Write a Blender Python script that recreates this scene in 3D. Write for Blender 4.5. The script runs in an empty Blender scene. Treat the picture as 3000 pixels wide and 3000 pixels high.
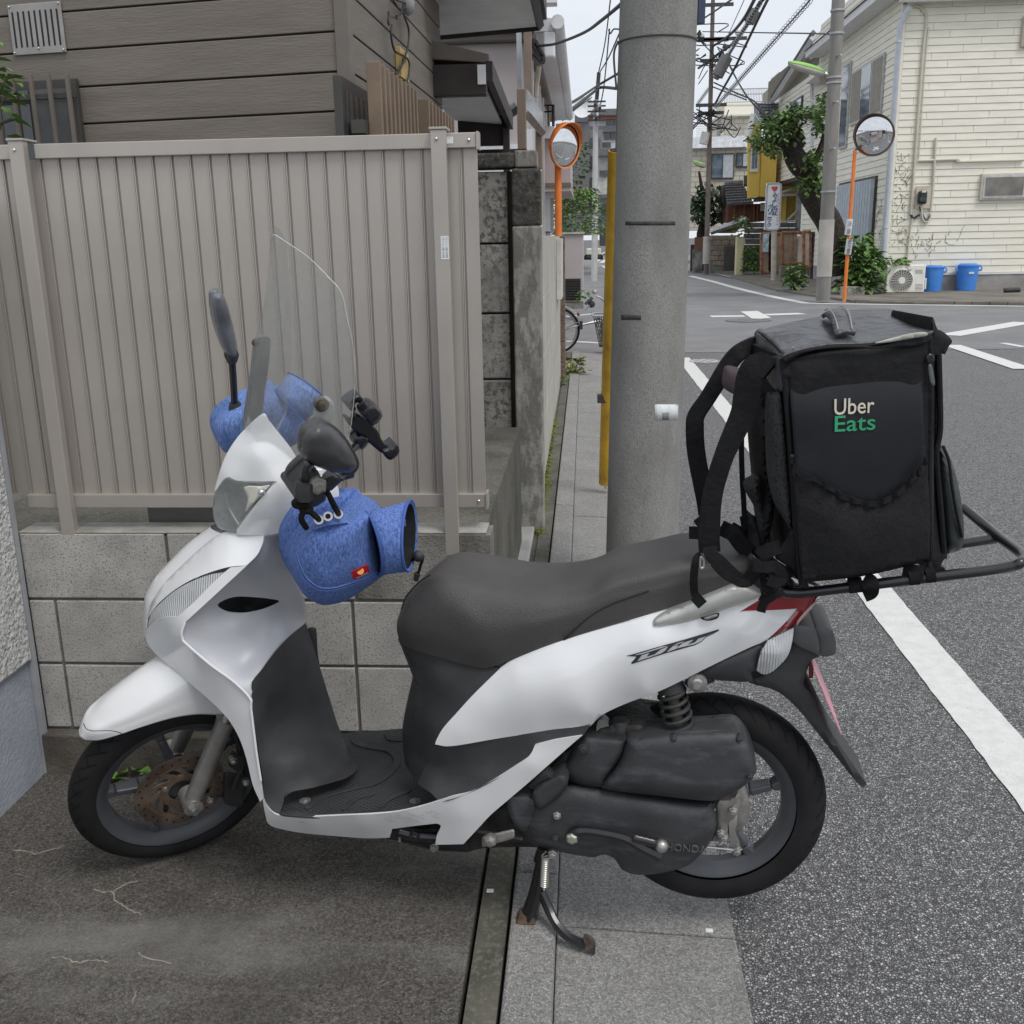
import bpy, bmesh, math, random
import numpy as np
from mathutils import Vector, Matrix
from mathutils.geometry import delaunay_2d_cdt
random.seed(7); RNG = np.random.default_rng(7)
rad = math.radians
scn = bpy.context.scene
COL = scn.collection
# ---------------------------------------------------------------- camera
CAM_H, PITCH, ROLL, YAW, FPX = 1.5, 14.9, 1.1, 4.2, 3000.0
def cam_axes():
    p, r, y = rad(PITCH), rad(ROLL), rad(YAW)
    f = np.array([-math.sin(y)*math.cos(p), math.cos(y)*math.cos(p), -math.sin(p)])
    rt = np.array([math.cos(y), math.sin(y), 0.0])
    up = np.cross(rt, f)
    return f, rt*math.cos(r)-up*math.sin(r), up*math.cos(r)+rt*math.sin(r)
CF, CR, CU = cam_axes()
CO = np.array([0.0, 0.0, CAM_H])
cam = bpy.data.cameras.new('camera'); camo = bpy.data.objects.new('camera', cam); COL.objects.link(camo)
cam.sensor_width = 36; cam.sensor_fit = 'HORIZONTAL'; cam.lens = 36*FPX/3000; cam.clip_start = .05; cam.clip_end = 2000
m = Matrix.Identity(4)
for i in range(3):
    m[i][0], m[i][1], m[i][2], m[i][3] = CR[i], CU[i], -CF[i], CO[i]
camo.matrix_world = m
scn.camera = camo
# ---------------------------------------------------------------- light
SUN_EL, SUN_AZ = 58, 135      # bright overcast day; azimuth clockwise from the street direction
w = bpy.data.worlds.new('World'); scn.world = w; w.use_nodes = True
nt = w.node_tree; nt.nodes.clear()
def N(t, ty, **kw):
    n = t.nodes.new(ty)
    for k, v in kw.items():
        if k in n.inputs: n.inputs[k].default_value = v
        else: setattr(n, k, v)
    return n
sky = N(nt, 'ShaderNodeTexSky', sky_type='NISHITA', sun_disc=False, sun_elevation=rad(SUN_EL), sun_rotation=rad(SUN_AZ), air_density=1.0, dust_density=3.0)
tc = N(nt, 'ShaderNodeTexCoord'); mp = N(nt, 'ShaderNodeMapping'); mp.inputs['Scale'].default_value = (1.2, 1.2, 3.5)
nz = N(nt, 'ShaderNodeTexNoise', Scale=2.2, Detail=6.0, Roughness=.55)
cr = N(nt, 'ShaderNodeValToRGB'); cr.color_ramp.elements[0].position = .32; cr.color_ramp.elements[0].color = (6.9, 7.35, 8.1, 1)
cr.color_ramp.elements[1].position = .7; cr.color_ramp.elements[1].color = (8.6, 8.8, 9.1, 1)
mx = N(nt, 'ShaderNodeMixRGB'); mx.inputs[0].default_value = .86      # cloud cover over the clear sky
bg = N(nt, 'ShaderNodeBackground', Strength=.105); wo = N(nt, 'ShaderNodeOutputWorld')
for a, b in ((tc.outputs['Generated'], mp.inputs[0]), (mp.outputs[0], nz.inputs['Vector']), (nz.outputs['Fac'], cr.inputs[0]), (sky.outputs[0], mx.inputs[1]),
             (cr.outputs[0], mx.inputs[2]), (mx.outputs[0], bg.inputs[0]), (bg.outputs[0], wo.inputs[0])):
    nt.links.new(a, b)
sun = bpy.data.lights.new('sun', 'SUN'); sun.energy = 1.5; sun.angle = rad(22); sun.color = (1, .97, .93)
so = bpy.data.objects.new('sun', sun); COL.objects.link(so)
sd = Vector((math.sin(rad(SUN_AZ))*math.cos(rad(SUN_EL)), math.cos(rad(SUN_AZ))*math.cos(rad(SUN_EL)), math.sin(rad(SUN_EL))))
so.rotation_euler = sd.to_track_quat('Z', 'Y').to_euler(); so.location = (0, 0, 20)
vs = scn.view_settings; vs.view_transform = 'Standard'; vs.look = 'None'; vs.exposure = 0.15; vs.gamma = 1; vs.use_curve_mapping = False
scn.cycles.max_bounces = 8; scn.cycles.transparent_max_bounces = 16; scn.cycles.use_denoising = True
# ---------------------------------------------------------------- pixels to places (the photograph is 3000 x 3000)
ZM = dict(A=(500,1000,2.415), B=(200,1500,2.415), C=(1900,850,1.756), D=(1000,1500,2.147), E=(1700,1600,2.147), F=(1400,2000,1.756),
          G=(0,1900,1.756), W=(0,0,.644), R=(2000,0,3.864), S=(2000,450,3.864), K=(2500,0,3.864), L=(2500,450,3.864), M=(1350,300,3.864),
          N=(1400,700,4.2933), O=(1400,1100,3.864), Q=(1400,0,3.864), T=(800,0,1.932), U=(0,0,1.932), X=(1950,0,1.932),
          I=(1950,1000,3.864), J=(1950,1400,3.864), H=(2500,1400,3.864), Y=(150,2000,2.76), Z=(700,2100,2.76), P=(0,0,1), e=(1820,1820,3.4125))
def zp(k, x, y):
    o = ZM[k]; return (o[0]+x/o[2], o[1]+y/o[2])
def ray(x, y): return CF+CR*(x-1500)/FPX-CU*(y-1500)/FPX
def hit(x, y, o, n):
    d = ray(x, y); n = np.array(n, float)
    return CO+d*(((np.array(o, float)-CO)@n)/(d@n))
def onz(x, y, z=0.0): return hit(x, y, (0,0,z), (0,0,1))
def onv(x, y, v): return hit(x, y, (0,v,0), (0,1,0))
def onu(x, y, u): return hit(x, y, (u,0,0), (1,0,0))
def proj(p):
    q = np.array(p, float)-CO; z = q@CF
    return np.array([1500+FPX*(q@CR)/z, 1500-FPX*(q@CU)/z])
class Frame:                                   # a plane that a thing is built against: a along, n out of it (towards the viewer), up
    def __init__(s, o, a, n, u): s.o, s.a, s.n, s.u = [np.array(v, float) for v in (o, a, n, u)]
    def pt(s, x, y, n=0.0): return hit(x, y, s.o+s.n*n, s.n)
    def at(s, a, n, u): return s.o+s.a*a+s.n*n+s.u*u
    def mir(s, p): p = np.array(p, float); return p-2*((p-s.o)@s.n)*s.n
def yawframe(o, deg):
    t = rad(deg); return Frame(o, (math.cos(t), -math.sin(t), 0), (-math.sin(t), -math.cos(t), 0), (0,0,1))
# ---------------------------------------------------------------- materials
MATS = {}
def mat(name, col, rough=.6, metal=0.0, var=.12, scale=6.0, bump=0.0, bscale=60.0, spec=.5, col2=None, coat=0.0, trans=0.0, alpha=1.0, stretch=(1,1,1), detail=5.0, emit=None, lo=.35, hi=.65):
    if name in MATS: return MATS[name]
    m = bpy.data.materials.new(name); m.use_nodes = True; MATS[name] = m
    t = m.node_tree; b = t.nodes['Principled BSDF']
    b.inputs['Roughness'].default_value = rough; b.inputs['Metallic'].default_value = metal
    b.inputs['Specular IOR Level'].default_value = spec; b.inputs['Coat Weight'].default_value = coat; b.inputs['Coat Roughness'].default_value = .04
    b.inputs['Transmission Weight'].default_value = trans; b.inputs['Alpha'].default_value = alpha
    c = np.array(col); c2 = np.array(col2) if col2 is not None else c*(1-var*1.3); c1 = c if col2 is not None else c*(1+var)
    tx = N(t, 'ShaderNodeTexCoord'); mpn = N(t, 'ShaderNodeMapping'); mpn.inputs['Scale'].default_value = stretch
    t.links.new(tx.outputs['Object'], mpn.inputs[0])
    nz = N(t, 'ShaderNodeTexNoise', Scale=scale, Detail=detail, Roughness=.6); t.links.new(mpn.outputs[0], nz.inputs['Vector'])
    r = N(t, 'ShaderNodeValToRGB'); r.color_ramp.elements[0].position = lo; r.color_ramp.elements[1].position = hi
    r.color_ramp.elements[0].color = (*np.clip(c2, 0, 1), 1); r.color_ramp.elements[1].color = (*np.clip(c1, 0, 1), 1)
    t.links.new(nz.outputs['Fac'], r.inputs[0]); t.links.new(r.outputs[0], b.inputs['Base Color'])
    if bump:
        n2 = N(t, 'ShaderNodeTexNoise', Scale=bscale, Detail=4.0, Roughness=.6); t.links.new(mpn.outputs[0], n2.inputs['Vector'])
        bp = N(t, 'ShaderNodeBump', Strength=min(1, bump), Distance=.004*max(1, bump)); t.links.new(n2.outputs['Fac'], bp.inputs['Height']); t.links.new(bp.outputs[0], b.inputs['Normal'])
    return m
def addspeck(m, scale, lo, hi, colr, fac=1.0, stretch=None, ntype='noise', detail=3.0):   # blotches, grains, lichen laid over a material
    t = m.node_tree; b = t.nodes['Principled BSDF']; src = b.inputs['Base Color'].links[0].from_socket
    tx = N(t, 'ShaderNodeTexCoord'); mpn = N(t, 'ShaderNodeMapping'); t.links.new(tx.outputs['Object'], mpn.inputs[0])
    if stretch: mpn.inputs['Scale'].default_value = stretch
    mpn.inputs['Location'].default_value = (random.uniform(0,9), random.uniform(0,9), random.uniform(0,9))
    if ntype == 'noise':
        n = N(t, 'ShaderNodeTexNoise', Scale=scale, Detail=detail, Roughness=.65); o = n.outputs['Fac']
    elif ntype == 'vor':
        n = N(t, 'ShaderNodeTexVoronoi', Scale=scale); o = n.outputs['Distance']
    else:
        n = N(t, 'ShaderNodeTexVoronoi', Scale=scale, feature='DISTANCE_TO_EDGE'); o = n.outputs['Distance']
        wn = N(t, 'ShaderNodeTexNoise', Scale=scale*2.5, Detail=4.0); va = N(t, 'ShaderNodeMixRGB', blend_type='ADD'); va.inputs[0].default_value = .35
        t.links.new(mpn.outputs[0], wn.inputs['Vector']); t.links.new(mpn.outputs[0], va.inputs[1]); t.links.new(wn.outputs['Color'], va.inputs[2]); t.links.new(va.outputs[0], n.inputs['Vector'])
    if ntype != 'crack': t.links.new(mpn.outputs[0], n.inputs['Vector'])
    r = N(t, 'ShaderNodeValToRGB'); e = r.color_ramp.elements; inv = (lo > hi) != (ntype == 'crack'); c0, c1 = (fac if inv else 0.0), (0.0 if inv else fac)
    e[0].position = min(lo, hi); e[1].position = max(lo, hi); e[0].color = (c0,c0,c0,1); e[1].color = (c1,c1,c1,1)
    mx = N(t, 'ShaderNodeMixRGB'); mx.inputs[2].default_value = (*colr, 1)
    t.links.new(o, r.inputs[0]); t.links.new(r.outputs[0], mx.inputs[0]); t.links.new(src, mx.inputs[1]); t.links.new(mx.outputs[0], b.inputs['Base Color'])
    return m
def addbump(m, kind, scale, strength, dist, stretch=(1,1,1)):
    t = m.node_tree; b = t.nodes['Principled BSDF']
    tx = N(t, 'ShaderNodeTexCoord'); mpn = N(t, 'ShaderNodeMapping'); mpn.inputs['Scale'].default_value = stretch; t.links.new(tx.outputs['Object'], mpn.inputs[0])
    if kind == 'vor': n = N(t, 'ShaderNodeTexVoronoi', Scale=scale); o = n.outputs['Distance']
    elif kind == 'wave': n = N(t, 'ShaderNodeTexWave', Scale=scale); o = n.outputs['Fac']
    else: n = N(t, 'ShaderNodeTexNoise', Scale=scale, Detail=4.0); o = n.outputs['Fac']
    t.links.new(mpn.outputs[0], n.inputs['Vector'])
    bp = N(t, 'ShaderNodeBump', Strength=strength, Distance=dist); t.links.new(o, bp.inputs['Height'])
    l = b.inputs['Normal'].links
    if l: t.links.new(l[0].from_socket, bp.inputs['Normal'])
    t.links.new(bp.outputs[0], b.inputs['Normal']); return m
def glass(name, tint=(.9,.93,.93), gloss=.08, rough=.03, haze=0.0, edge=.2):
    if name in MATS: return MATS[name]
    m = bpy.data.materials.new(name); m.use_nodes = True; MATS[name] = m; t = m.node_tree; t.nodes.clear()
    tr = N(t, 'ShaderNodeBsdfTransparent'); tr.inputs[0].default_value = (*tint, 1); gl = N(t, 'ShaderNodeBsdfGlossy', Roughness=rough); df = N(t, 'ShaderNodeBsdfDiffuse'); df.inputs[0].default_value = (.6,.62,.62,1)
    lw = N(t, 'ShaderNodeLayerWeight', Blend=.35); mt = N(t, 'ShaderNodeMath', operation='MULTIPLY_ADD'); mt.inputs[1].default_value = edge; mt.inputs[2].default_value = gloss
    t.links.new(lw.outputs['Fresnel'], mt.inputs[0])
    m0 = N(t, 'ShaderNodeMixShader'); m0.inputs[0].default_value = haze; t.links.new(tr.outputs[0], m0.inputs[1]); t.links.new(df.outputs[0], m0.inputs[2])
    mxs = N(t, 'ShaderNodeMixShader'); o = N(t, 'ShaderNodeOutputMaterial')
    t.links.new(mt.outputs[0], mxs.inputs[0]); t.links.new(m0.outputs[0], mxs.inputs[1]); t.links.new(gl.outputs[0], mxs.inputs[2]); t.links.new(mxs.outputs[0], o.inputs[0])
    return m
# ---------------------------------------------------------------- mesh helpers
class MB:
    def __init__(s): s.v, s.f = [], []
    def add(s, vs, fs):
        k = len(s.v); s.v += [tuple(map(float, p)) for p in vs]; s.f += [tuple(i+k for i in f) for f in fs]; return s
    def box(s, x0, x1, y0, y1, z0, z1):
        return s.add([(x,y,z) for z in (z0,z1) for y in (y0,y1) for x in (x0,x1)], [(0,2,3,1),(4,5,7,6),(0,1,5,4),(2,6,7,3),(0,4,6,2),(1,3,7,5)])
    def hexa(s, p):          # 8 points: bottom ring then top ring
        return s.add(p, [(3,2,1,0),(4,5,6,7),(0,1,5,4),(1,2,6,5),(2,3,7,6),(3,0,4,7)])
    def prism(s, ring, vec):
        n = len(ring); vec = np.array(vec, float); r = [np.array(p, float) for p in ring]
        return s.add(r+[p+vec for p in r], [tuple(range(n-1,-1,-1)), tuple(range(n,2*n))]+[(i,(i+1)%n,n+(i+1)%n,n+i) for i in range(n)])
    def tube(s, pts, r, n=10, closed=False, flat=None):
        P = [np.array(p, float) for p in pts]; m = len(P)
        R = list(r) if hasattr(r, '__len__') else [r]*m
        ref = None; rings = []
        for i in range(m):
            t = (P[(i+1) % m]-P[i-1]) if closed else P[min(i+1, m-1)]-P[max(i-1, 0)]
            t = t/(np.linalg.norm(t)+1e-12)
            if ref is None: ref = np.array((0,0,1.)) if abs(t[2]) < .9 else np.array((1.,0,0))
            u = ref-t*(ref@t); u /= np.linalg.norm(u); v = np.cross(t, u); ref = u
            rings.append([P[i]+(u*math.cos(2*math.pi*k/n)+v*math.sin(2*math.pi*k/n))*R[i] for k in range(n)])
        k0 = len(s.v); s.v += [tuple(p) for g in rings for p in g]
        for i in range(m if closed else m-1):
            j = (i+1) % m
            for k in range(n): s.f.append((k0+i*n+k, k0+i*n+(k+1) % n, k0+j*n+(k+1) % n, k0+j*n+k))
        if not closed:
            s.f.append(tuple(k0+k for k in range(n-1,-1,-1))); s.f.append(tuple(k0+(m-1)*n+k for k in range(n)))
        return s
    def strap(s, pts, wv, th):     # a flat band: pts centre line, wv width vector(s), th thickness
        P = [np.array(p, float) for p in pts]; m = len(P); Wv = [np.array(wv[i] if hasattr(wv[0], '__len__') else wv, float) for i in range(m)]
        k0 = len(s.v)
        for i in range(m):
            t = P[min(i+1,m-1)]-P[max(i-1,0)]; t /= np.linalg.norm(t)+1e-12
            nn = np.cross(t, Wv[i]); nn = nn/(np.linalg.norm(nn)+1e-12)*th/2
            s.v += [tuple(P[i]-Wv[i]/2-nn), tuple(P[i]+Wv[i]/2-nn), tuple(P[i]+Wv[i]/2+nn), tuple(P[i]-Wv[i]/2+nn)]
        for i in range(m-1):
            for k in range(4): s.f.append((k0+i*4+k, k0+i*4+(k+1)%4, k0+i*4+4+(k+1)%4, k0+i*4+4+k))
        s.f += [(k0+3,k0+2,k0+1,k0), tuple(k0+(m-1)*4+k for k in range(4))]
        return s
    def grid(s, rows):
        m, n = len(rows), len(rows[0]); return s.add([p for r in rows for p in r], [(i*n+j, i*n+j+1, (i+1)*n+j+1, (i+1)*n+j) for i in range(m-1) for j in range(n-1)])
    def lathe(s, c, axis, prof, n=32, ref=None):   # prof: (radius, height along axis)
        c, axis = np.array(c, float), np.array(axis, float); axis /= np.linalg.norm(axis)
        ref = np.array(ref, float) if ref is not None else (np.array((0,0,1.)) if abs(axis[2]) < .9 else np.array((1.,0,0)))
        u = ref-axis*(ref@axis); u /= np.linalg.norm(u); v = np.cross(axis, u); k0 = len(s.v); q = len(prof)
        for i in range(n):
            d = u*math.cos(2*math.pi*i/n)+v*math.sin(2*math.pi*i/n)
            s.v += [tuple(c+d*max(r, 1e-4)+axis*h) for r, h in prof]
        for i in range(n):
            j = (i+1) % n
            for k in range(q-1): s.f.append((k0+i*q+k, k0+j*q+k, k0+j*q+k+1, k0+i*q+k+1))
        return s
    def ball(s, c, rx, ry=None, rz=None, n=12):
        ry, rz = ry or rx, rz or rx; k0 = len(s.v); m = n//2
        for i in range(m+1):
            a = math.pi*i/m
            for j in range(n): s.v.append((c[0]+rx*math.sin(a)*math.cos(2*math.pi*j/n), c[1]+ry*math.sin(a)*math.sin(2*math.pi*j/n), c[2]+rz*math.cos(a)))
        for i in range(m):
            for j in range(n): s.f.append((k0+i*n+j, k0+(i+1)*n+j, k0+(i+1)*n+(j+1)%n, k0+i*n+(j+1)%n))
        return s
def obj(name, mb, mtl, parent=None, smooth=False, bevel=0.0, label=None, cat=None, group=None, kind=None, clean=False, sharp=40, segs=2, solid=0.0, subsurf=0, uv=None):
    me = bpy.data.meshes.new(name)
    if isinstance(mb, MB): me.from_pydata(mb.v, [], mb.f)
    else: me = mb
    if clean:
        bm = bmesh.new(); bm.from_mesh(me); bmesh.ops.remove_doubles(bm, verts=bm.verts, dist=2e-5); bmesh.ops.recalc_face_normals(bm, faces=bm.faces); bm.to_mesh(me); bm.free()
    me.materials.clear(); me.materials.append(mtl)
    o = bpy.data.objects.new(name, me); COL.objects.link(o)
    if smooth:
        me.shade_smooth()
        if sharp: me.set_sharp_from_angle(angle=rad(sharp))
    if solid: sm = o.modifiers.new('solid', 'SOLIDIFY'); sm.thickness = solid; sm.offset = -1
    if bevel: bv = o.modifiers.new('bevel', 'BEVEL'); bv.width = bevel; bv.segments = segs; bv.limit_method = 'ANGLE'; bv.angle_limit = rad(40)
    if subsurf: ss = o.modifiers.new('sub', 'SUBSURF'); ss.levels = ss.render_levels = subsurf
    if parent is not None:
        o.parent = parent; o.matrix_parent_inverse = Matrix.Translation(-Vector(LOC.get(parent.name, (0,0,0))))
    if label: o['label'] = label
    if cat: o['category'] = cat
    if group: o['group'] = group
    if kind: o['kind'] = kind
    return o
LOC = {}
def thing(name, label, cat, loc=(0,0,0), group=None, parent=None):
    o = bpy.data.objects.new(name, None); COL.objects.link(o); o.empty_display_size = .1
    if parent is None:
        o.location = tuple(map(float, loc)); LOC[o.name] = tuple(map(float, loc)); o['label'] = label; o['category'] = cat
        if group: o['group'] = group
    else:
        o.parent = parent; o.matrix_parent_inverse = Matrix.Translation(-Vector(LOC.get(parent.name, (0,0,0)))); LOC[o.name] = (0,0,0)
        if label: o['label'] = label
    return o
def crom(P, n=6, closed=False):                 # Catmull-Rom through points (any dimension)
    P = [np.array(p, float) for p in P]; m = len(P); out = []
    if m < 3 and not closed: return [P[0]+(P[-1]-P[0])*i/n for i in range(n+1)]
    for i in range(m if closed else m-1):
        p1, p2 = P[i], P[(i+1) % m]
        p0 = P[i-1] if (closed or i > 0) else 2*p1-p2
        p3 = P[(i+2) % m] if (closed or i+2 < m) else 2*p2-p1
        for k in range(n):
            t = k/n; out.append(.5*((2*p1)+(-p0+p2)*t+(2*p0-5*p1+4*p2-p3)*t*t+(-p0+3*p1-3*p2+p3)*t**3))
    if not closed: out.append(P[-1])
    return out
def outline(pts, n=5):                          # closed outline; a 4th value 1 marks a hard corner
    c = [i for i, p in enumerate(pts) if len(p) > 3 and p[3]]
    Q = [np.array(p[:3], float) for p in pts]
    if not c: return crom(Q, n, True)
    out = []
    for a, i in enumerate(c):
        j = c[(a+1) % len(c)]; k = j if j > i else j+len(Q)
        out += crom([Q[t % len(Q)] for t in range(i, k+1)], n)[:-1]
    return out
def inside(px, py, poly):
    x, y = np.asarray(px), np.asarray(py); r = np.zeros(x.shape, bool); n = len(poly)
    for i in range(n):
        x0, y0 = poly[i][0], poly[i][1]; x1, y1 = poly[(i+1) % n][0], poly[(i+1) % n][1]
        with np.errstate(divide='ignore', invalid='ignore'):
            r ^= ((y0 > y) != (y1 > y)) & (x < (x1-x0)*(y-y0)/(y1-y0+1e-12)+x0)
    return r
def edist(px, py, poly):
    d = np.full(np.shape(px), 1e9); n = len(poly)
    for i in range(n):
        a = np.array(poly[i][:2]); b = np.array(poly[(i+1) % n][:2]); ab = b-a; L = ab@ab+1e-9
        t = np.clip(((px-a[0])*ab[0]+(py-a[1])*ab[1])/L, 0, 1); d = np.minimum(d, np.hypot(px-a[0]-t*ab[0], py-a[1]-t*ab[1]))
    return d
def tps(C, lam=1e-2):
    C = np.array(C, float); s = 300.0; X = C[:, :2]/s; n = len(C)
    def U(r2): return np.where(r2 > 1e-12, r2*np.log(r2+1e-12), 0)
    K = U(((X[:, None]-X[None])**2).sum(-1))+lam*np.eye(n); P = np.c_[np.ones(n), X]
    A = np.zeros((n+3, n+3)); A[:n, :n] = K; A[:n, n:] = P; A[n:, :n] = P.T
    wts = np.linalg.solve(A, np.r_[C[:, 2], np.zeros(3)])
    def f(x, y):
        Q = np.c_[x, y]/s; return U(((Q[:, None]-X[None])**2).sum(-1))@wts[:n]+np.c_[np.ones(len(Q)), Q]@wts[n:]
    return f
def sheet(name, fr, pts, mtl, parent, ctrl=(), holes=(), step=11, puff=None, skirt=0.0, mirror=False, zk='P', n=5, close_mirror=None, fn=None, back=True, lam=.01, **kw):
    """A curved panel: its outline in photograph pixels with its distance from the frame's plane at each point, filled and bulged."""
    cv = lambda p: (*zp(p[0], p[1], p[2]), *p[3:]) if isinstance(p[0], str) else (*zp(zk, p[0], p[1]), *p[2:])
    pts = [cv(p) for p in pts]; ctrl = [cv(p) for p in ctrl]
    ol = outline(pts, n); hs = [outline([cv(p) for p in h], n) for h in holes]
    f = fn or tps([p[:3] for p in pts]+[p[:3] for p in ctrl]+[p[:3] for h in holes for p in map(cv, h)], lam)
    xs = [p[0] for p in ol]; ys = [p[1] for p in ol]
    gx, gy = np.meshgrid(np.arange(min(xs), max(xs), step), np.arange(min(ys), max(ys), step*.87)); gx = gx+(np.arange(gx.shape[0]) % 2)[:, None]*step/2
    gx, gy = gx.ravel(), gy.ravel(); k = inside(gx, gy, ol); gx, gy = gx[k], gy[k]
    k = edist(gx, gy, ol) > step*.45
    for h in hs: k &= ~inside(gx, gy, h) & (edist(gx, gy, h) > step*.45)
    gx, gy = gx[k], gy[k]
    V2 = [Vector((p[0], p[1])) for p in ol]; E = [(i, (i+1) % len(ol)) for i in range(len(ol))]
    for h in hs:
        o0 = len(V2); V2 += [Vector((p[0], p[1])) for p in h]; E += [(o0+i, o0+(i+1) % len(h)) for i in range(len(h))]
    V2 += [Vector((a, b)) for a, b in zip(gx, gy)]
    vo, eo, fo, *_ = delaunay_2d_cdt(V2, E, [], 1, 1e-4)
    X = np.array([v.x for v in vo]); Y = np.array([v.y for v in vo])
    F = np.array([t for t in fo if len(t) == 3]); cx, cy = X[F].mean(1), Y[F].mean(1); k = inside(cx, cy, ol)
    for h in hs: k &= ~inside(cx, cy, h)
    F = F[k]
    nn = f(X, Y)
    if puff:
        t = np.clip(edist(X, Y, ol)/puff[0], 0, 1); nn = nn+puff[1]*np.sqrt(np.maximum(0, 1-(1-t)**2))
    P3 = np.array([fr.pt(a, b, c) for a, b, c in zip(X, Y, nn)])
    mb = MB(); fs = []
    for t in F:
        a, b, c = P3[t]; nr = np.cross(b-a, c-a)
        fs.append(tuple(t) if nr@(a-CO) < 0 else (t[0], t[2], t[1]))
    mb.add(P3, fs)
    if skirt:
        ec = {}
        for t in fs:
            for a, b in ((t[0],t[1]),(t[1],t[2]),(t[2],t[0])): ec[(a,b)] = 1
        bd = [e for e in ec if (e[1], e[0]) not in ec]
        ids = sorted({i for e in bd for i in e}); mp_ = {}
        for i in ids: mp_[i] = len(mb.v); mb.v.append(tuple(P3[i]-fr.n*skirt))
        for a, b in bd: mb.f.append((b, a, mp_[a], mp_[b]))
        if back:
            k0 = len(mb.v); mb.v += [tuple(p-fr.n*skirt) for p in P3]; mb.f += [(t[0]+k0, t[2]+k0, t[1]+k0) for t in fs]
    if mirror == 'sep':
        m2 = MB(); m2.v = [tuple(fr.mir(p)) for p in mb.v]; m2.f = [tuple(reversed(t)) for t in mb.f]; kw.setdefault('smooth', True); kw.setdefault('clean', True)
        obj(name, m2, mtl, parent, **kw)
    elif mirror:
        k0 = len(mb.v); F0 = list(mb.f); mb.v += [tuple(fr.mir(p)) for p in mb.v]; mb.f += [tuple(i+k0 for i in reversed(t)) for t in F0]
    if close_mirror is not None:       # rounded strip joining an edge to its mirror image: list of points + forward bulge
        ed = [fr.pt(*cv(q)[:3]) for q in close_mirror[0]]; ed = crom(ed, 5); rows = []
        for p in ed:
            q = fr.mir(p); rows.append([p+(q-p)*t-fr.a*close_mirror[1]*math.sin(math.pi*t) for t in np.linspace(0, 1, 9)])
        mb.grid(rows)
    kw.setdefault('smooth', True); kw.setdefault('clean', bool(skirt or mirror))
    return obj(name, mb, mtl, parent, **kw)
def patch(name, fr, rows, mtl, parent, zk='P', nu=6, nv=6, closed=False, caps=False, **kw):
    """A lofted surface through rows of (pixel x, pixel y, distance from plane)."""
    R = [[fr.pt(*zp(p[0], p[1], p[2]), p[3]) if isinstance(p[0], str) else (fr.pt(*zp(zk, p[0], p[1]), p[2]) if not isinstance(p, np.ndarray) else p) for p in r] for r in rows]
    R = [crom(r, nv, closed) for r in R]; Cc = [crom([r[j] for r in R], nu) for j in range(len(R[0]))]
    G = [[Cc[j][i] for j in range(len(Cc))] for i in range(len(Cc[0]))]
    mb = MB()
    if closed: G = [g+[g[0]] for g in G]
    mb.grid(G)
    if caps:
        for g in (G[0], G[-1]):
            c = sum(g)/len(g); k = len(mb.v); mb.v += [tuple(p) for p in g]+[tuple(c)]
            mb.f += [(k+i, k+i+1, k+len(g)) for i in range(len(g)-1)]
    kw.setdefault('smooth', True); kw.setdefault('clean', True)
    return obj(name, mb, mtl, parent, **kw)
def vbox(name, V, rc, d, mtl, parent=None, zk='P', **kw):       # a box whose front stands at distance V along the street and covers a pixel rectangle
    x0, y0 = zp(zk, rc[0], rc[1]); x1, y1 = zp(zk, rc[2], rc[3])
    a, b, c, e = onv(x0,y0,V), onv(x1,y0,V), onv(x0,y1,V), onv(x1,y1,V)
    u0, u1 = (a[0]+c[0])/2, (b[0]+e[0])/2; z1, z0 = (a[2]+b[2])/2, (c[2]+e[2])/2
    return obj(name, MB().box(u0,u1,V,V+d,z0,z1), mtl, parent, **kw)
def text_mesh(s, fr_o, ax, ay, width, depth, name, mtl, parent, align='LEFT', shear=0.0, vertical=False, bold=0.0, height=None):
    cu = bpy.data.curves.new('t', 'FONT'); cu.body = s; cu.extrude = depth; cu.shear = shear; cu.offset = bold; cu.resolution_u = 4
    to = bpy.data.objects.new('t', cu); COL.objects.link(to); dg = bpy.context.evaluated_depsgraph_get()
    me = bpy.data.meshes.new_from_object(to.evaluated_get(dg)); bpy.data.objects.remove(to); bpy.data.curves.remove(cu)
    co = np.array([v.co for v in me.vertices])
    if len(co) == 0: return None
    x0, x1, y0, y1 = co[:,0].min(), co[:,0].max(), co[:,1].min(), co[:,1].max()
    sx = width/(x1-x0); sy = (height/(y1-y0)) if height else sx
    ax = np.array(ax)/np.linalg.norm(ax); ay = np.array(ay)/np.linalg.norm(ay); az = np.cross(ax, ay)
    for v, c in zip(me.vertices, co): v.co = Vector(np.array(fr_o)+ax*(c[0]-x0)*sx+ay*(c[1]-y0)*sy+az*c[2])
    return obj(name, me, mtl, parent)
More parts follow.
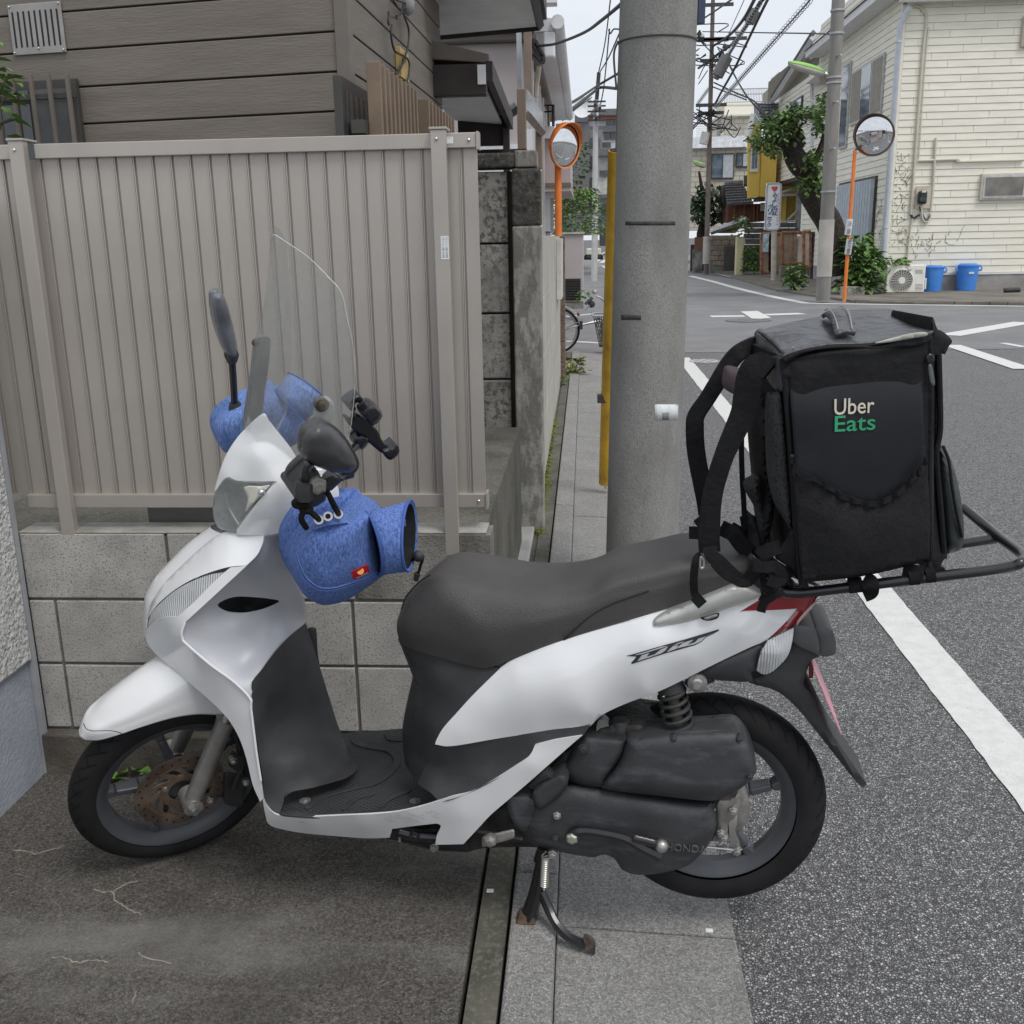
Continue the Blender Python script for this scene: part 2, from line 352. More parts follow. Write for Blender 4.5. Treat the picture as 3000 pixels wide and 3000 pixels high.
# ================================================================ setting: ground, kerb, gutter, markings
ROADZ = -.05
def stones(m, scale, lo, hi, gap, gw=.1, bump=.8, bd=.005, mix=1.0):      # aggregate: every stone its own tone, dark gaps between
    t = m.node_tree; b = t.nodes['Principled BSDF']; src = b.inputs['Base Color'].links[0].from_socket; tx = N(t,'ShaderNodeTexCoord')
    v1 = N(t,'ShaderNodeTexVoronoi', Scale=scale); v2 = N(t,'ShaderNodeTexVoronoi', Scale=scale, feature='DISTANCE_TO_EDGE'); wn = N(t,'ShaderNodeTexNoise', Scale=scale*1.3, Detail=3.0); va = N(t,'ShaderNodeMixRGB', blend_type='ADD'); va.inputs[0].default_value = 1.5/scale
    t.links.new(tx.outputs['Object'], wn.inputs['Vector']); t.links.new(tx.outputs['Object'], va.inputs[1]); t.links.new(wn.outputs['Color'], va.inputs[2])
    for v in (v1, v2): t.links.new(va.outputs[0], v.inputs['Vector'])
    bw = N(t,'ShaderNodeSeparateColor'); t.links.new(v1.outputs['Color'], bw.inputs[0]); r = N(t,'ShaderNodeValToRGB'); e = r.color_ramp.elements; e[0].color = (*lo,1); e[1].color = (*hi,1); e[0].position = .15; e[1].position = .95; t.links.new(bw.outputs[0], r.inputs[0])
    r2 = N(t,'ShaderNodeValToRGB'); e = r2.color_ramp.elements; e[0].position = 0; e[1].position = gw; e[0].color = (*gap,1); e[1].color = (1,1,1,1); t.links.new(v2.outputs['Distance'], r2.inputs[0])
    mu = N(t,'ShaderNodeMixRGB', blend_type='MULTIPLY'); mu.inputs[0].default_value = 1; t.links.new(r.outputs[0], mu.inputs[1]); t.links.new(r2.outputs[0], mu.inputs[2])
    mx = N(t,'ShaderNodeMixRGB'); mx.inputs[0].default_value = mix; t.links.new(src, mx.inputs[1]); t.links.new(mu.outputs[0], mx.inputs[2]); t.links.new(mx.outputs[0], b.inputs['Base Color'])
    bp = N(t,'ShaderNodeBump', Strength=bump, Distance=bd); t.links.new(r2.outputs[0], bp.inputs['Height']); l = b.inputs['Normal'].links
    if l: t.links.new(l[0].from_socket, bp.inputs['Normal'])
    t.links.new(bp.outputs[0], b.inputs['Normal']); return m
asph = mat('asphalt', (.17,.169,.172), rough=.8, var=.2, scale=1.2, spec=.35); stones(asph, 140, (.24,.239,.242), (.66,.655,.65), (.16,.16,.16), .26, 1.0, .005, .88); addspeck(asph, 60, .54, .7, (.12,.119,.12), .4, detail=4.0)
asph2 = mat('asphalt_junction', (.235,.233,.237), rough=.8, var=.12, scale=1.2); addspeck(asph2, 90, .4, .65, (.14,.14,.143), .7); addspeck(asph2, .9, .45, .7, (.14,.139,.14), .6)
lotm = mat('lot_concrete', (.12,.11,.098), rough=.9, col2=(.065,.058,.05), scale=1.9, bump=.8, bscale=130)
addspeck(lotm, 3.2, .56, .74, (.21,.2,.185), .6, stretch=(.8,1.9,1)); addspeck(lotm, 120, .5, .68, (.25,.24,.22), .6, detail=2.0); addspeck(lotm, 95, .42, .33, (.022,.02,.018), .75, detail=2.0)
addspeck(lotm, 300, .12, .0, (.55,.53,.5), .5, ntype='vor'); addspeck(lotm, .75, .0, .0022, (.3,.27,.22), .4, ntype='crack'); stones(lotm, 230, (.035,.031,.026), (.3,.275,.245), (.4,.4,.4), .22, .7, .003, .5); addspeck(lotm, 1.5, .5, .66, (.3,.29,.265), .55, stretch=(.6,1.7,1), detail=8.0); addspeck(lotm, 3.1, .52, .68, (.05,.045,.038), .5, detail=6.0)
gutm = mat('gutter_concrete', (.36,.355,.34), rough=.9, col2=(.22,.218,.208), scale=3.5, bump=.7, bscale=150)
addspeck(gutm, 170, .5, .66, (.36,.35,.33), .6, detail=2.0); addspeck(gutm, 140, .42, .33, (.075,.073,.07), .8, detail=2.0); stones(gutm, 230, (.2,.198,.19), (.6,.59,.57), (.45,.45,.45), .22, .7, .003, .55)
mosm = mat('mossy_concrete', (.13,.12,.1), rough=.95, col2=(.06,.062,.045), scale=4, bump=.8, bscale=70)
addspeck(mosm, 80, .5, .7, (.24,.23,.2), .5)
paint = mat('road_paint', (.66,.66,.64), rough=.75, var=.06, scale=20, bump=.5, bscale=150); addspeck(paint, 140, .36, .28, (.2,.2,.2), .75, detail=3.0); addspeck(paint, 9, .6, .8, (.4,.4,.39), .5)
def sheet_z(name, poly, z, mtl, parent=None, kind='structure', th=.0, **kw):
    mb = MB()
    if th: mb.prism([(p[0],p[1],z-th) for p in poly], (0,0,th))
    else: mb.add([(p[0],p[1],z) for p in poly], [tuple(range(len(poly)))])
    return obj(name, mb, mtl, parent, kind=None if parent else kind, **kw)
JV = 14.3      # where the kerb ends at the crossing
road = sheet_z('road', [(.0,-4),(60,-4),(60,JV),(.0,JV)], ROADZ, asph)
sheet_z('ground', [(-600,-200),(600,-200),(600,900),(-600,900)], ROADZ-.2, mat('far_ground', (.12,.12,.12), rough=.9), None)
junction = sheet_z('junction_road', [(-40,JV),(60,JV),(60,90),(-40,90)], ROADZ+.004, asph2)
lot = obj('lot_pavement', MB().box(-3.2,-.253,-3,2.66,-.25,0.0), lotm, None, kind='structure')
strip = obj('mortar_strip', MB().box(-.243,-.177,-3,JV-.1,-.24,-.008), mosm, None, kind='structure')
verge = obj('wall_foot_verge', MB().box(-.32,-.2435,2.662,JV-.1,-.24,-.02).box(-3.2,-.3205,2.662,5.0,-.24,-.025), mosm, None, kind='structure')
kerb = thing('kerb', None, None); kerb['kind'] = 'structure'; del kerb['label']; del kerb['category']
y = -1.4; k = 0
while y < JV-.2:
    l = .6; z = random.uniform(-.002,.003); g = .004
    a, b, c = -.169, -.066, -.058
    e = min(y+l-g, JV-.1)
    obj('kerb_stone', MB().hexa([(a,y,-.2),(c,y,-.2),(c,e,-.2),(a,e,-.2),(a,y,z),(b,y,z-.004),(b,e,z-.004),(a,e,z)]), gutm, kerb, bevel=.008)
    y += l; k += 1
gut = thing('gutter', None, None); gut['kind'] = 'structure'; del gut['label']; del gut['category']
y = -1.57
while y < JV-.2:
    e = min(y+.6-.005, JV-.1); r = random.uniform(-.002,.002)
    obj('gutter_slab', MB().hexa([(-.0575,y,-.2),(.342,y,-.2),(.342,e,-.2),(-.0575,e,-.2),(-.0635,y,-.022+r),(.342,y,-.043+r),(.342,e,-.043+r),(-.0635,e,-.022+r)]), gutm, gut, bevel=.004)
    y += .6
# lane line and the marks at the crossing
def stripe(pts, wdt, z=ROADZ+.004, name='lane_line', par=None):
    P = [np.array(p[:2]) for p in pts]; mb = MB(); rows = []
    for i in range(len(P)):
        t = P[min(i+1,len(P)-1)]-P[max(i-1,0)]; t /= np.linalg.norm(t); nn = np.array((-t[1],t[0]))*wdt/2
        j = RNG.uniform(-.003,.003,2); rows.append([(*(P[i]+nn+j),z),(*(P[i]-nn+j),z)])
    mb.grid(rows); return obj(name, mb, paint, par)
stripe([(1.29,v) for v in np.arange(-1,JV-.6,.06)], .168, par=road)
def gp(k, *pts): return [onz(*zp(k, *p), ROADZ+.008) for p in pts]
stripe(crom(gp('S',(85,1385),(330,1445),(640,1530),(1000,1615),(1380,1690)),8)+crom(gp('S',(1390,1692),(1930,1703))+gp('P',(2999,897)),8), .24, z=ROADZ+.009, par=junction)
for q in (((315,1843),(700,1838)),((930,1825),(1355,1810))): stripe(gp('S',*q), .4, z=ROADZ+.009, par=junction)
sheet_z('junction_mark', [p[:2] for p in gp('S',(655,1788),(850,1782),(1005,1862),(795,1876))], ROADZ+.011, paint, junction)
stripe(gp('C',(1545,232),(1932,165)), .36, z=ROADZ+.009, par=junction)
stripe(gp('C',(1560,282),(1932,405)), .24, z=ROADZ+.0095, par=junction)
stripe(gp('C',(1820,272),(1932,292)), .12, z=ROADZ+.0095, par=junction)
stripe(gp('N',(1110,1285),(1560,1310)), .16, z=ROADZ+.009, par=junction); stripe(gp('N',(1100,978),(1560,930)), .15, z=ROADZ+.009, par=junction)
stripe(gp('N',(1480,215),(1700,130)), .2, z=ROADZ+.012, par=junction); stripe(gp('N',(1550,300),(1700,215)), .3, z=ROADZ+.012, par=junction); stripe(gp('N',(1480,290),(1560,235)), .25, z=ROADZ+.012, par=junction)
stripe(gp('N',(1500,335),(1580,340),(1660,410)), .2, z=ROADZ+.012, par=junction)
crk = mat('crack_fill', (.3,.275,.235), rough=.95, var=.2, scale=60)
for pts in ([(60,1040),(130,1042),(180,1055),(260,1040),(330,1012)],[(480,1240),(530,1250),(582,1256),(588,1290),(630,1320),(662,1342),(722,1365)],[(585,1250),(640,1215),(705,1195)],[(270,1588),(340,1595),(400,1616),(470,1604),(545,1612)],[(715,1560),(740,1588),(800,1605),(885,1622)],[(705,1765),(695,1790),(680,1825)]):
    P_ = [onz(*zp('G',x+random.uniform(-5,5),y+random.uniform(-5,5)),.0015) for x,y in crom(pts,5)]; w_ = []
    for i in range(len(P_)): t_ = P_[min(i+1,len(P_)-1)]-P_[max(i-1,0)]; q_ = np.array((-t_[1],t_[0],0)); w_.append(q_/(np.linalg.norm(q_)+1e-9)*random.uniform(.002,.005))
    obj('filled_crack', MB().strap(P_, w_, .001), crk, lot)
iron = mat('cast_iron', (.2,.2,.2), rough=.7, metal=.4, var=.3, scale=30, bump=.8, bscale=60)
def manhole(c, r, z, lab, mt):
    t = thing('manhole_cover', lab, 'manhole cover', (c[0],c[1],z), 'manhole covers in the roadway')
    obj('rim', MB().lathe((c[0],c[1],z), (0,0,1), [(r,0),(r,.008),(r*.93,.008),(r*.92,.004)], 40), mt, t)
    obj('lid', MB().lathe((c[0],c[1],z), (0,0,1), [(r*.9,.002),(r*.9,.006),(r*.5,.007),(0,.007)], 40), mt, t)
    for i in range(7):
        a = i*2*math.pi/6; q = r*.55 if i < 6 else 0; mb = MB().box(c[0]+q*math.cos(a)-r*.13, c[0]+q*math.cos(a)+r*.13, c[1]+q*math.sin(a)-r*.1, c[1]+q*math.sin(a)+r*.1, z+.004, z+.0095)
        obj('raised_pad', mb, iron, t)
c = onz(*zp('C',287,367),ROADZ); manhole(c, .19, ROADZ+.002, 'small pale valve cover in asphalt beside the white edge line', mat('pale_iron', (.45,.45,.44), rough=.7, var=.2, scale=25))
c = onz(*zp('S',740,1895),ROADZ); manhole(c, .42, ROADZ+.008, 'grey round manhole cover beside the white cross mark', iron)
def litter(k, x, y, z, s, lab, mtl):
    p = onz(*zp(k,x,y), z); mb = MB().box(p[0]-s*1.4,p[0]+s*1.4,p[1]-s,p[1]+s,z,z+s*.5); obj('litter_scrap', mb, mtl, None, label=lab, cat='litter', bevel=s*.15)
litter('I',365,608,ROADZ,.012,'tiny orange and white cigarette butt on asphalt beside the edge line', mat('butt', (.6,.42,.25)))
litter('F',63,1073,0,.006,'tiny white paper scrap on concrete lot beside the centre stand', mat('scrap', (.8,.8,.8)))
litter('F',1190,1278,-.04,.006,'small white chip lying on gutter slab beneath the rear wheel', MATS['scrap'])
litter('O',810,1458,-.02,.012,'white pebble on dark verge strip along the old wall', MATS['scrap'])
# ================================================================ stucco wall at the left
stu = mat('white_stucco', (.66,.66,.64), rough=.95, var=.08, scale=40, bump=1, bscale=120); addspeck(stu, 75, .5, .36, (.3,.3,.3), .75, detail=3.0); addbump(stu, 'noise', 75, 1, .016)
blu = mat('bluegrey_plaster', (.34,.37,.42), rough=.85, var=.08, scale=8, bump=.8, bscale=90); addspeck(blu, 7, .58, .8, (.22,.22,.21), .6)
zb = onu(*zp('G',0,190), -1.578)[2]
sw = thing('house_side_wall', 'rough white stucco wall with blue grey plinth beside the block wall', 'wall', (-1.65,1,0))
tb = onu(*zp('G',222,10), -1.578)[2]; tb0 = onu(*zp('G',0,188), -1.578)[2]
obj('stucco_face', MB().box(-2.2,-1.578,-2,2.625,(tb+tb0)/2,1.62), stu, sw, bevel=.006)
obj('plinth', MB().box(-2.2,-1.593,-2,2.622,0,(tb+tb0)/2), blu, sw)
obj('edge_trim', MB().box(-1.60,-1.574,2.626,2.64,0.0,1.60), mat('grey_trim', (.35,.36,.38), rough=.5), sw)
# ================================================================ block wall with the aluminium fence
BV = 2.655
blk = mat('concrete_block', (.5,.485,.455), rough=.95, col2=(.36,.35,.33), scale=7, bump=.5, bscale=320); addspeck(blk, 180, .46, .35, (.17,.165,.155), .7, detail=2.0); addspeck(blk, 2.4, .55, .8, (.24,.225,.2), .5, stretch=(1,1,.6)); addbump(blk, 'noise', 260, .5, .002)
blkd = mat('stained_block', (.3,.29,.265), rough=.95, col2=(.15,.14,.12), scale=5, bump=1, bscale=150); addspeck(blkd, 7, .5, .7, (.05,.045,.036), .8, stretch=(1.6,1,.5)); addspeck(blkd, 180, .46, .35, (.1,.1,.09), .6, detail=2.0)
mort = mat('mortar', (.15,.145,.135), rough=.95, var=.2, scale=20, bump=.5)
capm = mat('pale_mortar_cap', (.42,.41,.38), rough=.95, col2=(.24,.23,.2), scale=9, bump=.8, bscale=90)
zs = [onv(1000,y,BV)[2] for y in (1566,1761,1953,2146)]
u0 = -1.585; u1 = onv(*zp('D',940,240), BV)[0]; uj = [onv(x,1850,BV)[0] for x in (606,1036)]; uj0 = [onv(x,1650,BV)[0] for x in (492,590,1036)]
bw = thing('block_wall', 'low grey concrete block wall carrying the brown metal fence', 'wall', (-.9,BV+.05,0))
obj('mortar_core', MB().box(u0,u1-.006,BV+.007,BV+.093,zs[3]-.01,zs[0]-.006), mort, bw)
obj('footing', MB().box(u0,u1+.02,BV-.035,BV+.12,-.02,zs[3]-.004), mat('footing_concrete', (.15,.135,.115), rough=.95, col2=(.07,.06,.05), scale=6, bump=1, bscale=90), bw, bevel=.006)
for ci in range(3):
    js = [u0]+(uj0 if ci == 0 else [onv(172,1850,BV)[0]]+uj)+[u1]
    for a, b in zip(js[:-1], js[1:]):
        d = RNG.uniform(-.0015,.0015)
        obj('block', MB().box(a+.0045,b-(.0045 if b < u1-.01 else 0),BV+d,BV+.1+d,zs[ci+1]+.0045,zs[ci]-(.0045 if ci else 0)), blkd if (ci == 0 and b > u1-.01) else blk, bw, bevel=.003)
obj('mortar_cap', MB().box(u0,u1-.012,BV+.003,BV+.105,zs[0]+.001,zs[0]+.006), capm, bw, bevel=.002)
alu = mat('brown_aluminium', (.435,.4,.362), rough=.42, metal=.35, var=.05, scale=3, spec=.4); addspeck(alu, 2.5, .5, .8, (.37,.345,.325), .5, stretch=(6,1,.6))
FV = BV+.05
fz1 = onv(700,408,FV)[2]; fr1 = onv(700,452,FV)[2]; fb1 = onv(700,1443,FV)[2]; fb0 = onv(700,1482,FV)[2]
fu0 = onv(54,430,FV)[0]; fu1 = onv(1410,900,FV)[0]
fe = thing('metal_fence', 'brown grey aluminium fence of vertical boards standing on block wall', 'fence', (-.85,FV,zs[0]))
def rail(a, b, z0, z1): obj('rail', MB().box(a,b,FV-.022,FV+.022,z0,z1), alu, fe, bevel=.002)
rail(-1.60,fu0-.001,fr1,fz1); rail(fu0+.052,fu1,fr1,fz1); rail(fu0-.1,fu1,fb0,fb1)
pu = [fu0, onv(*zp('T',905,760),FV)[0]]
for p in pu:
    obj('post', MB().box(p,p+.038,FV-.05,FV-.0235,zs[0]-.06,fz1+.006), alu, fe, bevel=.002)
    obj('post_cap', MB().box(p-.003,p+.041,FV-.053,FV+.02,fz1+.0062,fz1+.012), alu, fe, bevel=.001)
    for z in (fr1+.02,): obj('screw', MB().ball((p+.015,FV-.0505,z), .0045), mat('steel_screw', (.7,.7,.7), rough=.25, metal=1), fe, smooth=True)
obj('end_cap', MB().box(fu1+.0005,fu1+.006,FV-.026,FV+.026,fr1-.004,fz1+.002), alu, fe); obj('end_cap', MB().box(fu1+.0005,fu1+.006,FV-.026,FV+.026,fb0-.004,fb1+.002), alu, fe)
for u in (fu1-.018,):
    for z in ((fr1+fz1)/2,(fb0+fb1)/2): obj('screw', MB().ball((u,FV-.0235,z), .0045), MATS['steel_screw'], fe, smooth=True)
pit = .0497
prof = [(0,0),(.0385,0),(.0385,-.0035),(.0412,-.0035),(.0412,.005),(.0424,.005),(.0424,-.0035),(.0452,-.0035),(.0452,.0045),(pit-.0008,.0045),(pit-.0008,.008),(0,.008)]
sm = MB().prism([(x,y,fb1) for x,y in prof], (0,0,fr1-fb1)); slat = None
u = fu0-4*pit+.012; k = 0
while u < fu1-.02:
    if u+pit > fu1: break
    if slat is None: slat = obj('slat', sm, alu, fe)
    else:
        s2 = slat.copy(); COL.objects.link(s2); slat_c = s2
    (slat if k == 0 else s2).location = (u, FV-.006, 0); k += 1; u += pit
obj('end_board', MB().box(u+.0005,fu1,FV-.008,FV+.002,fb1,fr1), alu, fe)
stk = mat('white_sticker', (.75,.77,.78), rough=.5, var=.05); inkm = mat('dark_print', (.1,.11,.14), rough=.6)
p0 = zp('T',935,1337); p1 = zp('T',975,1468); a = onv(*p0,FV-.052); b = onv(*p1,FV-.052)
stx = pu[1]+.036
obj('sticker', MB().box(stx-.019,stx+.001,FV-.0512,FV-.0502,b[2],a[2]), stk, fe)
for i in range(2):
    text_mesh('アルミフェンス施工上の注意', (stx-.0155+i*.0085,FV-.0515,a[2]-.003), (0,0,-1), (1,0,0), a[2]-b[2]-.007, .0001, 'print', inkm, fe, height=.0055)
a = onv(*zp('T',968,775),FV-.0225); b = onv(*zp('T',1013,812),FV-.0225)
obj('sticker', MB().box(a[0]+.003,b[0]+.003,FV-.0232,FV-.0222,b[2],a[2]), stk, fe)
text_mesh('フェンス用部材', (a[0]+.005,FV-.0234,b[2]+.012), (1,0,0), (0,0,1), (b[0]-a[0])*.6, .0001, 'print', inkm, fe)
# yard behind the fence: dim soil level with the wall top, a grey sill box and a weed
obj('yard_ground', MB().box(-3,-.32,2.78,5.0,-.02,.60), mosm, None, kind='structure')
obj('sill_box', MB().box(onv(430,1490,2.80)[0],onv(640,1500,2.80)[0],2.80,2.88,.602,.93), mat('grey_box', (.2,.195,.19), rough=.6), None, label='plain grey box in the gap beneath the metal fence', cat='box', bevel=.004)
def leafy(name, c, r, h, n, lab, mtl, cat='plant', size=.05, group=None, stem=True, seed=1, par=None):
    rg = np.random.default_rng(seed); t = par or thing(name, lab, cat, c, group); mb = MB(); sb = MB()
    for i in range(n):
        a, q, z = rg.uniform(0,6.28), r*math.sqrt(rg.uniform(.02,1)), h*rg.uniform(.12,1)
        q *= (1-.45*(z/h)**2); p = np.array((c[0]+q*math.cos(a), c[1]+q*math.sin(a), c[2]+z)); s = size*rg.uniform(.6,1.3)
        d = np.array((math.cos(a)+rg.uniform(-.5,.5), math.sin(a)+rg.uniform(-.5,.5), rg.uniform(-.5,.35))); d /= np.linalg.norm(d)
        sd = np.cross(d, (0,0,1.)); sd /= np.linalg.norm(sd); up = np.cross(sd, d)
        mb.add([p, p+d*s*.35+sd*s*.38+up*.12*s, p+d*s*.75+sd*s*.27, p+d*s*1.05-up*s*.15, p+d*s*.75-sd*s*.27, p+d*s*.35-sd*s*.38+up*.12*s], [(0,1,2,3),(0,3,4,5)])
        if stem and i % 5 == 0: sb.tube([(c[0]+rg.uniform(-.1,.1)*r, c[1]+rg.uniform(-.1,.1)*r, c[2]), (p+np.array(c))/2+np.array((0,0,.1*h)), p], size*.06, 5)
    obj('leaves', mb, mtl, t); 
    if stem: obj('stems', sb, MATS['stem'], t)
    return t
mat('stem', (.09,.1,.04), rough=.7)
lf1 = mat('leaf_bright', (.13,.24,.05), rough=.55, var=.35, scale=14); lf2 = mat('leaf_mid', (.08,.14,.045), rough=.55, var=.4, scale=9); lf3 = mat('leaf_dark', (.035,.07,.025), rough=.5, var=.4, scale=7)
leafy('weed', (*onv(*zp('B',210,70),2.85)[:2],.60), .06, .09, 26, 'small green weed in the gap under the metal fence', lf1, size=.03)
pw = onz(*zp('Y',660,800), 0.0); pw = (pw[0], min(pw[1], BV-.05), 0)
leafy('weed', pw, .035, .05, 9, 'pair of broad green leaves behind the front wheel at wall foot', lf1, size=.05)
# ================================================================ old stone wall along the street
oya = mat('weathered_stone', (.4,.375,.34), rough=.95, col2=(.24,.225,.2), scale=7, bump=1, bscale=70); addspeck(oya, 40, .52, .4, (.045,.042,.036), .75, detail=4.0); addspeck(oya, 2.2, .5, .75, (.34,.335,.31), .6)
oyd = mat('lichen_dark_stone', (.1,.096,.085), rough=.95, col2=(.035,.033,.028), scale=26, bump=1, bscale=60); addspeck(oyd, 60, .55, .7, (.2,.195,.175), .7)
pil = mat('pale_old_concrete', (.42,.41,.375), rough=.95, col2=(.26,.25,.22), scale=5, bump=1, bscale=50); addspeck(pil, 22, .56, .45, (.12,.11,.095), .6, stretch=(1,1,.4), detail=5.0)
WV = 5.33; ow = thing('old_stone_wall', 'weathered old stone wall with pale concrete pillar beside the utility pole', 'wall', (-.4,WV,0))
ux = lambda k, x, y, V=WV: onv(*zp(k,x,y),V)[0]
zz = lambda k, x, y, V=WV: onv(*zp(k,x,y),V)[2]
cu = [ux('T',1180,1100)-.45, ux('T',1325,1100), ux('T',1345,1200)]
lines = [zz('T',1250,970),zz('T',1250,1380),zz('T',1250,1775),zz('N',200,1770),zz('O',200,765),zz('O',200,1455),-.02]
for a, b in zip(lines[:-1], lines[1:]):
    obj('stone_block', MB().box(cu[0],cu[1],WV+RNG.uniform(-.004,.004),WV+.14,b+.006,a-.004), oya, ow, bevel=.006)
obj('joint_backing', MB().box(cu[0],cu[1]+.05,WV+.03,WV+.13,-.02,lines[0]), mat('dark_joint', (.05,.047,.04), rough=1), ow)
for a, b in ((lines[0],lines[1]),(lines[1],lines[2]),(lines[2],lines[3])): obj('edge_stone', MB().box(cu[1]+.003,cu[2]-.012,WV+.004,WV+.12,b+.01,a-.006), oyd, ow, bevel=.004)
pt = zz('M',760,755); px0, px1 = ux('T',1358,1300), ux('T',1519,1300); zm = zz('M',760,1400)
obj('pillar', MB().box(px0,px1,WV-.05,WV+.1,-.02,zm), pil, ow, bevel=.008); obj('pillar_top', MB().box(px0,px1,WV-.05,WV+.1,zm+.002,pt), oyd, ow, bevel=.01)
ct = zz('T',1250,868); obj('cap_stone', MB().box(cu[0],px0+.012,WV-.03,WV+.16,pt+.008,ct), oyd, ow, bevel=.01); obj('cap_stone', MB().box(px0+.014,ux('M',862,650),WV-.02,WV+.14,pt+.008,ct+.01), pil, ow, bevel=.008)
whc = mat('pale_slab', (.52,.52,.5), rough=.9, col2=(.38,.375,.36), scale=6, bump=.6, bscale=60)
fz = -.005
for x0, x1, n in ((ux('D',960,110),ux('D',1054,118),0),(ux('D',1058,118),ux('D',1218,130),1)):
    obj('foot_slab', MB().box(x0+.01,x1,3.6,WV-.055,-.02,.012+.002*n), whc, ow, bevel=.006)
# long wall running up the street behind the pillar
swu = -.262; lw = thing('rendered_street_wall', 'pale rendered garden wall with streaked staining behind the stone pillar', 'wall', (swu,7,0))
rend = mat('stained_render', (.5,.48,.42), rough=.95, col2=(.36,.345,.3), scale=4, bump=.8, bscale=40, stretch=(1,1,.35)); addspeck(rend, 14, .56, .7, (.13,.115,.09), .75, stretch=(1,4,.25), detail=4.0)
topz = 1.52; V0 = WV+.12; V1 = 11.3
js = np.linspace(V0, V1, 4)
for i in range(3):
    for k, (a, b) in enumerate(((.0,.38),(.38,.76),(.76,1.14),(1.14,topz))):
        obj('render_panel', MB().box(swu-.12,swu+RNG.uniform(-.002,.002),js[i]+.002,js[i+1]-.002,a-(.02 if k == 0 else -.004),b), rend, lw, bevel=.003)
brk = mat('brown_brick', (.16,.12,.09), rough=.9, var=.3, scale=20, bump=.6)
for k in range(7): obj('end_brick', MB().box(swu-.13,swu+.05,V1+.004,V1+.22,-.04+k*.225,.18+k*.225), brk, lw, bevel=.006)
cor = mat('corrugated_panel', (.55,.53,.48), rough=.7); mb = MB()
a0 = onu(*zp('N',985,225),swu+.03); obj('side_panel', MB().box(swu+.003,swu+.05,V1-1.6,V1-.9,.95,1.5), cor, lw, bevel=.004)
# moss along the wall foot
moss = mat('moss', (.13,.15,.02), rough=.95, var=.35, scale=40, bump=1, bscale=120); mb = MB()
for i in range(420):
    v = RNG.choice((RNG.uniform(5.2,6.6), RNG.uniform(6.4,8.8))); mb.ball((swu+RNG.uniform(.0,.035)*(1 if v > 6.4 else 1.3), v, RNG.uniform(-.02,-.008)), RNG.uniform(.006,.017), None, RNG.uniform(.006,.014), 6)
obj('moss_fringe', mb, moss, None, kind='stuff', label='yellow green moss growing along foot of rendered wall', cat='moss', smooth=True)
leafy('weed', (swu+.02,10.9,-.03), .06, .14, 40, 'small green weed at foot of rendered wall near the kerb', lf1, size=.04, seed=3)
leafy('grass_tuft', (swu+.14,11.9,-.03), .16, .2, 90, 'yellowing grass tuft beside the kerb end near the bicycle', mat('leaf_yellow', (.2,.22,.06), rough=.6, var=.3), size=.07, seed=4, cat='grass')
# ================================================================ the scooter
white = mat('white_paint', (.78,.79,.8), rough=.16, var=.015, scale=2, coat=.9, spec=.5); addspeck(white, 14, .62, .85, (.66,.65,.62), .35, stretch=(1,1,2))
silv = mat('matte_silver_plastic', (.47,.48,.51), rough=.42, var=.03, scale=3, metal=.1)
blk_p = mat('black_plastic', (.035,.036,.038), rough=.5, var=.2, scale=9, bump=.4, bscale=500); addspeck(blk_p, 5, .52, .8, (.085,.086,.09), .6, stretch=(1,1,1.7))
blk_d = mat('dusty_black_plastic', (.045,.046,.05), rough=.55, var=.2, scale=6, bump=.3, bscale=300); addspeck(blk_d, 9, .5, .72, (.12,.125,.14), .55, stretch=(1,1,3)); addspeck(blk_d, 45, .66, .8, (.2,.2,.21), .4, stretch=(1,1,3))
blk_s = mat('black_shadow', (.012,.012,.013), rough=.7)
seatm = mat('seat_vinyl', (.068,.064,.063), rough=.4, var=.12, scale=5, bump=.55, bscale=420); addspeck(seatm, 7, .55, .75, (.075,.072,.07), .6)
rubm = mat('rubber', (.014,.014,.015), rough=.75, spec=.3, var=.2, scale=14)
rimm = mat('rim_paint', (.075,.08,.09), rough=.38, var=.1, metal=.2); ally = mat('alloy', (.4,.39,.37), rough=.42, metal=.75, var=.15, scale=12)
disk = mat('rusty_disc', (.2,.15,.12), rough=.5, metal=.6, var=.35, scale=12); steel = mat('steel', (.6,.6,.6), rough=.28, metal=.95, var=.1)
blkm = mat('black_metal', (.018,.018,.021), rough=.28, metal=.2, coat=.4, var=.1)
clr = mat('clear_lens', (.55,.57,.58), rough=.1, var=.1, scale=9, coat=1.0, metal=.25); addbump(clr, 'wave', 55, .6, .004, stretch=(1,1,1.6))
hdl = mat('headlight_lens', (.62,.64,.65), rough=.1, col2=(.4,.42,.43), scale=5, coat=1.0, metal=.75)
red = mat('red_lens', (.26,.004,.01), rough=.12, coat=1.0, var=.12, scale=8)
ora = mat('orange_bulb', (.7,.2,.03), rough=.3); pink = mat('pink_plate', (.75,.33,.4), rough=.45, var=.1, scale=12); addspeck(pink, 30, .6, .68, (.8,.75,.76), .8, stretch=(1,1,.3))
denim = mat('blue_denim', (.1,.185,.5), rough=.8, var=.35, scale=230, bump=.8, bscale=420, stretch=(1,1,.3)); addspeck(denim, 330, .5, .62, (.2,.3,.62), .6, stretch=(1,1,.3), detail=2.0); seamm = mat('blue_seam', (.055,.11,.36), rough=.8); navy = mat('blue_seam_light', (.16,.26,.6), rough=.8)
webm = mat('black_webbing', (.011,.011,.012), rough=.8, spec=.2, var=.25, scale=60, bump=.7, bscale=500, stretch=(1,1,2))
rot = Matrix.Rotation
rear = onv(2080,2335,2.08); fx = np.array((-1.0,2.20)); th = math.degrees(math.atan2(fx[1]-rear[1], rear[0]-fx[0]))
SF = yawframe(rear, th)
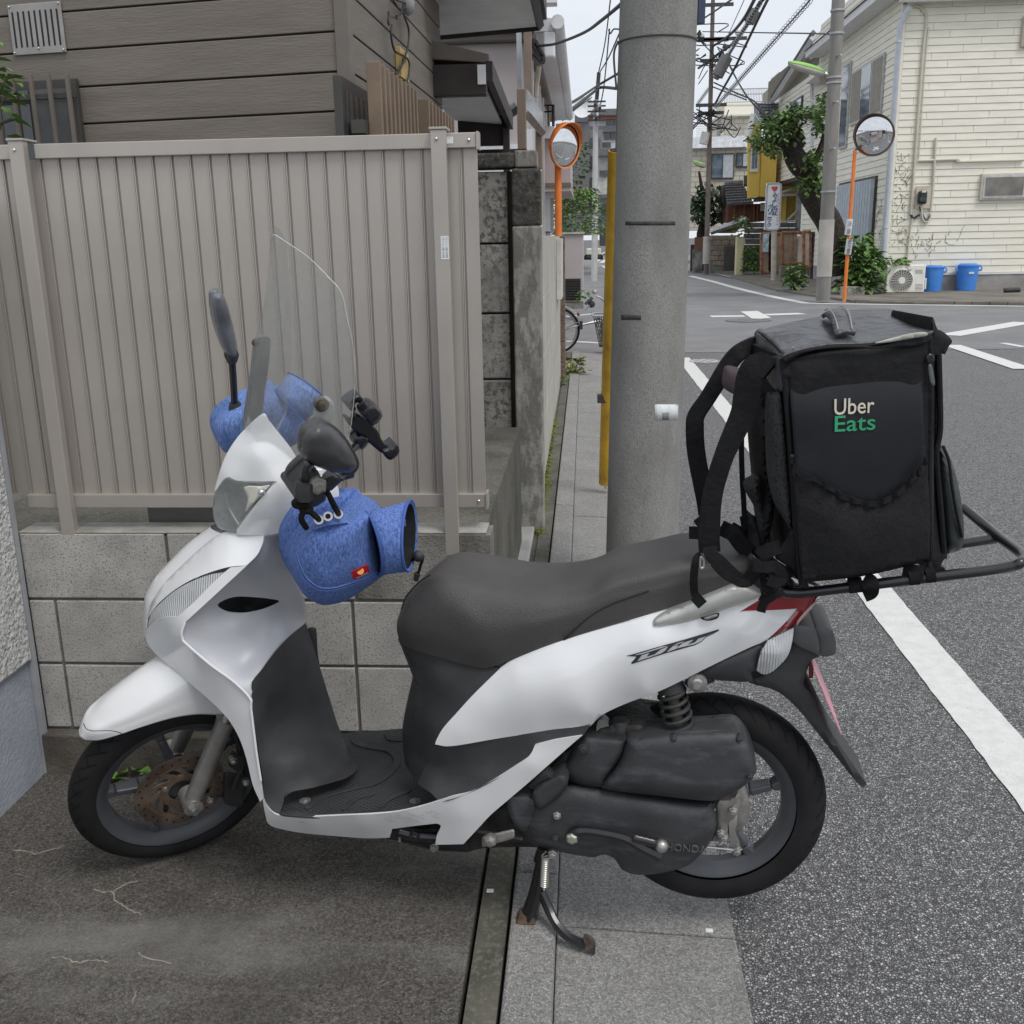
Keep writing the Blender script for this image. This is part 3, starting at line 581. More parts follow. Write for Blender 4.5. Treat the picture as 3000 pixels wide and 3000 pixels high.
kax = Vector(SF.u*math.cos(rad(26))+SF.a*math.sin(rad(26))); Rm = np.array(Matrix.Rotation(rad(42), 3, kax))
ha, hn, hu = Rm@SF.a, Rm@SF.n, Rm@SF.u
zlow = min((ha*math.cos(t)+hu*math.sin(t))[2] for t in np.linspace(0,6.283,90))*.21-.038
HF = Frame((fx[0],fx[1],-zlow), ha, hn, hu)
sc = thing('scooter', 'white scooter with clear windscreen, blue hand covers and rear rack', 'scooter', (-.3,2.1,0))
def spline_tube(name, fr, zk, pts, r, mtl, par, n=8, sm=6, **kw):
    P = crom([fr.pt(*zp(zk,p[0],p[1]), p[2]) for p in pts], sm); rr = r
    if hasattr(r, '__len__'): rr = list(np.interp(np.linspace(0,1,len(P)), np.linspace(0,1,len(r)), r))
    return obj(name, MB().tube(P, rr, n), mtl, par, smooth=True, **kw)
def bolt(fr, zk, x, y, n, r, par, mtl=None, hexh=True):
    c = fr.pt(*zp(zk,x,y), n); return obj('bolt', MB().lathe(c, fr.n, [(0,-.01),(r*1.35,-.01),(r*1.35,.002),(r,.003),(r,.008),(r*.6,.0095),(0,.0095)], 6 if hexh else 14), mtl or steel, par)
# ---- wheels
def tyre(name, c, ax, ref, R, r, par):
    mb = MB(); prof = []
    for i in range(15):
        q = rad(-118+236*i/14); prof.append((R+r*1.02*math.cos(q)*(1 if abs(q) > .6 else 1), r*math.sin(q)))
    mb.lathe(c, ax, prof, 72, ref); o = obj(name, mb, TYRE, par, smooth=True, sharp=0)
    uv = o.data.uv_layers.new(name='UVMap'); q = len(prof)
    for p in o.data.polygons:
        ii = [o.data.loops[l].vertex_index for l in p.loop_indices]; segs = [i//q for i in ii]; wrap = max(segs)-min(segs) > 10
        for l, i in zip(p.loop_indices, ii):
            s = i//q; s = s+72 if (wrap and s < 10) else s; uv.data[l].uv = (s/72, (i % q)/(q-1))
    return o
TYRE = rubm.copy(); TYRE.name = 'tyre_rubber'; t = TYRE.node_tree; b = t.nodes['Principled BSDF']
uvn = N(t,'ShaderNodeUVMap'); sx = N(t,'ShaderNodeSeparateXYZ'); t.links.new(uvn.outputs[0], sx.inputs[0])
def mth(op, a, bb=None, c=None):
    n = N(t,'ShaderNodeMath', operation=op)
    for i, v in enumerate((a, bb, c)):
        if v is None: continue
        if isinstance(v, (int,float)): n.inputs[i].default_value = v
        else: t.links.new(v, n.inputs[i])
    return n.outputs[0]
dv = mth('ABSOLUTE', mth('SUBTRACT', sx.outputs[1], .5)); fr_ = mth('FRACT', mth('ADD', mth('MULTIPLY', sx.outputs[0], 36.0), mth('MULTIPLY', dv, 5.2)))
g1 = mth('LESS_THAN', fr_, .2); g2 = mth('MULTIPLY', mth('GREATER_THAN', dv, .05), mth('LESS_THAN', dv, .27)); fr2 = mth('FRACT', mth('ADD', mth('MULTIPLY', sx.outputs[0], 36.0), mth('ADD', mth('MULTIPLY', dv, -3.0), .55)))
g3 = mth('MULTIPLY', mth('LESS_THAN', fr2, .13), mth('MULTIPLY', mth('GREATER_THAN', dv, .1), mth('LESS_THAN', dv, .2)))
gr = mth('MAXIMUM', mth('MULTIPLY', g1, g2), g3); bp = N(t,'ShaderNodeBump', Strength=1.0, Distance=.006); t.links.new(mth('SUBTRACT', 1.0, gr), bp.inputs['Height']); t.links.new(bp.outputs[0], b.inputs['Normal'])
mxx = N(t,'ShaderNodeMixRGB'); t.links.new(gr, mxx.inputs[0]); t.links.new(b.inputs['Base Color'].links[0].from_socket, mxx.inputs[1]); mxx.inputs[2].default_value = (.004,.004,.004,1); t.links.new(mxx.outputs[0], b.inputs['Base Color'])
def wheel(nm, c, ax, ref, R, r, nsp, ph):
    w_ = thing(nm, None, None, parent=sc)
    tyre('tyre', c, ax, ref, R, r, w_)
    ri = R-r*.55
    obj('rim', MB().lathe(c, ax, [(ri,-.03),(ri-.004,-.027),(ri-.018,-.018),(ri-.028,-.012),(ri-.028,.012),(ri-.018,.018),(ri-.006,.03),(ri+.002,.032),(ri+.004,.026)], 64, ref), rimm, w_, smooth=True)
    a3 = np.array(ax)/np.linalg.norm(ax); u = np.array(ref)-a3*(np.array(ref)@a3); u /= np.linalg.norm(u); v = np.cross(a3, u)
    for k in range(nsp):
        a = ph+k*2*math.pi/nsp; d = u*math.cos(a)+v*math.sin(a); e = np.cross(a3, d); mb = MB()
        q = [(.03,.017,.022),(.09,.012,.018),(ri-.045,.011,.014),(ri-.02,.02,.014)]
        for (r0,w0,h0),(r1,w1,h1) in zip(q[:-1],q[1:]):
            mb.hexa([c+d*r0-e*w0-a3*h0, c+d*r0+e*w0-a3*h0, c+d*r1+e*w1-a3*h1, c+d*r1-e*w1-a3*h1, c+d*r0-e*w0*.7+a3*h0, c+d*r0+e*w0*.7+a3*h0, c+d*r1+e*w1*.7+a3*h1, c+d*r1-e*w1*.7+a3*h1])
        obj('spoke', mb, rimm, w_, bevel=.004)
    obj('hub', MB().lathe(c, ax, [(0,-.04),(.032,-.04),(.036,-.02),(.036,.02),(.032,.035),(0,.035)], 24, ref), rimm, w_, smooth=True)
    return w_
fw = wheel('front_wheel', HF.o, HF.n, HF.a, .21, .038, 5, .45)
rw = wheel('rear_wheel', SF.o, SF.n, SF.a, .207, .044, 5, .3)
# brake disc with slots, drilled edge
c = HF.o+HF.n*.045; mb = MB().lathe(c, HF.n, [(.108,-.002),(.108,.002),(.082,.002),(.082,-.002)], 60, HF.a)
mb.f += []; dk = obj('brake_disc', mb, disk, fw, smooth=True)
mb = MB().lathe(c, HF.n, [(.083,-.0015),(.083,.0015),(.074,.0015),(.074,-.0015)], 48, HF.a).lathe(c, HF.n, [(.05,-.0015),(.05,.0015),(.03,.0015),(.03,-.0015)], 48, HF.a)
for k in range(11):
    a = k*2*math.pi/11; P = []
    for s in np.linspace(0,1,5): P.append(c+(HF.a*math.cos(a+s*.5)+HF.u*math.sin(a+s*.5))*(.047+.03*s))
    mb.strap(P, HF.n*.003, .011)
obj('disc_carrier', mb, mat('bronze_carrier', (.3,.22,.17), rough=.4, metal=.7, var=.2), fw)
for k in range(3):
    a = .5+k*2*math.pi/3; p = c+(HF.a*math.cos(a)+HF.u*math.sin(a))*.04; obj('disc_bolt', MB().lathe(p, HF.n, [(0,.006),(.006,.006),(.008,.0),(.008,-.004)], 12), steel, fw)
mb = MB()
for k in range(30):
    a = k*2*math.pi/30; p = c+(HF.a*math.cos(a)+HF.u*math.sin(a))*(.092+.008*(k%2)); mb.lathe(p, HF.n, [(0,.0026),(.0032,.0026),(.0032,.001)], 8)
obj('disc_hole', mb, blk_s, fw)
# ---- fork
def fork(n, zs, nm):
    a = HF.pt(*zp('G',985,790), .095)+HF.n*(n-.095); b = HF.pt(*zp('G',1168,360), .095)+HF.n*(n-.095); d = (b-a)/np.linalg.norm(b-a)
    t = thing('fork_leg', None, None, parent=sc)
    obj('lower_tube', MB().tube([a+d*.02, a+d*.08, b-d*.02, b], [.019,.022,.022,.025], 20), ally, t, smooth=True)
    obj('upper_tube', MB().tube([b-d*.01, b+d*.22], .0145, 16), steel, t, smooth=True)
    obj('foot_clamp', MB().tube([a-HF.n*.035, a+HF.n*.022], [.024,.022], 20), ally, t, smooth=True)
    if n > 0:
        obj('axle_nut', MB().lathe(a+HF.n*.022, HF.n, [(.0135,0),(.0135,.009),(.008,.010),(.0075,.018),(0,.018)], 6), steel, t)
        obj('foot_lug', MB().tube([a-d*.01, a+d*.05], [.02,.021], 16), ally, t, smooth=True)
fork(.095, 0, 'near'); fork(-.075, 0, 'far')
obj('brake_caliper', MB().hexa([HF.pt(*zp('G',x,y),.06-dn) for dn in (.05,0) for x,y in ((1150,800),(1250,820),(1270,650),(1150,630))]), blk_p, sc, bevel=.01)
obj('caliper_bracket', MB().hexa([HF.pt(*zp('G',x,y),.075-dn) for dn in (.03,0) for x,y in ((1170,600),(1230,640),(1250,560),(1190,520))]), blk_p, sc, bevel=.006)
for q in ((1080,780),(1200,575),(1265,690)): bolt(HF,'G',q[0],q[1],.085,.007,sc)
spline_tube('brake_hose', HF, 'G', [(1200,720,.07),(1235,600,.06),(1220,480,.03),(1190,380,.02)], .006, blk_p, sc)
# ---- front fender
def mir_rows(fr, rows, zk):                      # near half rows (from the centre line outwards) completed by their mirror image
    out = []
    for r in rows:
        P = [fr.pt(*zp(*(p[:3] if isinstance(p[0], str) else (zk, p[0], p[1]))), p[-1]) for p in r]
        out.append([fr.mir(p) for p in reversed(P)][:-1]+P)
    return out
fen = patch('front_fender', HF, mir_rows(HF, [
  [(76,1580,0),(84,1590,.01),(98,1602,.018),(118,1613,.024)],
  [(110,1508,0),(160,1535,.03),(195,1570,.044),(222,1614,.048)],
  [(180,1430,0),(270,1492,.044),(330,1540,.058),(372,1572,.064)],
  [(275,1335,0),(400,1432,.054),(480,1486,.068),(525,1520,.072)],
  [(410,1232,0),(565,1340,.06),(660,1416,.074),(722,1462,.077)],
  [(570,1130,0),(725,1245,.062),(830,1346,.077),(890,1434,.08)],
  [(730,1045,0),(885,1160,.064),(980,1300,.078),(1020,1434,.08)],
  [(870,985,0),(1005,1110,.064),(1090,1290,.078),(1135,1447,.08)]], 'B'), white, sc, nu=8, nv=8, solid=.004, sharp=60)
spline_tube('fender_trim_line', HF, 'B', [(108,1495,.024),(125,1530,.03),(165,1548,.046),(230,1548,.056),(300,1548,.062),(345,1556,.067),(382,1569,.07)], .0009, blk_p, fen)
# ---- front cowl, indicator, leg shield
up = sheet('front_cover', SF, [(1080,150,.06),(1190,152,.075),(1290,165,.09),(1382,172,.105,1),(1372,230,.12),(1335,305,.135),(1262,378,.152,1),(1140,388,.152),(1000,428,.146),(860,485,.136),(740,560,.121),(645,640,.106),(592,705,.096),(566,750,.088,1),(575,680,.083),(612,600,.078),(680,500,.07),(800,380,.06),(940,250,.055)],
   white, sc, zk='B', ctrl=[(1000,300,.105),(1200,260,.12),(800,450,.1)], mirror=True, close_mirror=([(1080,150,.06),(940,250,.055),(800,380,.06),(680,500,.07),(612,600,.078),(575,680,.083),(556,830,.09)],.05), skirt=.006, back=False, sharp=55)
sheet('front_indicator', SF, [(1108,427,.15,1),(1000,444,.148),(850,502,.138),(735,572,.125),(645,652,.11),(590,715,.1),(558,826,.09,1),(605,768,.118),(660,746,.138),(770,741,.155,1),(880,644,.158),(1000,525,.156)], clr, sc, zk='B', ctrl=[(750,660,.14),(900,560,.155)], mirror='sep', skirt=.006, back=False)
sheet('front_side_cover', SF, [(1262,380,.152,1),(1148,392,.153,1),(1104,428,.155),(1000,524,.159),(884,642,.161),(772,740,.159,1),(660,745,.141),(608,768,.12),(556,832,.09,1),(552,900,.086),(575,952,.086),(640,1024,.09),(830,1187,.122),(1000,1332,.145),(1085,1414,.153),(1150,1492,.158),(1215,1612,.162),(1262,1752,.166),('G',1300,700,.168),('G',1338,788,.17,1),('Z',205,655,.173,1),('G',1355,768,.174),(1330,1700,.175),(1293,1400,.175),(1287,1320,.175),(1170,1200,.174),(1000,1075,.174),(830,930,.173),(806,895,.172),(801,850,.172),(826,782,.17,1)],
   white, sc, zk='B', ctrl=[(690,850,.128),(720,960,.128),(900,1080,.156),(1050,1220,.165),(1200,1420,.168),(1280,1650,.171)], mirror=True, close_mirror=([(556,832,.09),(552,900,.086),(575,952,.086),(640,1024,.09),(760,1125,.11)],.045), lam=.03, skirt=.006, back=False, sharp=55)
spline_tube('shield_rim_highlight', SF, 'B', [(826,784,.171),(803,850,.174),(808,893,.174),(832,930,.175),(1000,1076,.176),(1170,1201,.176),(1285,1318,.177),(1294,1400,.177),(1331,1700,.177),(1362,1900,.176)], .0028, white, sc)
sheet('inner_cover', SF, [(1382,174,.09,1),(1500,172,.05),(1625,205,.0,1),(1605,300,.0),(1610,480,-.02),(1640,560,-.05),(1668,640,-.08),(1672,790,-.13,1),(1550,890,.02),(1450,1000,.08),(1370,1110,.13),(1312,1182,.155),(1297,1230,.163),(1300,1270,.168),(1287,1316,.171,1),(1170,1198,.17),(1000,1073,.168),(832,928,.167),(808,893,.167),(804,850,.168),(828,784,.168,1),(1000,625,.156),(1262,382,.145),(1335,308,.125),(1372,232,.11)],
   silv, sc, zk='B', ctrl=[(1000,850,.148),(1100,950,.13),(1350,900,.06),(1550,760,-.03),(1250,520,.1),(1480,400,.03),(1200,800,.11),(1250,1080,.12)], holes=[[(1050,665,.135),(1110,620,.12),(1200,598,.1),(1320,603,.07),(1420,613,.045),(1492,631,.025),(1420,672,.03),(1330,702,.055),(1220,718,.08),(1110,706,.11)]], lam=.05, skirt=.006, back=False, step=9)
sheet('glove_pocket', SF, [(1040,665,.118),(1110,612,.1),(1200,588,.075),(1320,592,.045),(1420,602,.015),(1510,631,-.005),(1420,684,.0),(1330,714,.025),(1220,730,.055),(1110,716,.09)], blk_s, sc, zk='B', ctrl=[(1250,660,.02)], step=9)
sheet('kick_panel', SF, [('B',1297,1232,.166),('B',1312,1184,.158),('B',1372,1112,.132),('B',1452,1002,.082),('B',1552,892,.022),('B',1672,792,-.125,1),('B',1690,835,-.15),(770,0,-.158),(800,90,-.16),(845,200,-.165),(872,300,-.15,1),(940,340,-.06),(965,385,-.02),(948,430,.01),(900,475,.04),(820,512,.07),(600,572,.11),(400,612,.145),(365,650,.153),(360,690,.157),(345,735,.162),(330,776,.167,1),(280,755,.17),(230,700,.171),(206,640,.172),(192,500,.172),(166,330,.171),(140,150,.17),(118,0,.168)],
   blk_p, sc, zk='Z', ctrl=[('B',1500,1250,.06),('B',1480,1500,.06),('B',1650,1100,-.06),('B',1400,1600,.12),('B',1750,1600,-.07),(500,300,.09),(700,300,-.01),(500,500,.11),(760,430,.0),(300,600,.155)], lam=.04, skirt=.006, back=False, step=10)
sheet('kick_panel_flap', SF, [('B',1692,835,-.165),('B',1740,818,-.17),('B',1756,850,-.17),('B',1765,1000,-.17),('B',1775,1090,-.17),('B',1720,960,-.165)], blk_p, sc, solid=.003, step=8)
# ---- footboard
zf = SF.pt(*zp('Z',600,803), .165)[2]; FL = Frame((0,0,zf), (1,0,0), (0,0,1), (0,1,0))
flm = mat('floor_mat', (.04,.042,.046), rough=.6, var=.15, scale=8); addspeck(flm, 5, .5, .7, (.075,.078,.085), .6)
t = flm.node_tree; vb = N(t,'ShaderNodeTexVoronoi', Scale=105.0, Randomness=0.0); mpn = N(t,'ShaderNodeMapping'); mpn.inputs['Rotation'].default_value = (0,0,.6); tx = N(t,'ShaderNodeTexCoord'); t.links.new(tx.outputs['Object'], mpn.inputs[0]); t.links.new(mpn.outputs[0], vb.inputs['Vector'])
rr = N(t,'ShaderNodeValToRGB'); rr.color_ramp.elements[0].position = .26; rr.color_ramp.elements[1].position = .36; t.links.new(vb.outputs['Distance'], rr.inputs[0]); b = t.nodes['Principled BSDF']
mxx = N(t,'ShaderNodeMixRGB', blend_type='MULTIPLY'); mxx.inputs[0].default_value = .85; t.links.new(b.inputs['Base Color'].links[0].from_socket, mxx.inputs[1]); t.links.new(rr.outputs[0], mxx.inputs[2]); t.links.new(mxx.outputs[0], b.inputs['Base Color'])
bp = N(t,'ShaderNodeBump', Strength=.8, Distance=.002); t.links.new(rr.outputs[0], bp.inputs['Height']); t.links.new(bp.outputs[0], b.inputs['Normal'])
fl = sheet('footboard_mat', FL, [(335,772,0,1),(600,797,0),(850,787,0),(1100,774,0),(1400,733,0),(1660,655,0),(1932,560,0,1),(1750,300,0),(1460,84,0,1),(1100,112,0),(790,138,0,1),(780,300,0),(600,520,0),(365,650,0)], flm, sc, zk='Z', skirt=.02, step=16, smooth=False)
def floor_band(pts, wd, h=.004, mtl=blk_p):
    P = crom([FL.pt(*zp('Z',*p), h*.5) for p in pts], 6); Wv = []
    for i in range(len(P)):
        tt = P[min(i+1,len(P)-1)]-P[max(i-1,0)]; q = np.array((-tt[1],tt[0],0)); Wv.append(q/np.linalg.norm(q)*wd*(1 if 0 < i < len(P)-1 else .4))
    obj('raised_band', MB().strap(P, Wv, h), mtl, fl, bevel=.0015)
floor_band([(930,140),(940,205),(1060,245),(1200,270),(1265,320),(1268,390),(1130,520),(880,585),(660,650),(540,745)], .017)
floor_band([(1190,125),(1220,178),(1320,190)], .014); floor_band([(1100,620),(960,655),(840,755)], .012); floor_band([(1390,592),(1240,650),(1130,735)], .012)
floor_band([(330,780),(600,800),(850,790),(1100,777),(1400,736),(1660,660),(1800,605)], .016, .006)
for q in ((535,683),(1425,688)):
    p = FL.pt(*zp('Z',*q)); obj('floor_bolt', MB().lathe(p, (0,0,1), [(.013,.0),(.013,.003),(.006,.003),(.006,.007),(0,.008)], 12), ally, fl)
sheet('floor_skirt', SF, [(203,668,.173,1),(225,717,.173),(272,772,.173),(340,802,.173),(440,810,.173),(600,808,.173),(850,797,.173),(1100,785,.172),(1300,764,.172),(1500,717,.171),(1700,652,.17),(1932,577,.168),('D',1130,1573,.167),('D',1190,1523,.165),('D',1217,1467,.162,1),('D',1350,1433,.158),('D',1515,1406,.152,1),('D',1440,1470,.15),('D',1200,1682,.152),('D',1060,1802,.152),('D',940,1905,.15),(1932,905,.145),(1815,1030,.14,1),(1588,1035,.135,1),(1600,960,.14),(1632,885,.148),(1600,862,.15,1),(1400,885,.148),(1240,907,.145,1),(1218,978,.128,1),(1020,982,.12),(800,966,.12),(520,940,.125),(330,905,.14),(242,868,.15),(215,800,.16),(192,672,.171,1)],
   white, sc, zk='Z', ctrl=[(600,870,.172),(1000,880,.17),(1400,820,.17),(800,940,.14),(350,850,.168),(1800,800,.165),('D',1200,1600,.166)], mirror=False, lam=.04, skirt=.006, back=False, step=10, sharp=55)
obj('floor_skirt', MB().hexa([SF.o*np.array((1,1,0))+SF.a*(a-.0)+SF.n*n+np.array((0,0,z)) for z in (zf-.09,zf-.022) for a,n in ((-.95,-.15),(-.3,-.15),(-.3,-.12),(-.95,-.12))]), white, sc, bevel=.01)
mb = MB()
for i in range(16):
    x = 1180+i*27+random.uniform(-20,20); y = 800+random.uniform(0,55)-i*3.4; L = random.uniform(20,75)
    mb.tube([SF.pt(*zp('Z',x,y),.1725),SF.pt(*zp('Z',x+L*.5,y+L*.22),.1724),SF.pt(*zp('Z',x+L,y+L*.34),.172)], .0005, 5)
obj('scuff_mark', mb, mat('scuff_grey', (.22,.22,.22), rough=.8), sc)
# ---- seat and body
S_ = [[(395,560,0),(366,640,.05),(350,700,.07),(352,760,.07),(374,830,.06)],[(470,455,0),(450,520,.075),(430,640,.1),(440,760,.105),(480,874,.095)],[(600,378,0),(600,412,.085),(600,560,.125),(610,750,.13),(640,922,.115)],[(760,372,0),(760,425,.095),(760,600,.14),(770,800,.14),(800,965,.125)],[(950,398,0),(940,475,.105),(920,680,.145),(920,850,.145),(930,978,.13)],[(1150,417,0),(1140,518,.11),(1130,680,.145),(1140,810,.145),(1160,893,.135)],[(1380,400,0),(1370,522,.112),(1370,640,.142),(1390,730,.142),(1410,808,.135)],[(1560,352,0),(1560,488,.112),(1560,590,.138),(1580,690,.138),(1600,758,.132)],[(1720,312,0),(1710,418,.112),(1710,530,.135),(1730,630,.135),(1750,714,.13)],[(1932,275,0),(1932,370,.11),(1932,480,.13),(1932,570,.13),(1932,660,.126)],[('E',690,14,0),('E',690,95,.105),('E',690,200,.125),('E',700,280,.125),('E',710,348,.12)],[('E',1000,24,0),('E',1000,85,.09),('E',1000,150,.11),('E',1000,200,.11),('E',1000,248,.108)],[('E',1090,70,0),('E',1090,95,.07),('E',1090,130,.085),('E',1080,170,.085),('E',1060,210,.085)]]
seat = patch('seat', SF, mir_rows(SF, S_, 'D'), seatm, sc, nu=7, nv=7, sharp=0)
spline_tube('seat_seam', SF, 'D', [(1400,805,.138),(1450,760,.1405),(1560,660,.1395),(1700,580,.1375),(1932,497,.1325),('E',300,300,.13)][:5], .0016, blk_s, seat)
spline_tube('seat_seam', SF, 'D', [(378,610,.076),(410,530,.077),(480,450,.079),(560,395,.08)], .0016, blk_s, seat)
sheet('centre_cover', SF, [(405,845,.05,1),(430,930,.062),(482,1075,.068),(486,1110,.068),(460,1230,.063),(432,1380,.058),(426,1500,.058),(436,1640,.068),(482,1705,.1,1),(540,1570,.127),(585,1468,.142,1),(640,1362,.143),(720,1272,.141),(820,1162,.138),(900,1082,.133),(1000,980,.126,1),(880,960,.12),(760,925,.11),(620,890,.095),(500,860,.075)],
   blk_p, sc, zk='D', ctrl=[(600,1050,.11),(700,1000,.115),(520,1300,.105),(520,1450,.105)], mirror=True, close_mirror=([(405,845,.05),(430,930,.062),(482,1075,.068),(486,1110,.068),(460,1230,.063),(432,1380,.058),(426,1500,.058),(436,1640,.068)],.03), skirt=.006, back=False)
sheet('lower_side_cover', SF, [(583,1468,.142,1),(700,1470,.148),(1000,1420,.15),(1350,1368,.15),(1565,1343,.146,1),(1518,1410,.148,1),(1350,1437,.153),(1219,1470,.158,1),(1192,1525,.162),(1132,1577,.165),(962,1688,.168),(802,1768,.17),(640,1822,.17),(560,1765,.15),(478,1712,.11,1),(538,1570,.125)], blk_p, sc, zk='D', ctrl=[(800,1600,.148),(650,1680,.138),(1000,1550,.155)], mirror='sep', skirt=.006, back=False)
body = sheet('side_body', SF, [(590,1462,.15,1),(600,1430,.15),(640,1360,.15),(720,1270,.148),(820,1160,.146),(900,1080,.142),(1002,981,.135,1),(1100,923,.135),(1400,808,.137),(1700,718,.136),(1932,654,.134),('E',250,490,.133),('E',480,420,.13),('E',720,345,.122),('E',960,250,.112,1),('E',1140,330,.108,1),('E',1000,414,.114,1),('E',1180,404,.112),('E',1362,395,.09,1),('E',1280,490,.095),('E',1170,590,.1),('E',1060,640,.108),('E',850,740,.118),('E',630,850,.125),('E',480,920,.128),('E',300,985,.13),('E',150,1055,.132),('E',62,1133,.135,1),(1350,1370,.145),(1000,1422,.15),(700,1472,.153)],
   white, sc, zk='D', ctrl=[(900,1200,.158),(1100,1080,.165),(1100,1020,.158),(1400,985,.168),(1400,900,.156),(1932,850,.164),(1932,770,.158),(1932,715,.146),(1200,1280,.168),(1550,1262,.168),(1932,1122,.16),('E',300,840,.155),('E',300,640,.158),('E',300,545,.146),('E',700,700,.15),('E',700,560,.15),('E',1000,540,.135),(750,1390,.158)], mirror=True, lam=.06, skirt=.006, back=False, step=10, sharp=55)
mb = MB()   # under-seat frame closing the body from below
gr_ = sheet('grab_rail', SF, [(455,492,.145),(470,455,.143),(560,405,.14),(720,345,.135),(960,245,.125,1),(1060,250,.118),(1132,288,.112,1),(1118,322,.115),(900,402,.132),(700,472,.14),(560,502,.145),(470,508,.146)], mat('satin_silver', (.6,.6,.57), rough=.45, metal=.55, var=.04), sc, zk='E', puff=(26,.012), skirt=.02, mirror='sep', step=9)
sheet('rail_recess', SF, [(755,452,.147),(800,440,.147),(868,420,.147),(872,440,.148),(855,458,.149),(800,470,.149)], blk_s, body, zk='E', step=7, solid=.002); sheet('latch_tab', SF, [(782,450,.152),(855,428,.152),(858,445,.153),(795,464,.153)], ally, body, zk='E', step=7, solid=.002)
# emblem: outlined slanted letters laid on the panel
from mathutils.bvhtree import BVHTree
def bvh_of(o): return BVHTree.FromPolygons([v.co for v in o.data.vertices], [p.vertices[:] for p in o.data.polygons])
def decal_on(bv, fr, nm, poly, zk, off, mtl, par, step=6):
    def f(X, Y):
        out = []
        for x_, y_ in zip(np.atleast_1d(X), np.atleast_1d(Y)):
            h_ = bv.ray_cast(Vector(CO), Vector(ray(x_, y_)).normalized()); out.append(((np.array(h_[0])-fr.o)@fr.n+off) if h_[0] is not None else np.nan)
        out = np.array(out); out[np.isnan(out)] = np.nanmean(out) if not np.all(np.isnan(out)) else 0; return out
    return sheet(nm, fr, [(p[0],p[1],0,1) for p in poly], mtl, par, zk=zk, step=step, n=3, fn=f, skirt=.0015, back=False)
def stroke(bv, fr, nm, pts, w_, zk, off, mtl, par):
    P = [np.array(p, float) for p in pts]; L_, R_ = [], []
    for i in range(len(P)):
        t_ = P[min(i+1,len(P)-1)]-P[max(i-1,0)]; t_ /= np.linalg.norm(t_); q = np.array((-t_[1],t_[0]))*w_/2; L_.append(P[i]+q); R_.append(P[i]-q)
    return decal_on(bv, fr, nm, L_+R_[::-1], zk, off, mtl, par, 5)
bvh = bvh_of(body)
em = decal_on(bvh, SF, 'emblem', [(55,346),(100,336),(320,272),(440,238),(640,182),(975,82),(978,94),(920,127),(852,158),(802,208),(742,238),(600,278),(440,322),(106,428),(100,416),(152,360),(140,352)], 'e', .0012, blk_p, body)
slp = mat('silver_print', (.52,.53,.56), rough=.3, metal=.2)
for poly in ([(135,340),(300,290),(400,258),(462,250),(385,274),(200,330)],[(160,400),(205,342),(282,318),(250,358),(330,336),(392,286),(466,256),(445,288),(404,320),(280,362)],[(456,308),(515,252),(572,240),(545,278)],[(550,273),(606,226),(650,208),(720,188),(655,238),(736,214),(772,176),(850,152),(800,200),(740,228)],[(806,172),(915,120),(852,150)],[(520,244),(580,216),(632,204),(560,232)]):
    decal_on(bvh, SF, 'emblem_fill', poly, 'e', .0028, slp, em, 4)
# ---- tail
sheet('tail_light', SF, [(1000,414,.113,1),(1140,335,.106),(1290,303,.1,1),(1490,300,.055,1),(1440,385,.06),(1375,465,.068),(1300,525,.078),(1178,597,.097,1),(1278,492,.093),(1364,396,.088,1),(1180,403,.11)], red, sc, zk='E', ctrl=[(1300,360,.095)], mirror=True, close_mirror=([(1290,303,.1),(1490,300,.055),(1440,385,.06),(1375,465,.068),(1300,525,.078),(1178,597,.097)],-.02), skirt=.006, back=False, step=8)
sheet('tail_light_edge', SF, [(1500,330,.062,1),(1462,385,.065),(1380,480,.07),(1350,520,.074,1),(1375,460,.072),(1440,385,.066)], mat('pale_red_trim', (.6,.4,.36), rough=.2, coat=1), sc, zk='E', step=7, solid=.002)
sheet('rear_indicator', SF, [(1342,515,.09,1),(1335,590,.103),(1310,680,.112),(1262,742,.117),(1200,795,.115),(1150,806,.11),(1108,782,.113,1),(1130,690,.12),(1165,620,.115),(1205,583,.105)], clr, sc, zk='E', ctrl=[(1230,680,.125)], mirror='sep', skirt=.006, back=False, step=8)
obj('indicator_bulb', MB().ball(SF.pt(*zp('E',1166,705),.114), .007, .006, .009, 10), ora, sc, smooth=True)
sheet('tail_under_cover', SF, [(840,742,.112),(1060,645,.105),(1170,598,.098),(1140,650,.1),(1112,720,.104),(1100,780,.105),(1072,800,.104),(1070,852,.1),(860,842,.1),(740,812,.1)], blk_d, sc, zk='E', skirt=.2, step=12, puff=(30,.008))
sheet('rear_fender', SF, [(1060,850,.06),(1150,815,.06),(1250,735,.06),(1325,600,.06),(1345,495,.06,1),(1475,512,.06),(1500,600,.06),(1505,690,.06),(1452,725,.06),(1405,870,.06),(1465,945,.06),(1565,1150,.06),(1665,1300,.06),(1803,1500,.06,1),(1768,1512,.06),(1700,1440,.06),(1500,1185,.06),(1350,1005,.06),(1230,910,.06),(1100,872,.06)], blk_p, sc, zk='E', skirt=.12, step=14, puff=(18,.006))
GHS = mat('grey_housing', (.085,.086,.09), rough=.45, var=.15, scale=8)
sheet('rear_housing', SF, [(1345,497,.075,1),(1475,510,.075,1),(1502,600,.075),(1505,690,.075,1),(1340,600,.075)], GHS, sc, zk='E', skirt=.15, step=14, puff=(6,.003))
sheet('rear_bumper_box', SF, [(1480,514,.07),(1575,524,.07),(1606,595,.07),(1606,668,.07),(1588,686,.07),(1508,690,.07),(1502,600,.07)], GHS, sc, zk='E', skirt=.14, step=14, puff=(6,.004))
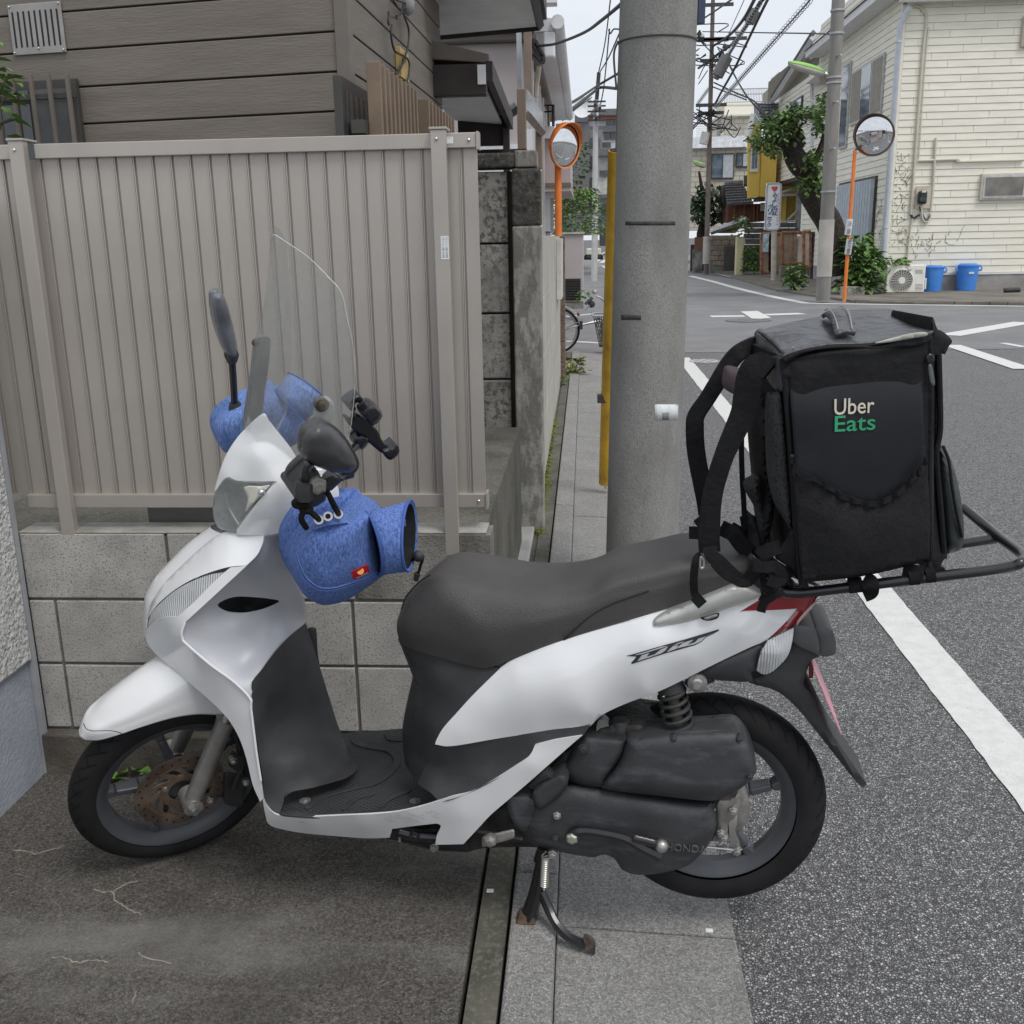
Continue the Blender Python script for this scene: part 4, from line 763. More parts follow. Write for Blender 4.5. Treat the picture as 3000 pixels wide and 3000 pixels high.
obj('rear_reflector', MB().hexa([SF.pt(*zp('E',x,y),n) for n in (-.02,.045) for x,y in ((1438,728),(1438,830),(1466,830),(1466,728))]), red, sc, bevel=.002)
a, b = SF.pt(*zp('E',1470,778),.1), SF.pt(*zp('E',1640,1188),.1); a2, b2 = a-SF.n*.2, b-SF.n*.2; nn_ = np.cross(b-a, a2-a); nn_ /= np.linalg.norm(nn_)
obj('number_plate', MB().hexa([a,b,b2,a2,a+nn_*.002,b+nn_*.002,b2+nn_*.002,a2+nn_*.002]), pink, sc)
# ---- engine side
engine = sheet('engine_block', SF, [('Z',1235,895,.05,1),('Z',1900,860,.06),(0,700,.06),(190,560,.07),(300,480,.07),(470,320,.08),(560,262,.08,1),(700,200,.08),(900,215,.08),(1100,245,.07),(1230,300,.05),(1300,560,.04),(1220,800,.05),(900,900,.06),(400,850,.06),(60,850,.06),('Z',1850,1095,.06,1),('Z',1560,1075,.06),('Z',1240,990,.05,1)], mat('grimy_metal', (.045,.043,.041), rough=.6, metal=.3, var=.45, scale=25, bump=.8, bscale=60), sc, zk='F', skirt=.12, step=13, puff=(30,.02))
cvt = sheet('crankcase_cover', SF, [(240,640,.1),(330,560,.1),(470,522,.1),(650,540,.1),(1000,600,.105),(1205,612,.1,1),(1226,680,.1),(1226,740,.1),(1206,800,.1),(1150,880,.1),(1060,950,.1),(900,986,.1),(800,986,.1),(740,962,.1,1),(700,905,.1),(650,884,.1),(600,900,.1,1),(500,886,.1),(400,866,.1),(300,842,.1),(240,800,.1),(208,735,.1)], blk_d, sc, zk='F', puff=(62,.04), skirt=.09, step=9)
sheet('airbox_front', SF, [(545,272,.11,1),(775,282,.115,1),(742,380,.12),(652,500,.12),(660,535,.115),(540,530,.11),(470,498,.105),(440,455,.1),(480,360,.105)], blk_d, sc, zk='F', puff=(25,.02), skirt=.08, step=9)
ab = sheet('airbox_cover', SF, [(295,1212,.13,1),(420,1185,.13),(600,1168,.13),(800,1160,.13),(960,1152,.13),(1030,1200,.13),(1072,1270,.13),(1102,1360,.13),(1106,1420,.13),(1060,1480,.13),(1000,1530,.13),(900,1582,.13),(800,1602,.13),(500,1572,.13),(172,1532,.13),(150,1492,.13),(212,1420,.13),(262,1320,.13)], blk_d, sc, zk='E', puff=(48,.032), skirt=.07, step=9)
spline_tube('airbox_rim', SF, 'E', [(300,1228,.136),(600,1185,.136),(950,1172,.136),(1015,1215,.136),(1060,1290,.136),(1085,1410,.136),(1030,1475,.136)], .005, blk_d, ab)
for q in ((588,1205),(1000,1208),(1068,1445)): bolt(SF,'E',*q,.153,.006,sc,blk_p)
bolt(SF,'F',545,340,.135,.009,sc,blk_p,False); bolt(SF,'F',407,683,.141,.007,sc,ally); bolt(SF,'F',398,800,.137,.006,sc,blk_p)
sheet('airbox_top', SF, [('F',640,200,.06),('F',740,190,.06),('F',775,210,.06),('F',800,190,.06),('F',940,200,.06),('F',980,240,.06),('F',1170,225,.06),('F',1180,260,.06),('F',640,275,.06)], blk_d, sc, skirt=.1, step=10, puff=(15,.02), n=2)
obj('intake_cap', MB().lathe(SF.pt(*zp('F',735,225),.08), (0,0,1), [(.022,-.03),(.022,.01),(.017,.016),(0,.017)], 16), blk_p, sc, smooth=True)
sheet('fuel_pump_cap', SF, [('F',615,205,.09),('F',640,190,.09),('F',680,230,.09),('F',675,262,.09),('F',615,260,.09)], mat('dirty_plastic', (.3,.3,.28), rough=.6), sc, skirt=.03, step=8)
sheet('passenger_peg', SF, [('F',285,560,.15),('F',400,475,.15),('F',440,470,.15),('F',465,500,.15),('F',440,560,.15),('F',330,650,.15),('F',300,640,.15)], blk_p, sc, skirt=.05, step=8, puff=(14,.012))
sheet('peg_bracket', SF, [('F',140,600,.13),('F',180,575,.13),('F',290,590,.13),('F',300,660,.13),('F',270,740,.13),('F',235,765,.13),('F',190,735,.13)], blk_d, sc, skirt=.04, step=8, puff=(14,.01))
spline_tube('peg_arm', SF, 'F', [(280,520,.12),(330,480,.135),(370,460,.14)], .014, blk_p, sc)
ks = thing('kick_starter', None, None, parent=sc)
spline_tube('lever', SF, 'F', [(485,795,.152),(510,768,.156),(560,762,.158),(640,772,.162),(760,800,.168),(850,850,.17),(935,890,.165)], [.016,.013,.011,.011,.012,.013,.014], blkm, ks)
obj('pivot_nut', MB().lathe(SF.pt(*zp('F',485,795),.16), SF.n, [(.013,0),(.013,.008),(.008,.011),(0,.011)], 6), mat('zinc', (.55,.6,.5), rough=.35, metal=.8), ks)
P = [SF.pt(*zp('F',800+i*13,795+i*3.2),.182) for i in range(10)]
obj('pedal', MB().tube([p for q in P for p in (q,)], [.0115 if i % 2 else .0095 for i in range(10)], 12), blkm, ks, smooth=True); obj('pedal_end', MB().ball(SF.pt(*zp('F',945,840),.182), .0145, None, None, 14), ally, ks, smooth=True)
text_mesh('HONDA', SF.pt(*zp('F',968,860),.1425), SF.a, SF.u, .085, .0025, 'raised_lettering', mat('worn_lettering', (.1,.1,.105), rough=.5), cvt, shear=.0)
# rear brake
hubm = mat('dusty_alloy', (.3,.29,.27), rough=.55, metal=.5, var=.25, scale=18, bump=.5, bscale=90)
obj('brake_plate', MB().lathe(SF.o+SF.n*.035, SF.n, [(.085,-.02),(.085,.008),(.07,.02),(0,.026)], 40), hubm, rw, smooth=True)
sheet('brake_arm', SF, [('E',940,1660,.075),('E',985,1670,.075),('E',985,1740,.08),('E',975,1800,.08),('E',1005,1880,.08),('E',1000,1932,.08),('E',960,1940,.08),('E',945,1860,.08),('E',935,1760,.08)], ally, sc, skirt=.008, step=7)
sheet('gear_case', SF, [('E',850,1600,.07),('E',930,1585,.07),('E',1000,1540,.07),('E',1015,1620,.07),('E',990,1700,.07),('E',945,1760,.07),('E',930,1830,.07),('E',860,1845,.07),('E',850,1720,.07)], hubm, sc, skirt=.05, step=8, puff=(16,.012))
for q in ((962,1665),(885,1805),(905,1835),(985,1920)): bolt(SF,'E',*q,.09,.0075,sc,ally)
spline_tube('brake_cable', SF, 'F', [(-0,765,.12),(120,785,.125),(230,805,.12)], .004, blk_p, sc); spline_tube('brake_rod', SF, 'F', [(1180,845,.09),(1250,852,.09),(1330,862,.09),(1360,855,.09)], .003, steel, sc)
obj('drain_tube', MB().tube([SF.pt(*zp('E',825,1605),.1),SF.pt(*zp('E',820,1660),.1)], .009, 10), blk_p, sc); obj('drain_clip', MB().tube([SF.pt(*zp('E',820,1648),.1),SF.pt(*zp('E',818,1668),.1)], .0105, 6), mat('cream_clip', (.6,.55,.38)), sc)
# shock
sh = thing('rear_shock', None, None, parent=sc); a, b = SF.pt(*zp('E',565,868),.095), SF.pt(*zp('E',625,1160),.095); d = b-a; L = np.linalg.norm(d); d /= L; e1 = np.cross(d, SF.n); e1 /= np.linalg.norm(e1); e2 = np.cross(d, e1)
obj('damper', MB().tube([a, a+d*L*.3, a+d*L*.3, b], [.016,.016,.012,.012], 16), mat('greasy_steel', (.22,.2,.15), rough=.4, metal=.6), sh, smooth=True)
H = [a+d*(L*(.06+.9*i/140))+(e1*math.cos(i*.235)+e2*math.sin(i*.235))*(.027+.004*(i/140)) for i in range(141)]
obj('spring', MB().tube(H, .0047, 8), blk_p, sh, smooth=True); obj('top_collar', MB().tube([a-d*.02, a+d*.012], [.026,.03], 18), blk_p, sh, smooth=True)
obj('shock_mount', MB().hexa([SF.pt(*zp('E',x,y),n) for n in (.06,.1) for x,y in ((640,850),(700,910),(860,845),(750,800))]), blk_p, sc, bevel=.008)
bolt(SF,'E',737,860,.112,.013,sc,steel,False); obj('bolt_ring', MB().lathe(SF.pt(*zp('E',737,860),.112), SF.n, [(.02,-.008),(.02,.004),(.013,.006),(.013,-.002)], 24), hubm, sc, smooth=True)
# centre stand
st = thing('centre_stand', None, None, parent=sc)
foot = onz(*zp('F',262,1215),.004); ft = (foot-SF.o)@SF.n
spline_tube('stand_leg', SF, 'F', [(345,850,ft),(325,950,ft),(295,1090,ft),(262,1205,ft)], [.016,.014,.016,.02], blkm, st, sm=4)
fl_ = SF.mir(foot); tp = SF.mir(SF.pt(*zp('F',345,850),ft)); obj('stand_leg', MB().tube([tp, (tp+fl_)/2, fl_+np.array((0,0,.01))], [.016,.014,.02], 12), blkm, st, smooth=True)
obj('stand_foot', MB().hexa([(foot[0]-.03,foot[1]-.02,.001),(foot[0]+.018,foot[1]-.02,.001),(foot[0]+.018,foot[1]+.02,.001),(foot[0]-.03,foot[1]+.02,.001),(foot[0]-.02,foot[1]-.016,.024),(foot[0]+.012,foot[1]-.016,.024),(foot[0]+.012,foot[1]+.016,.024),(foot[0]-.02,foot[1]+.016,.024)]), mat('rusty_iron', (.11,.07,.045), rough=.85, var=.4, scale=40), st, bevel=.004)
obj('stand_cross_tube', MB().tube([SF.pt(*zp('F',345,870),ft), tp], .013, 12), blkm, st, smooth=True)
spline_tube('stand_lever', SF, 'F', [(325,1075,ft),(360,1150,ft+.01),(400,1235,ft+.03),(470,1310,ft+.05),(560,1350,ft+.06)], .011, blkm, st)
sheet('lever_pad', SF, [('F',545,1310,ft+.07),('F',580,1320,ft+.07),('F',602,1350,ft+.07),('F',600,1400,ft+.07),('F',575,1385,ft+.07),('F',548,1340,ft+.07)], mat('worn_iron', (.13,.1,.09), rough=.6, metal=.5, var=.4, scale=60), st, skirt=.012, step=6)
a, b = SF.pt(*zp('F',350,885),ft+.02), SF.pt(*zp('F',340,1045),ft+.02); d = (b-a)/np.linalg.norm(b-a); e1 = np.cross(d, SF.n); e1 /= np.linalg.norm(e1); L = np.linalg.norm(b-a)
obj('stand_spring', MB().tube([a-d*.008]+[a+d*(L*i/150)+(e1*math.cos(i*.7)+SF.n*math.sin(i*.7))*.0085 for i in range(8,151)]+[b+d*.012], .0022, 6), mat('pale_spring', (.5,.5,.46), rough=.35, metal=.8), st, smooth=True)
bolt(SF,'F',62,815,.16,.011,sc,ally); obj('link_bracket', MB().hexa([SF.pt(*zp('F',x,y),n) for n in (.11,.145) for x,y in ((20,790),(20,850),(190,800),(190,750))]), hubm, sc, bevel=.006)
bolt(SF,'F',385,885,.12,.009,sc,ally)
mb = MB()   # underframe seen in the notch of the skirt
obj('underframe', MB().hexa([SF.pt(*zp('Z',x,y),n) for n in (.02,.1) for x,y in ((1180,985),(1860,1092),(1865,1020),(1300,870))]), blk_s, sc, bevel=.004)
obj('underframe_pipe', MB().tube([SF.pt(*zp('Z',1300,930),.115),SF.pt(*zp('Z',1420,965),.115),SF.pt(*zp('Z',1600,975),.11)], .012, 10), blkm, sc, smooth=True); obj('underframe_tab', MB().hexa([SF.pt(*zp('Z',x,y),n) for n in (.11,.118) for x,y in ((1290,960),(1290,1015),(1308,1015),(1308,960))]), hubm, sc)
bolt(SF,'Z',1420,968,.125,.01,sc,blkm); bolt(SF,'Z',1578,1058,.105,.008,sc,hubm)
# ---- rear rack
rk = thing('rear_rack', None, None, parent=sc)
N1 = .125
near = [('J',1270,1250),('J',1350,1295),('J',1480,1302),('J',1700,1285),('H',350,1190),('H',1000,1110),('H',1500,1050),('H',1800,1000),('H',1890,960),('H',1925,905)]
Pn = [SF.pt(*zp(k,x,y),N1) for k,x,y in near]; dirr = Pn[-4]-Pn[4]; dirr /= np.linalg.norm(dirr)
zr = lambda p: p
far = [SF.pt(*zp('H',1895,850),.06), SF.pt(*zp('H',1610,640),-.05), SF.pt(*zp('H',1255,345),-.16)]
corner = Pn[:-1]+[SF.pt(*zp('H',1930,915),.1)]
obj('tube', MB().tube(crom(corner+far, 6), .0105, 12), blkm, rk, smooth=True)
rb = SF.mir(Pn[4]); obj('tube', MB().tube([far[-1], far[-1]-SF.n*.01+(-dirr)*.05, SF.mir(Pn[2])], .0102, 12), blkm, rk, smooth=True)
obj('tube', MB().tube([SF.pt(*zp('H',1615,690),-.05), SF.pt(*zp('H',1240,745),-.05), SF.pt(*zp('H',200,880),-.05)], .0102, 12), blkm, rk, smooth=True)
obj('tube', MB().tube([SF.pt(*zp('H',985,1060),N1-.01), SF.pt(*zp('H',900,950),.05), SF.pt(*zp('H',780,800),-.05)], .0102, 12), blkm, rk, smooth=True)
# ---- handlebar cowl, lamp, screen
cow = sheet('headlight_cowl', HF, [(655,520,.0),(520,640,-.03),(440,740,-.03),(380,850,-.03),(340,970,-.03),(315,1060,-.03,1),(395,962,.0),(470,984,.025),(600,990,.06),(752,990,.1,1),(600,1172,.075),(540,1245,.055),(472,1340,.03,1),(470,1370,.03,1),(700,1370,.08),(850,1332,.11),(960,1292,.13),(1100,1200,.15),(1190,1090,.15),(1150,960,.13),(1060,900,.11),(920,850,.09),(840,740,.065),(760,640,.04),(700,565,.02)],
   white, sc, zk='A', ctrl=[(600,800,.045),(480,860,.01),(850,1150,.12),(700,1250,.095),(1000,1050,.135),(750,880,.08)], mirror=False, close_mirror=None, skirt=.006, back=False, step=9, sharp=60)
obj('cowl_core', MB().hexa([HF.pt(*zp('A',x,y),n) for n in (-.08,.0) for x,y in ((560,1330),(980,1270),(1000,980),(760,860))]), blk_p, sc, bevel=.01)
sheet('headlight_bowl', HF, [(396,968,-.02),(470,990,.005),(600,996,.04),(748,996,.08,1),(700,1062,.07),(600,1168,.05),(540,1241,.03),(470,1336,.008),(400,1340,-.02),(337,1313,-.05),(305,1245,-.07),(303,1150,-.075),(319,1058,-.065),(352,1002,-.04)], mat('lamp_bowl', (.5,.51,.52), rough=.22, metal=.85, col2=(.22,.23,.24), scale=9), sc, zk='A', ctrl=[(430,1150,-.03),(560,1100,.01)], step=8)
hl = sheet('headlight', HF, [(396,966,.002),(470,988,.027),(600,994,.062),(750,994,.1,1),(700,1062,.092),(600,1170,.073),(540,1243,.053),(470,1338,.028),(400,1342,.0),(335,1315,-.03),(302,1245,-.05),(300,1150,-.055),(316,1058,-.045),(350,1000,-.02)], glass('lamp_glass', (.93,.95,.95), .1, .03, .1, .35), sc, zk='A', ctrl=[(430,1150,.01),(560,1100,.05)], solid=.003, step=8)
sheet('headlight_reflector', HF, [(520,1030,.045),(640,1025,.075),(700,1020,.09),(640,1090,.082),(560,1170,.066),(530,1200,.055),(545,1110,.055)], mat('warm_reflector', (.66,.64,.58), rough=.25, metal=.3, coat=1), hl, zk='A', step=8, solid=.002, fn=None)
obj('parking_bulb', MB().ball(HF.pt(*zp('A',643,1070),.088), .008), steel, hl, smooth=True)
sheet('headlight_bezel', HF, [(372,1090,-.03),(385,1180,-.018),(420,1260,.0),(470,1310,.024),(485,1300,.03),(440,1230,.012),(405,1150,-.008),(390,1080,-.018)], steel, hl, zk='A', step=7, solid=.002)
scr = glass('clear_acrylic', (.975,.98,.975), .03, .05, .032)
ws = sheet('windscreen', HF, [('A',520,625,.0,1),('P',748,1000,.0),('P',776,880,.0),('P',796,700,.005),('P',804,688,.02),('P',838,709,.05),('P',906,756,.1),('P',963,813,.14),('P',1000,858,.165),('P',1017,932,.18),('P',1032,1000,.19),('P',1040,1099,.195),('P',1034,1199,.19),('P',1018,1290,.18),('P',976,1373,.15),('P',914,1397,.115),('P',872,1404,.09),('P',844,1398,.075),('P',815,1373,.06),('P',765,1306,.03)], scr, sc, ctrl=[('P',870,1000,.085),('P',940,1200,.13),('P',820,1150,.05)], mirror=True, step=12, solid=.0025)
spline_tube('screen_edge', HF, 'P', [(796,700,.005),(804,688,.02),(838,709,.05),(906,756,.1),(963,813,.14),(1000,858,.165),(1017,932,.18),(1032,1000,.19),(1040,1099,.195),(1034,1199,.19),(1018,1290,.18),(976,1373,.15),(914,1397,.115),(872,1404,.09),(844,1398,.075),(815,1373,.06),(765,1306,.03)], .0009, mat('screen_rim', (.6,.62,.6), rough=.15, coat=1), ws, n=6)
grs = mat('grey_stay', (.16,.16,.165), rough=.5, var=.2, scale=12); addspeck(grs, 20, .5, .7, (.25,.25,.25), .5, stretch=(1,1,.2))
sheet('screen_stay', HF, [(600,10,-.13),(650,-30,-.13),(700,-20,-.13),(706,40,-.13),(690,200,-.13),(670,340,-.13),(660,420,-.13),(640,510,-.13),(560,580,-.13),(520,640,-.13),(530,500,-.13),(570,250,-.13)], grs, sc, zk='A', skirt=.012, step=9)
obj('stay_rivet', MB().ball(HF.pt(*zp('A',602,10),-.12), .009), mat('brown_rivet', (.1,.05,.04)), sc, smooth=True)
sheet('screen_stay', HF, [(1040,455,.12),(1065,420,.12),(1110,405,.12),(1150,430,.12),(1158,490,.12),(1130,590,.12),(1090,700,.12),(1000,640,.12),(1020,560,.12)], mat('pale_stay', (.33,.33,.33), rough=.45, var=.12, scale=10), sc, zk='A', skirt=.014, step=8, puff=(12,.005))
bolt(HF,'A',1070,452,.13,.011,sc,mat('bronze_bolt', (.2,.17,.13), rough=.35, metal=.8),False)
# mirrors
mr = thing('rear_view_mirror', 'mirror on the near handlebar end', None, parent=sc)
mirm = mat('mirror_shell', (.055,.055,.058), rough=.38, var=.3, scale=14); addspeck(mirm, 9, .5, .75, (.1,.1,.105), .6)
sheet('mirror_shell', HF, [(918,740,.27),(925,680,.27),(960,615,.27),(1040,570,.27),(1120,588,.27),(1200,650,.27),(1265,740,.27),(1308,820,.27),(1322,880,.27),(1285,930,.27),(1210,940,.27),(1080,902,.27),(960,852,.27),(922,800,.27)], mirm, mr, zk='A', puff=(55,.045), skirt=.02, step=7)
spline_tube('mirror_rim', HF, 'A', [(1040,572,.272),(1120,590,.272),(1200,652,.272),(1265,742,.272),(1308,822,.272),(1320,878,.272),(1285,928,.272),(1210,938,.272)], .004, blk_p, mr)
spline_tube('stalk', HF, 'A', [(985,860,.28),(962,890,.28),(950,940,.28),(950,1000,.275)], .0085, blkm, mr); spline_tube('stalk_boot', HF, 'A', [(948,985,.275),(945,1040,.275),(940,1110,.275)], [.017,.0195,.019], blk_p, mr)
mr2 = thing('rear_view_mirror', 'mirror on the far handlebar end', None, parent=sc)
sheet('mirror_shell', HF, [('P',621,880,-.3),('P',628,862,-.3),('P',645,857,-.3),('P',657,868,-.3),('P',672,910,-.3),('P',690,985,-.3),('P',697,1030,-.3),('P',690,1050,-.3),('P',665,1042,-.3),('P',645,1000,-.3),('P',628,940,-.3)], mat('mirror_shell_far', (.13,.14,.16), rough=.25, var=.3, scale=10, coat=.5), mr2, puff=(22,.025), skirt=.03, step=6)
spline_tube('stalk', HF, 'A', [(430,70,-.3),(435,150,-.3),(445,300,-.3),(452,450,-.3)], .0085, blkm, mr2); spline_tube('stalk_collar', HF, 'A', [(425,55,-.3),(430,95,-.3),(435,150,-.3)], [.014,.018,.011], blk_p, mr2); spline_tube('stalk_boot', HF, 'A', [(452,435,-.3),(460,470,-.3),(470,540,-.3)], [.013,.017,.018], blk_p, mr2)
sheet('lever_perch', HF, [(430,570,-.3),(500,520,-.3),(530,490,-.3),(530,560,-.3),(500,630,-.3),(450,640,-.3)], blk_p, sc, zk='A', skirt=.03, step=7, puff=(12,.01))
spline_tube('tie_cord', HF, 'A', [(450,640,-.28),(400,650,-.28),(370,690,-.28),(385,720,-.28),(420,680,-.28),(450,640,-.28),(400,620,-.28)], .006, webm, sc)
sheet('lever_perch', HF, [(878,1015,.25),(915,955,.25),(1000,890,.25),(1050,930,.25),(1085,1040,.25),(1102,1110,.25),(1060,1150,.25),(980,1180,.25),(915,1130,.25),(885,1080,.25)], blk_p, sc, zk='A', skirt=.06, step=7, puff=(22,.025))
bolt(HF,'A',1040,1022,.285,.014,sc,ally)
spline_tube('tie_cord', HF, 'A', [(960,1320,.27),(925,1260,.28),(940,1210,.28),(990,1200,.28),(960,1160,.28),(890,1165,.28),(875,1140,.28),(900,1130,.28),(935,1200,.28),(980,1200,.285),(1045,1255,.29)], .006, webm, sc)
spline_tube('tie_cord', HF, 'A', [(1110,1070,.26),(1130,1110,.28),(1160,1170,.28),(1185,1215,.285)], .006, webm, sc)
# phone holder
ph = thing('phone_holder', None, None, parent=sc)
def pz(nm, pts, n, sk=.015, pf=(8,.004), m_=blkm): return sheet(nm, HF, [(*p,n) for p in pts], m_, ph, zk='A', skirt=sk, puff=pf, step=6, n=2)
pz('back_plate', [(1232,545),(1255,535),(1290,560),(1310,508),(1400,560),(1470,640),(1490,690),(1540,740),(1570,780),(1510,800),(1440,750),(1370,690),(1300,640)], .08)
pz('clamp_jaw', [(1242,440),(1300,390),(1335,380),(1357,402),(1345,440),(1320,432),(1300,455),(1312,480),(1290,500),(1262,480)], .09, .03)
pz('clamp_jaw', [(1500,770),(1560,760),(1600,730),(1620,780),(1580,830),(1545,838),(1512,810)], .09, .04)
pz('knob', [(1358,520),(1372,480),(1420,447),(1470,465),(1500,530),(1455,585),(1420,590),(1385,560)], .12, .035, (14,.015))
pz('ball_joint', [(1290,690),(1320,665),(1350,660),(1400,680),(1405,710),(1360,770),(1310,745)], .08, .03, (14,.015))
pz('clamp_bracket', [(1082,1005),(1140,935),(1205,975),(1250,935),(1292,925),(1295,965),(1210,990),(1140,1055),(1085,1055)], .2, .02)
spline_tube('neck', HF, 'A', [(1350,700,.08),(1310,740,.09),(1270,800,.11),(1240,930,.15)], .008, blkm, ph); 
# hand covers
hc = thing('hand_cover', 'blue hand cover on the near grip', None, parent=sc)
sheet('mitt_body', HF, [(868,1590,.2),(875,1500,.2),(905,1420,.2),(955,1340,.2),(1040,1285,.2),(1240,1225,.2),(1330,1198,.2),(1440,1195,.2,1),(1450,1350,.2),(1475,1500,.2),(1505,1655,.2,1),(1400,1735,.2),(1250,1830,.2),(1150,1860,.2),(1060,1862,.2),(955,1805,.2),(895,1710,.2)], denim, hc, zk='A', puff=(95,.075), skirt=.1, step=7)
def seam(pts, m_=seamm, r=.0016): return spline_tube('seam', HF, 'A', pts, r, m_, hc, n=6)
def mn(x, y): return .2
hb = BVHTree.FromPolygons([v.co for v in hc.children[0].data.vertices], [p.vertices[:] for p in hc.children[0].data.polygons])
def onmesh(bv, zk, x, y, off=.001):
    d = Vector(ray(*zp(zk,x,y))).normalized(); h_ = bv.ray_cast(Vector(CO), d); return (np.array(h_[0])-np.array(d)*off) if h_[0] is not None else None
def surf_tube(nm, bv, zk, pts, r, mtl, par, off=.0008):
    P = []
    for k in range(len(pts)-1):
        for s in np.linspace(0,1,7)[:-1 if k < len(pts)-2 else None]:
            q = onmesh(bv, zk, pts[k][0]+(pts[k+1][0]-pts[k][0])*s, pts[k][1]+(pts[k+1][1]-pts[k][1])*s, off)
            if q is not None: P.append(q)
    if len(P) > 3: obj(nm, MB().tube(P, r, 6), mtl, par, smooth=True)
sp = [tuple(p) for p in crom([(880,1480),(905,1570),(945,1665),(1000,1720),(1060,1752),(1150,1752),(1260,1722),(1380,1680),(1485,1630)], 3)]
for dx, m_ in ((0,seamm),(9,navy),(-9,navy)): surf_tube('seam', hb, 'A', [(x+dx*.5, y-dx) for x, y in sp], .0013, m_, hc)
def patchon(nm, poly, th, mtl, par, bv=None, zk='A', off=.0005, step=7):
    P = [onmesh(bv, zk, x, y, off) for x, y in poly]
    if any(p is None for p in P): return None
    vd = np.array(ray(*zp(zk,*poly[0]))); vd /= np.linalg.norm(vd)
    return obj(nm, MB().prism(P, -vd*th), mtl, par)
rl = decal_on(hb, HF, 'red_label', [(1277,1632),(1390,1578),(1411,1632),(1302,1688)], 'A', .0015, mat('red_label', (.62,.012,.03), rough=.5), hc)
def onl(x, y, off): return onmesh(hb, 'A', x, y, off)
nd = np.array(ray(*zp('A',1340,1630))); nd /= np.linalg.norm(nd)
obj('label_logo', MB().lathe(onl(1342,1625,.004), -nd, [(0,.0006),(.0075,.0006),(.0075,0)], 20), mat('label_orange', (.85,.35,.08), rough=.5), rl if rl else hc)
q0, q1 = onl(1318,1676,.005), onl(1395,1640,.005)
if q0 is not None and q1 is not None:
    text_mesh('HOT ESTAVA', q0, q1-q0, np.cross(-nd, q1-q0), np.linalg.norm(q1-q0), .0002, 'label_text', mat('label_white', (.8,.8,.75)), rl if rl else hc)
    text_mesh('HSH', onl(1330,1642,.0055), q1-q0, np.cross(-nd, q1-q0), .009, .0002, 'label_text', MATS['label_white'], rl if rl else hc)
def cuff(par, t1, b1, t2, b2, n, rn, mtl, sh=.046):
    A1, B1, A2, B2 = [HF.pt(*zp('A',*q), n) for q in (t1,b1,t2,b2)]; rows = []
    for s in np.linspace(0,1,5):
        Tt, Bb = A1+(A2-A1)*s, B1+(B2-B1)*s; cc = (Tt+Bb)/2; v = (Tt-Bb)/2; rows.append([cc+v*math.cos(q)+HF.n*rn*(.72+.28*s)*math.sin(q)-HF.a*sh*s*math.sin(q) for q in np.linspace(0,2*math.pi,29)])
    return rows
rows = cuff(hc, (1400,1225), (1455,1640), (1665,1172), (1712,1572), .235, .07, denim)
obj('cuff', MB().grid(rows), denim, hc, smooth=True, clean=True, solid=.006)
obj('cuff_lining', MB().grid([[p*.9+sum(r[:-1])/28*.1 for p in r] for r in rows[::-1]]+[[sum(rows[1][:-1])/28+(p-sum(rows[1][:-1])/28)*.5 for p in rows[1]],[sum(rows[1][:-1])/28]*29]), mat('black_fleece', (.008,.009,.01), rough=.95, var=.4, scale=60), hc, smooth=True)
for i in (0,4): obj('seam', MB().tube(rows[i][:-1], .0032, 6, closed=True), seamm, hc, smooth=True)
obj('seam', MB().tube([r*.9+q*.1 for r, q in zip(rows[4][:-1], rows[3][:-1])], .0016, 6, closed=True), navy, hc, smooth=True)
sheet('eyelet_flap', HF, [(1005,1330,.232),(1040,1262,.235),(1120,1225,.237),(1238,1180,.237,1),(1262,1282,.255,1),(1130,1300,.262),(1030,1330,.258)], denim, hc, zk='A', skirt=.008, step=7)
for q in ((1048,1262,.255),(1113,1238,.256),(1187,1222,.256)):
    cc = HF.pt(*zp('A',q[0],q[1]),q[2]); nz_ = (CO-cc)/np.linalg.norm(CO-cc); obj('eyelet', MB().lathe(cc, nz_, [(.0095,0),(.0095,.003),(.0055,.003),(.005,0)], 20), steel, hc, smooth=True); obj('eyelet_hole', MB().lathe(cc, nz_, [(.0055,.001),(0,.0012)], 16), blk_s, hc)
sheet('top_flap', HF, [(1298,1205,.16),(1310,1145,.16),(1340,1132,.16),(1400,1138,.16),(1492,1188,.16),(1440,1205,.17)], denim, hc, zk='A', skirt=.03, step=7, puff=(10,.008))
spline_tube('drawstring', HF, 'A', [(1700,1560,.23),(1740,1520,.24),(1775,1505,.24),(1785,1530,.24),(1770,1580,.24),(1755,1630,.24),(1740,1650,.24)], .0032, webm, hc); spline_tube('cord_toggle', HF, 'A', [(1745,1640,.24),(1735,1690,.24)], [.007,.006], blk_p, hc); obj('cord_lock', MB().ball(HF.pt(*zp('A',1752,1520),.24), .013), blk_p, hc, smooth=True)
hc2 = thing('hand_cover', 'blue hand cover on the far grip', None, parent=sc)
denl = mat('blue_denim_far', (.16,.27,.6), rough=.8, var=.3, scale=230, bump=.8, bscale=420, stretch=(1,1,.3))
sheet('mitt_body', HF, [(322,640,-.3),(340,570,-.3),(400,500,-.3),(530,430,-.3),(665,372,-.3),(760,345,-.3),(860,440,-.3),(950,545,-.3),(930,690,-.3),(800,760,-.3),(600,770,-.3),(400,790,-.3),(345,725,-.3)], denl, hc2, zk='A', puff=(60,.05), skirt=.06, step=9)
rows = cuff(hc2, (745,352), (955,548), (885,243), (1050,412), -.28, .06, denl, -.02)
obj('cuff', MB().grid(rows), denl, hc2, smooth=True, clean=True, solid=.005)
for i in (0,4): obj('seam', MB().tube(rows[i][:-1], .0022, 6, closed=True), seamm, hc2, smooth=True)
for dx in (0,12,24): spline_tube('seam', HF, 'A', [(335+dx,585-dx*.3,-.262),(345+dx,650,-.255),(375+dx,720,-.26)], .0012, navy, hc2, n=6)
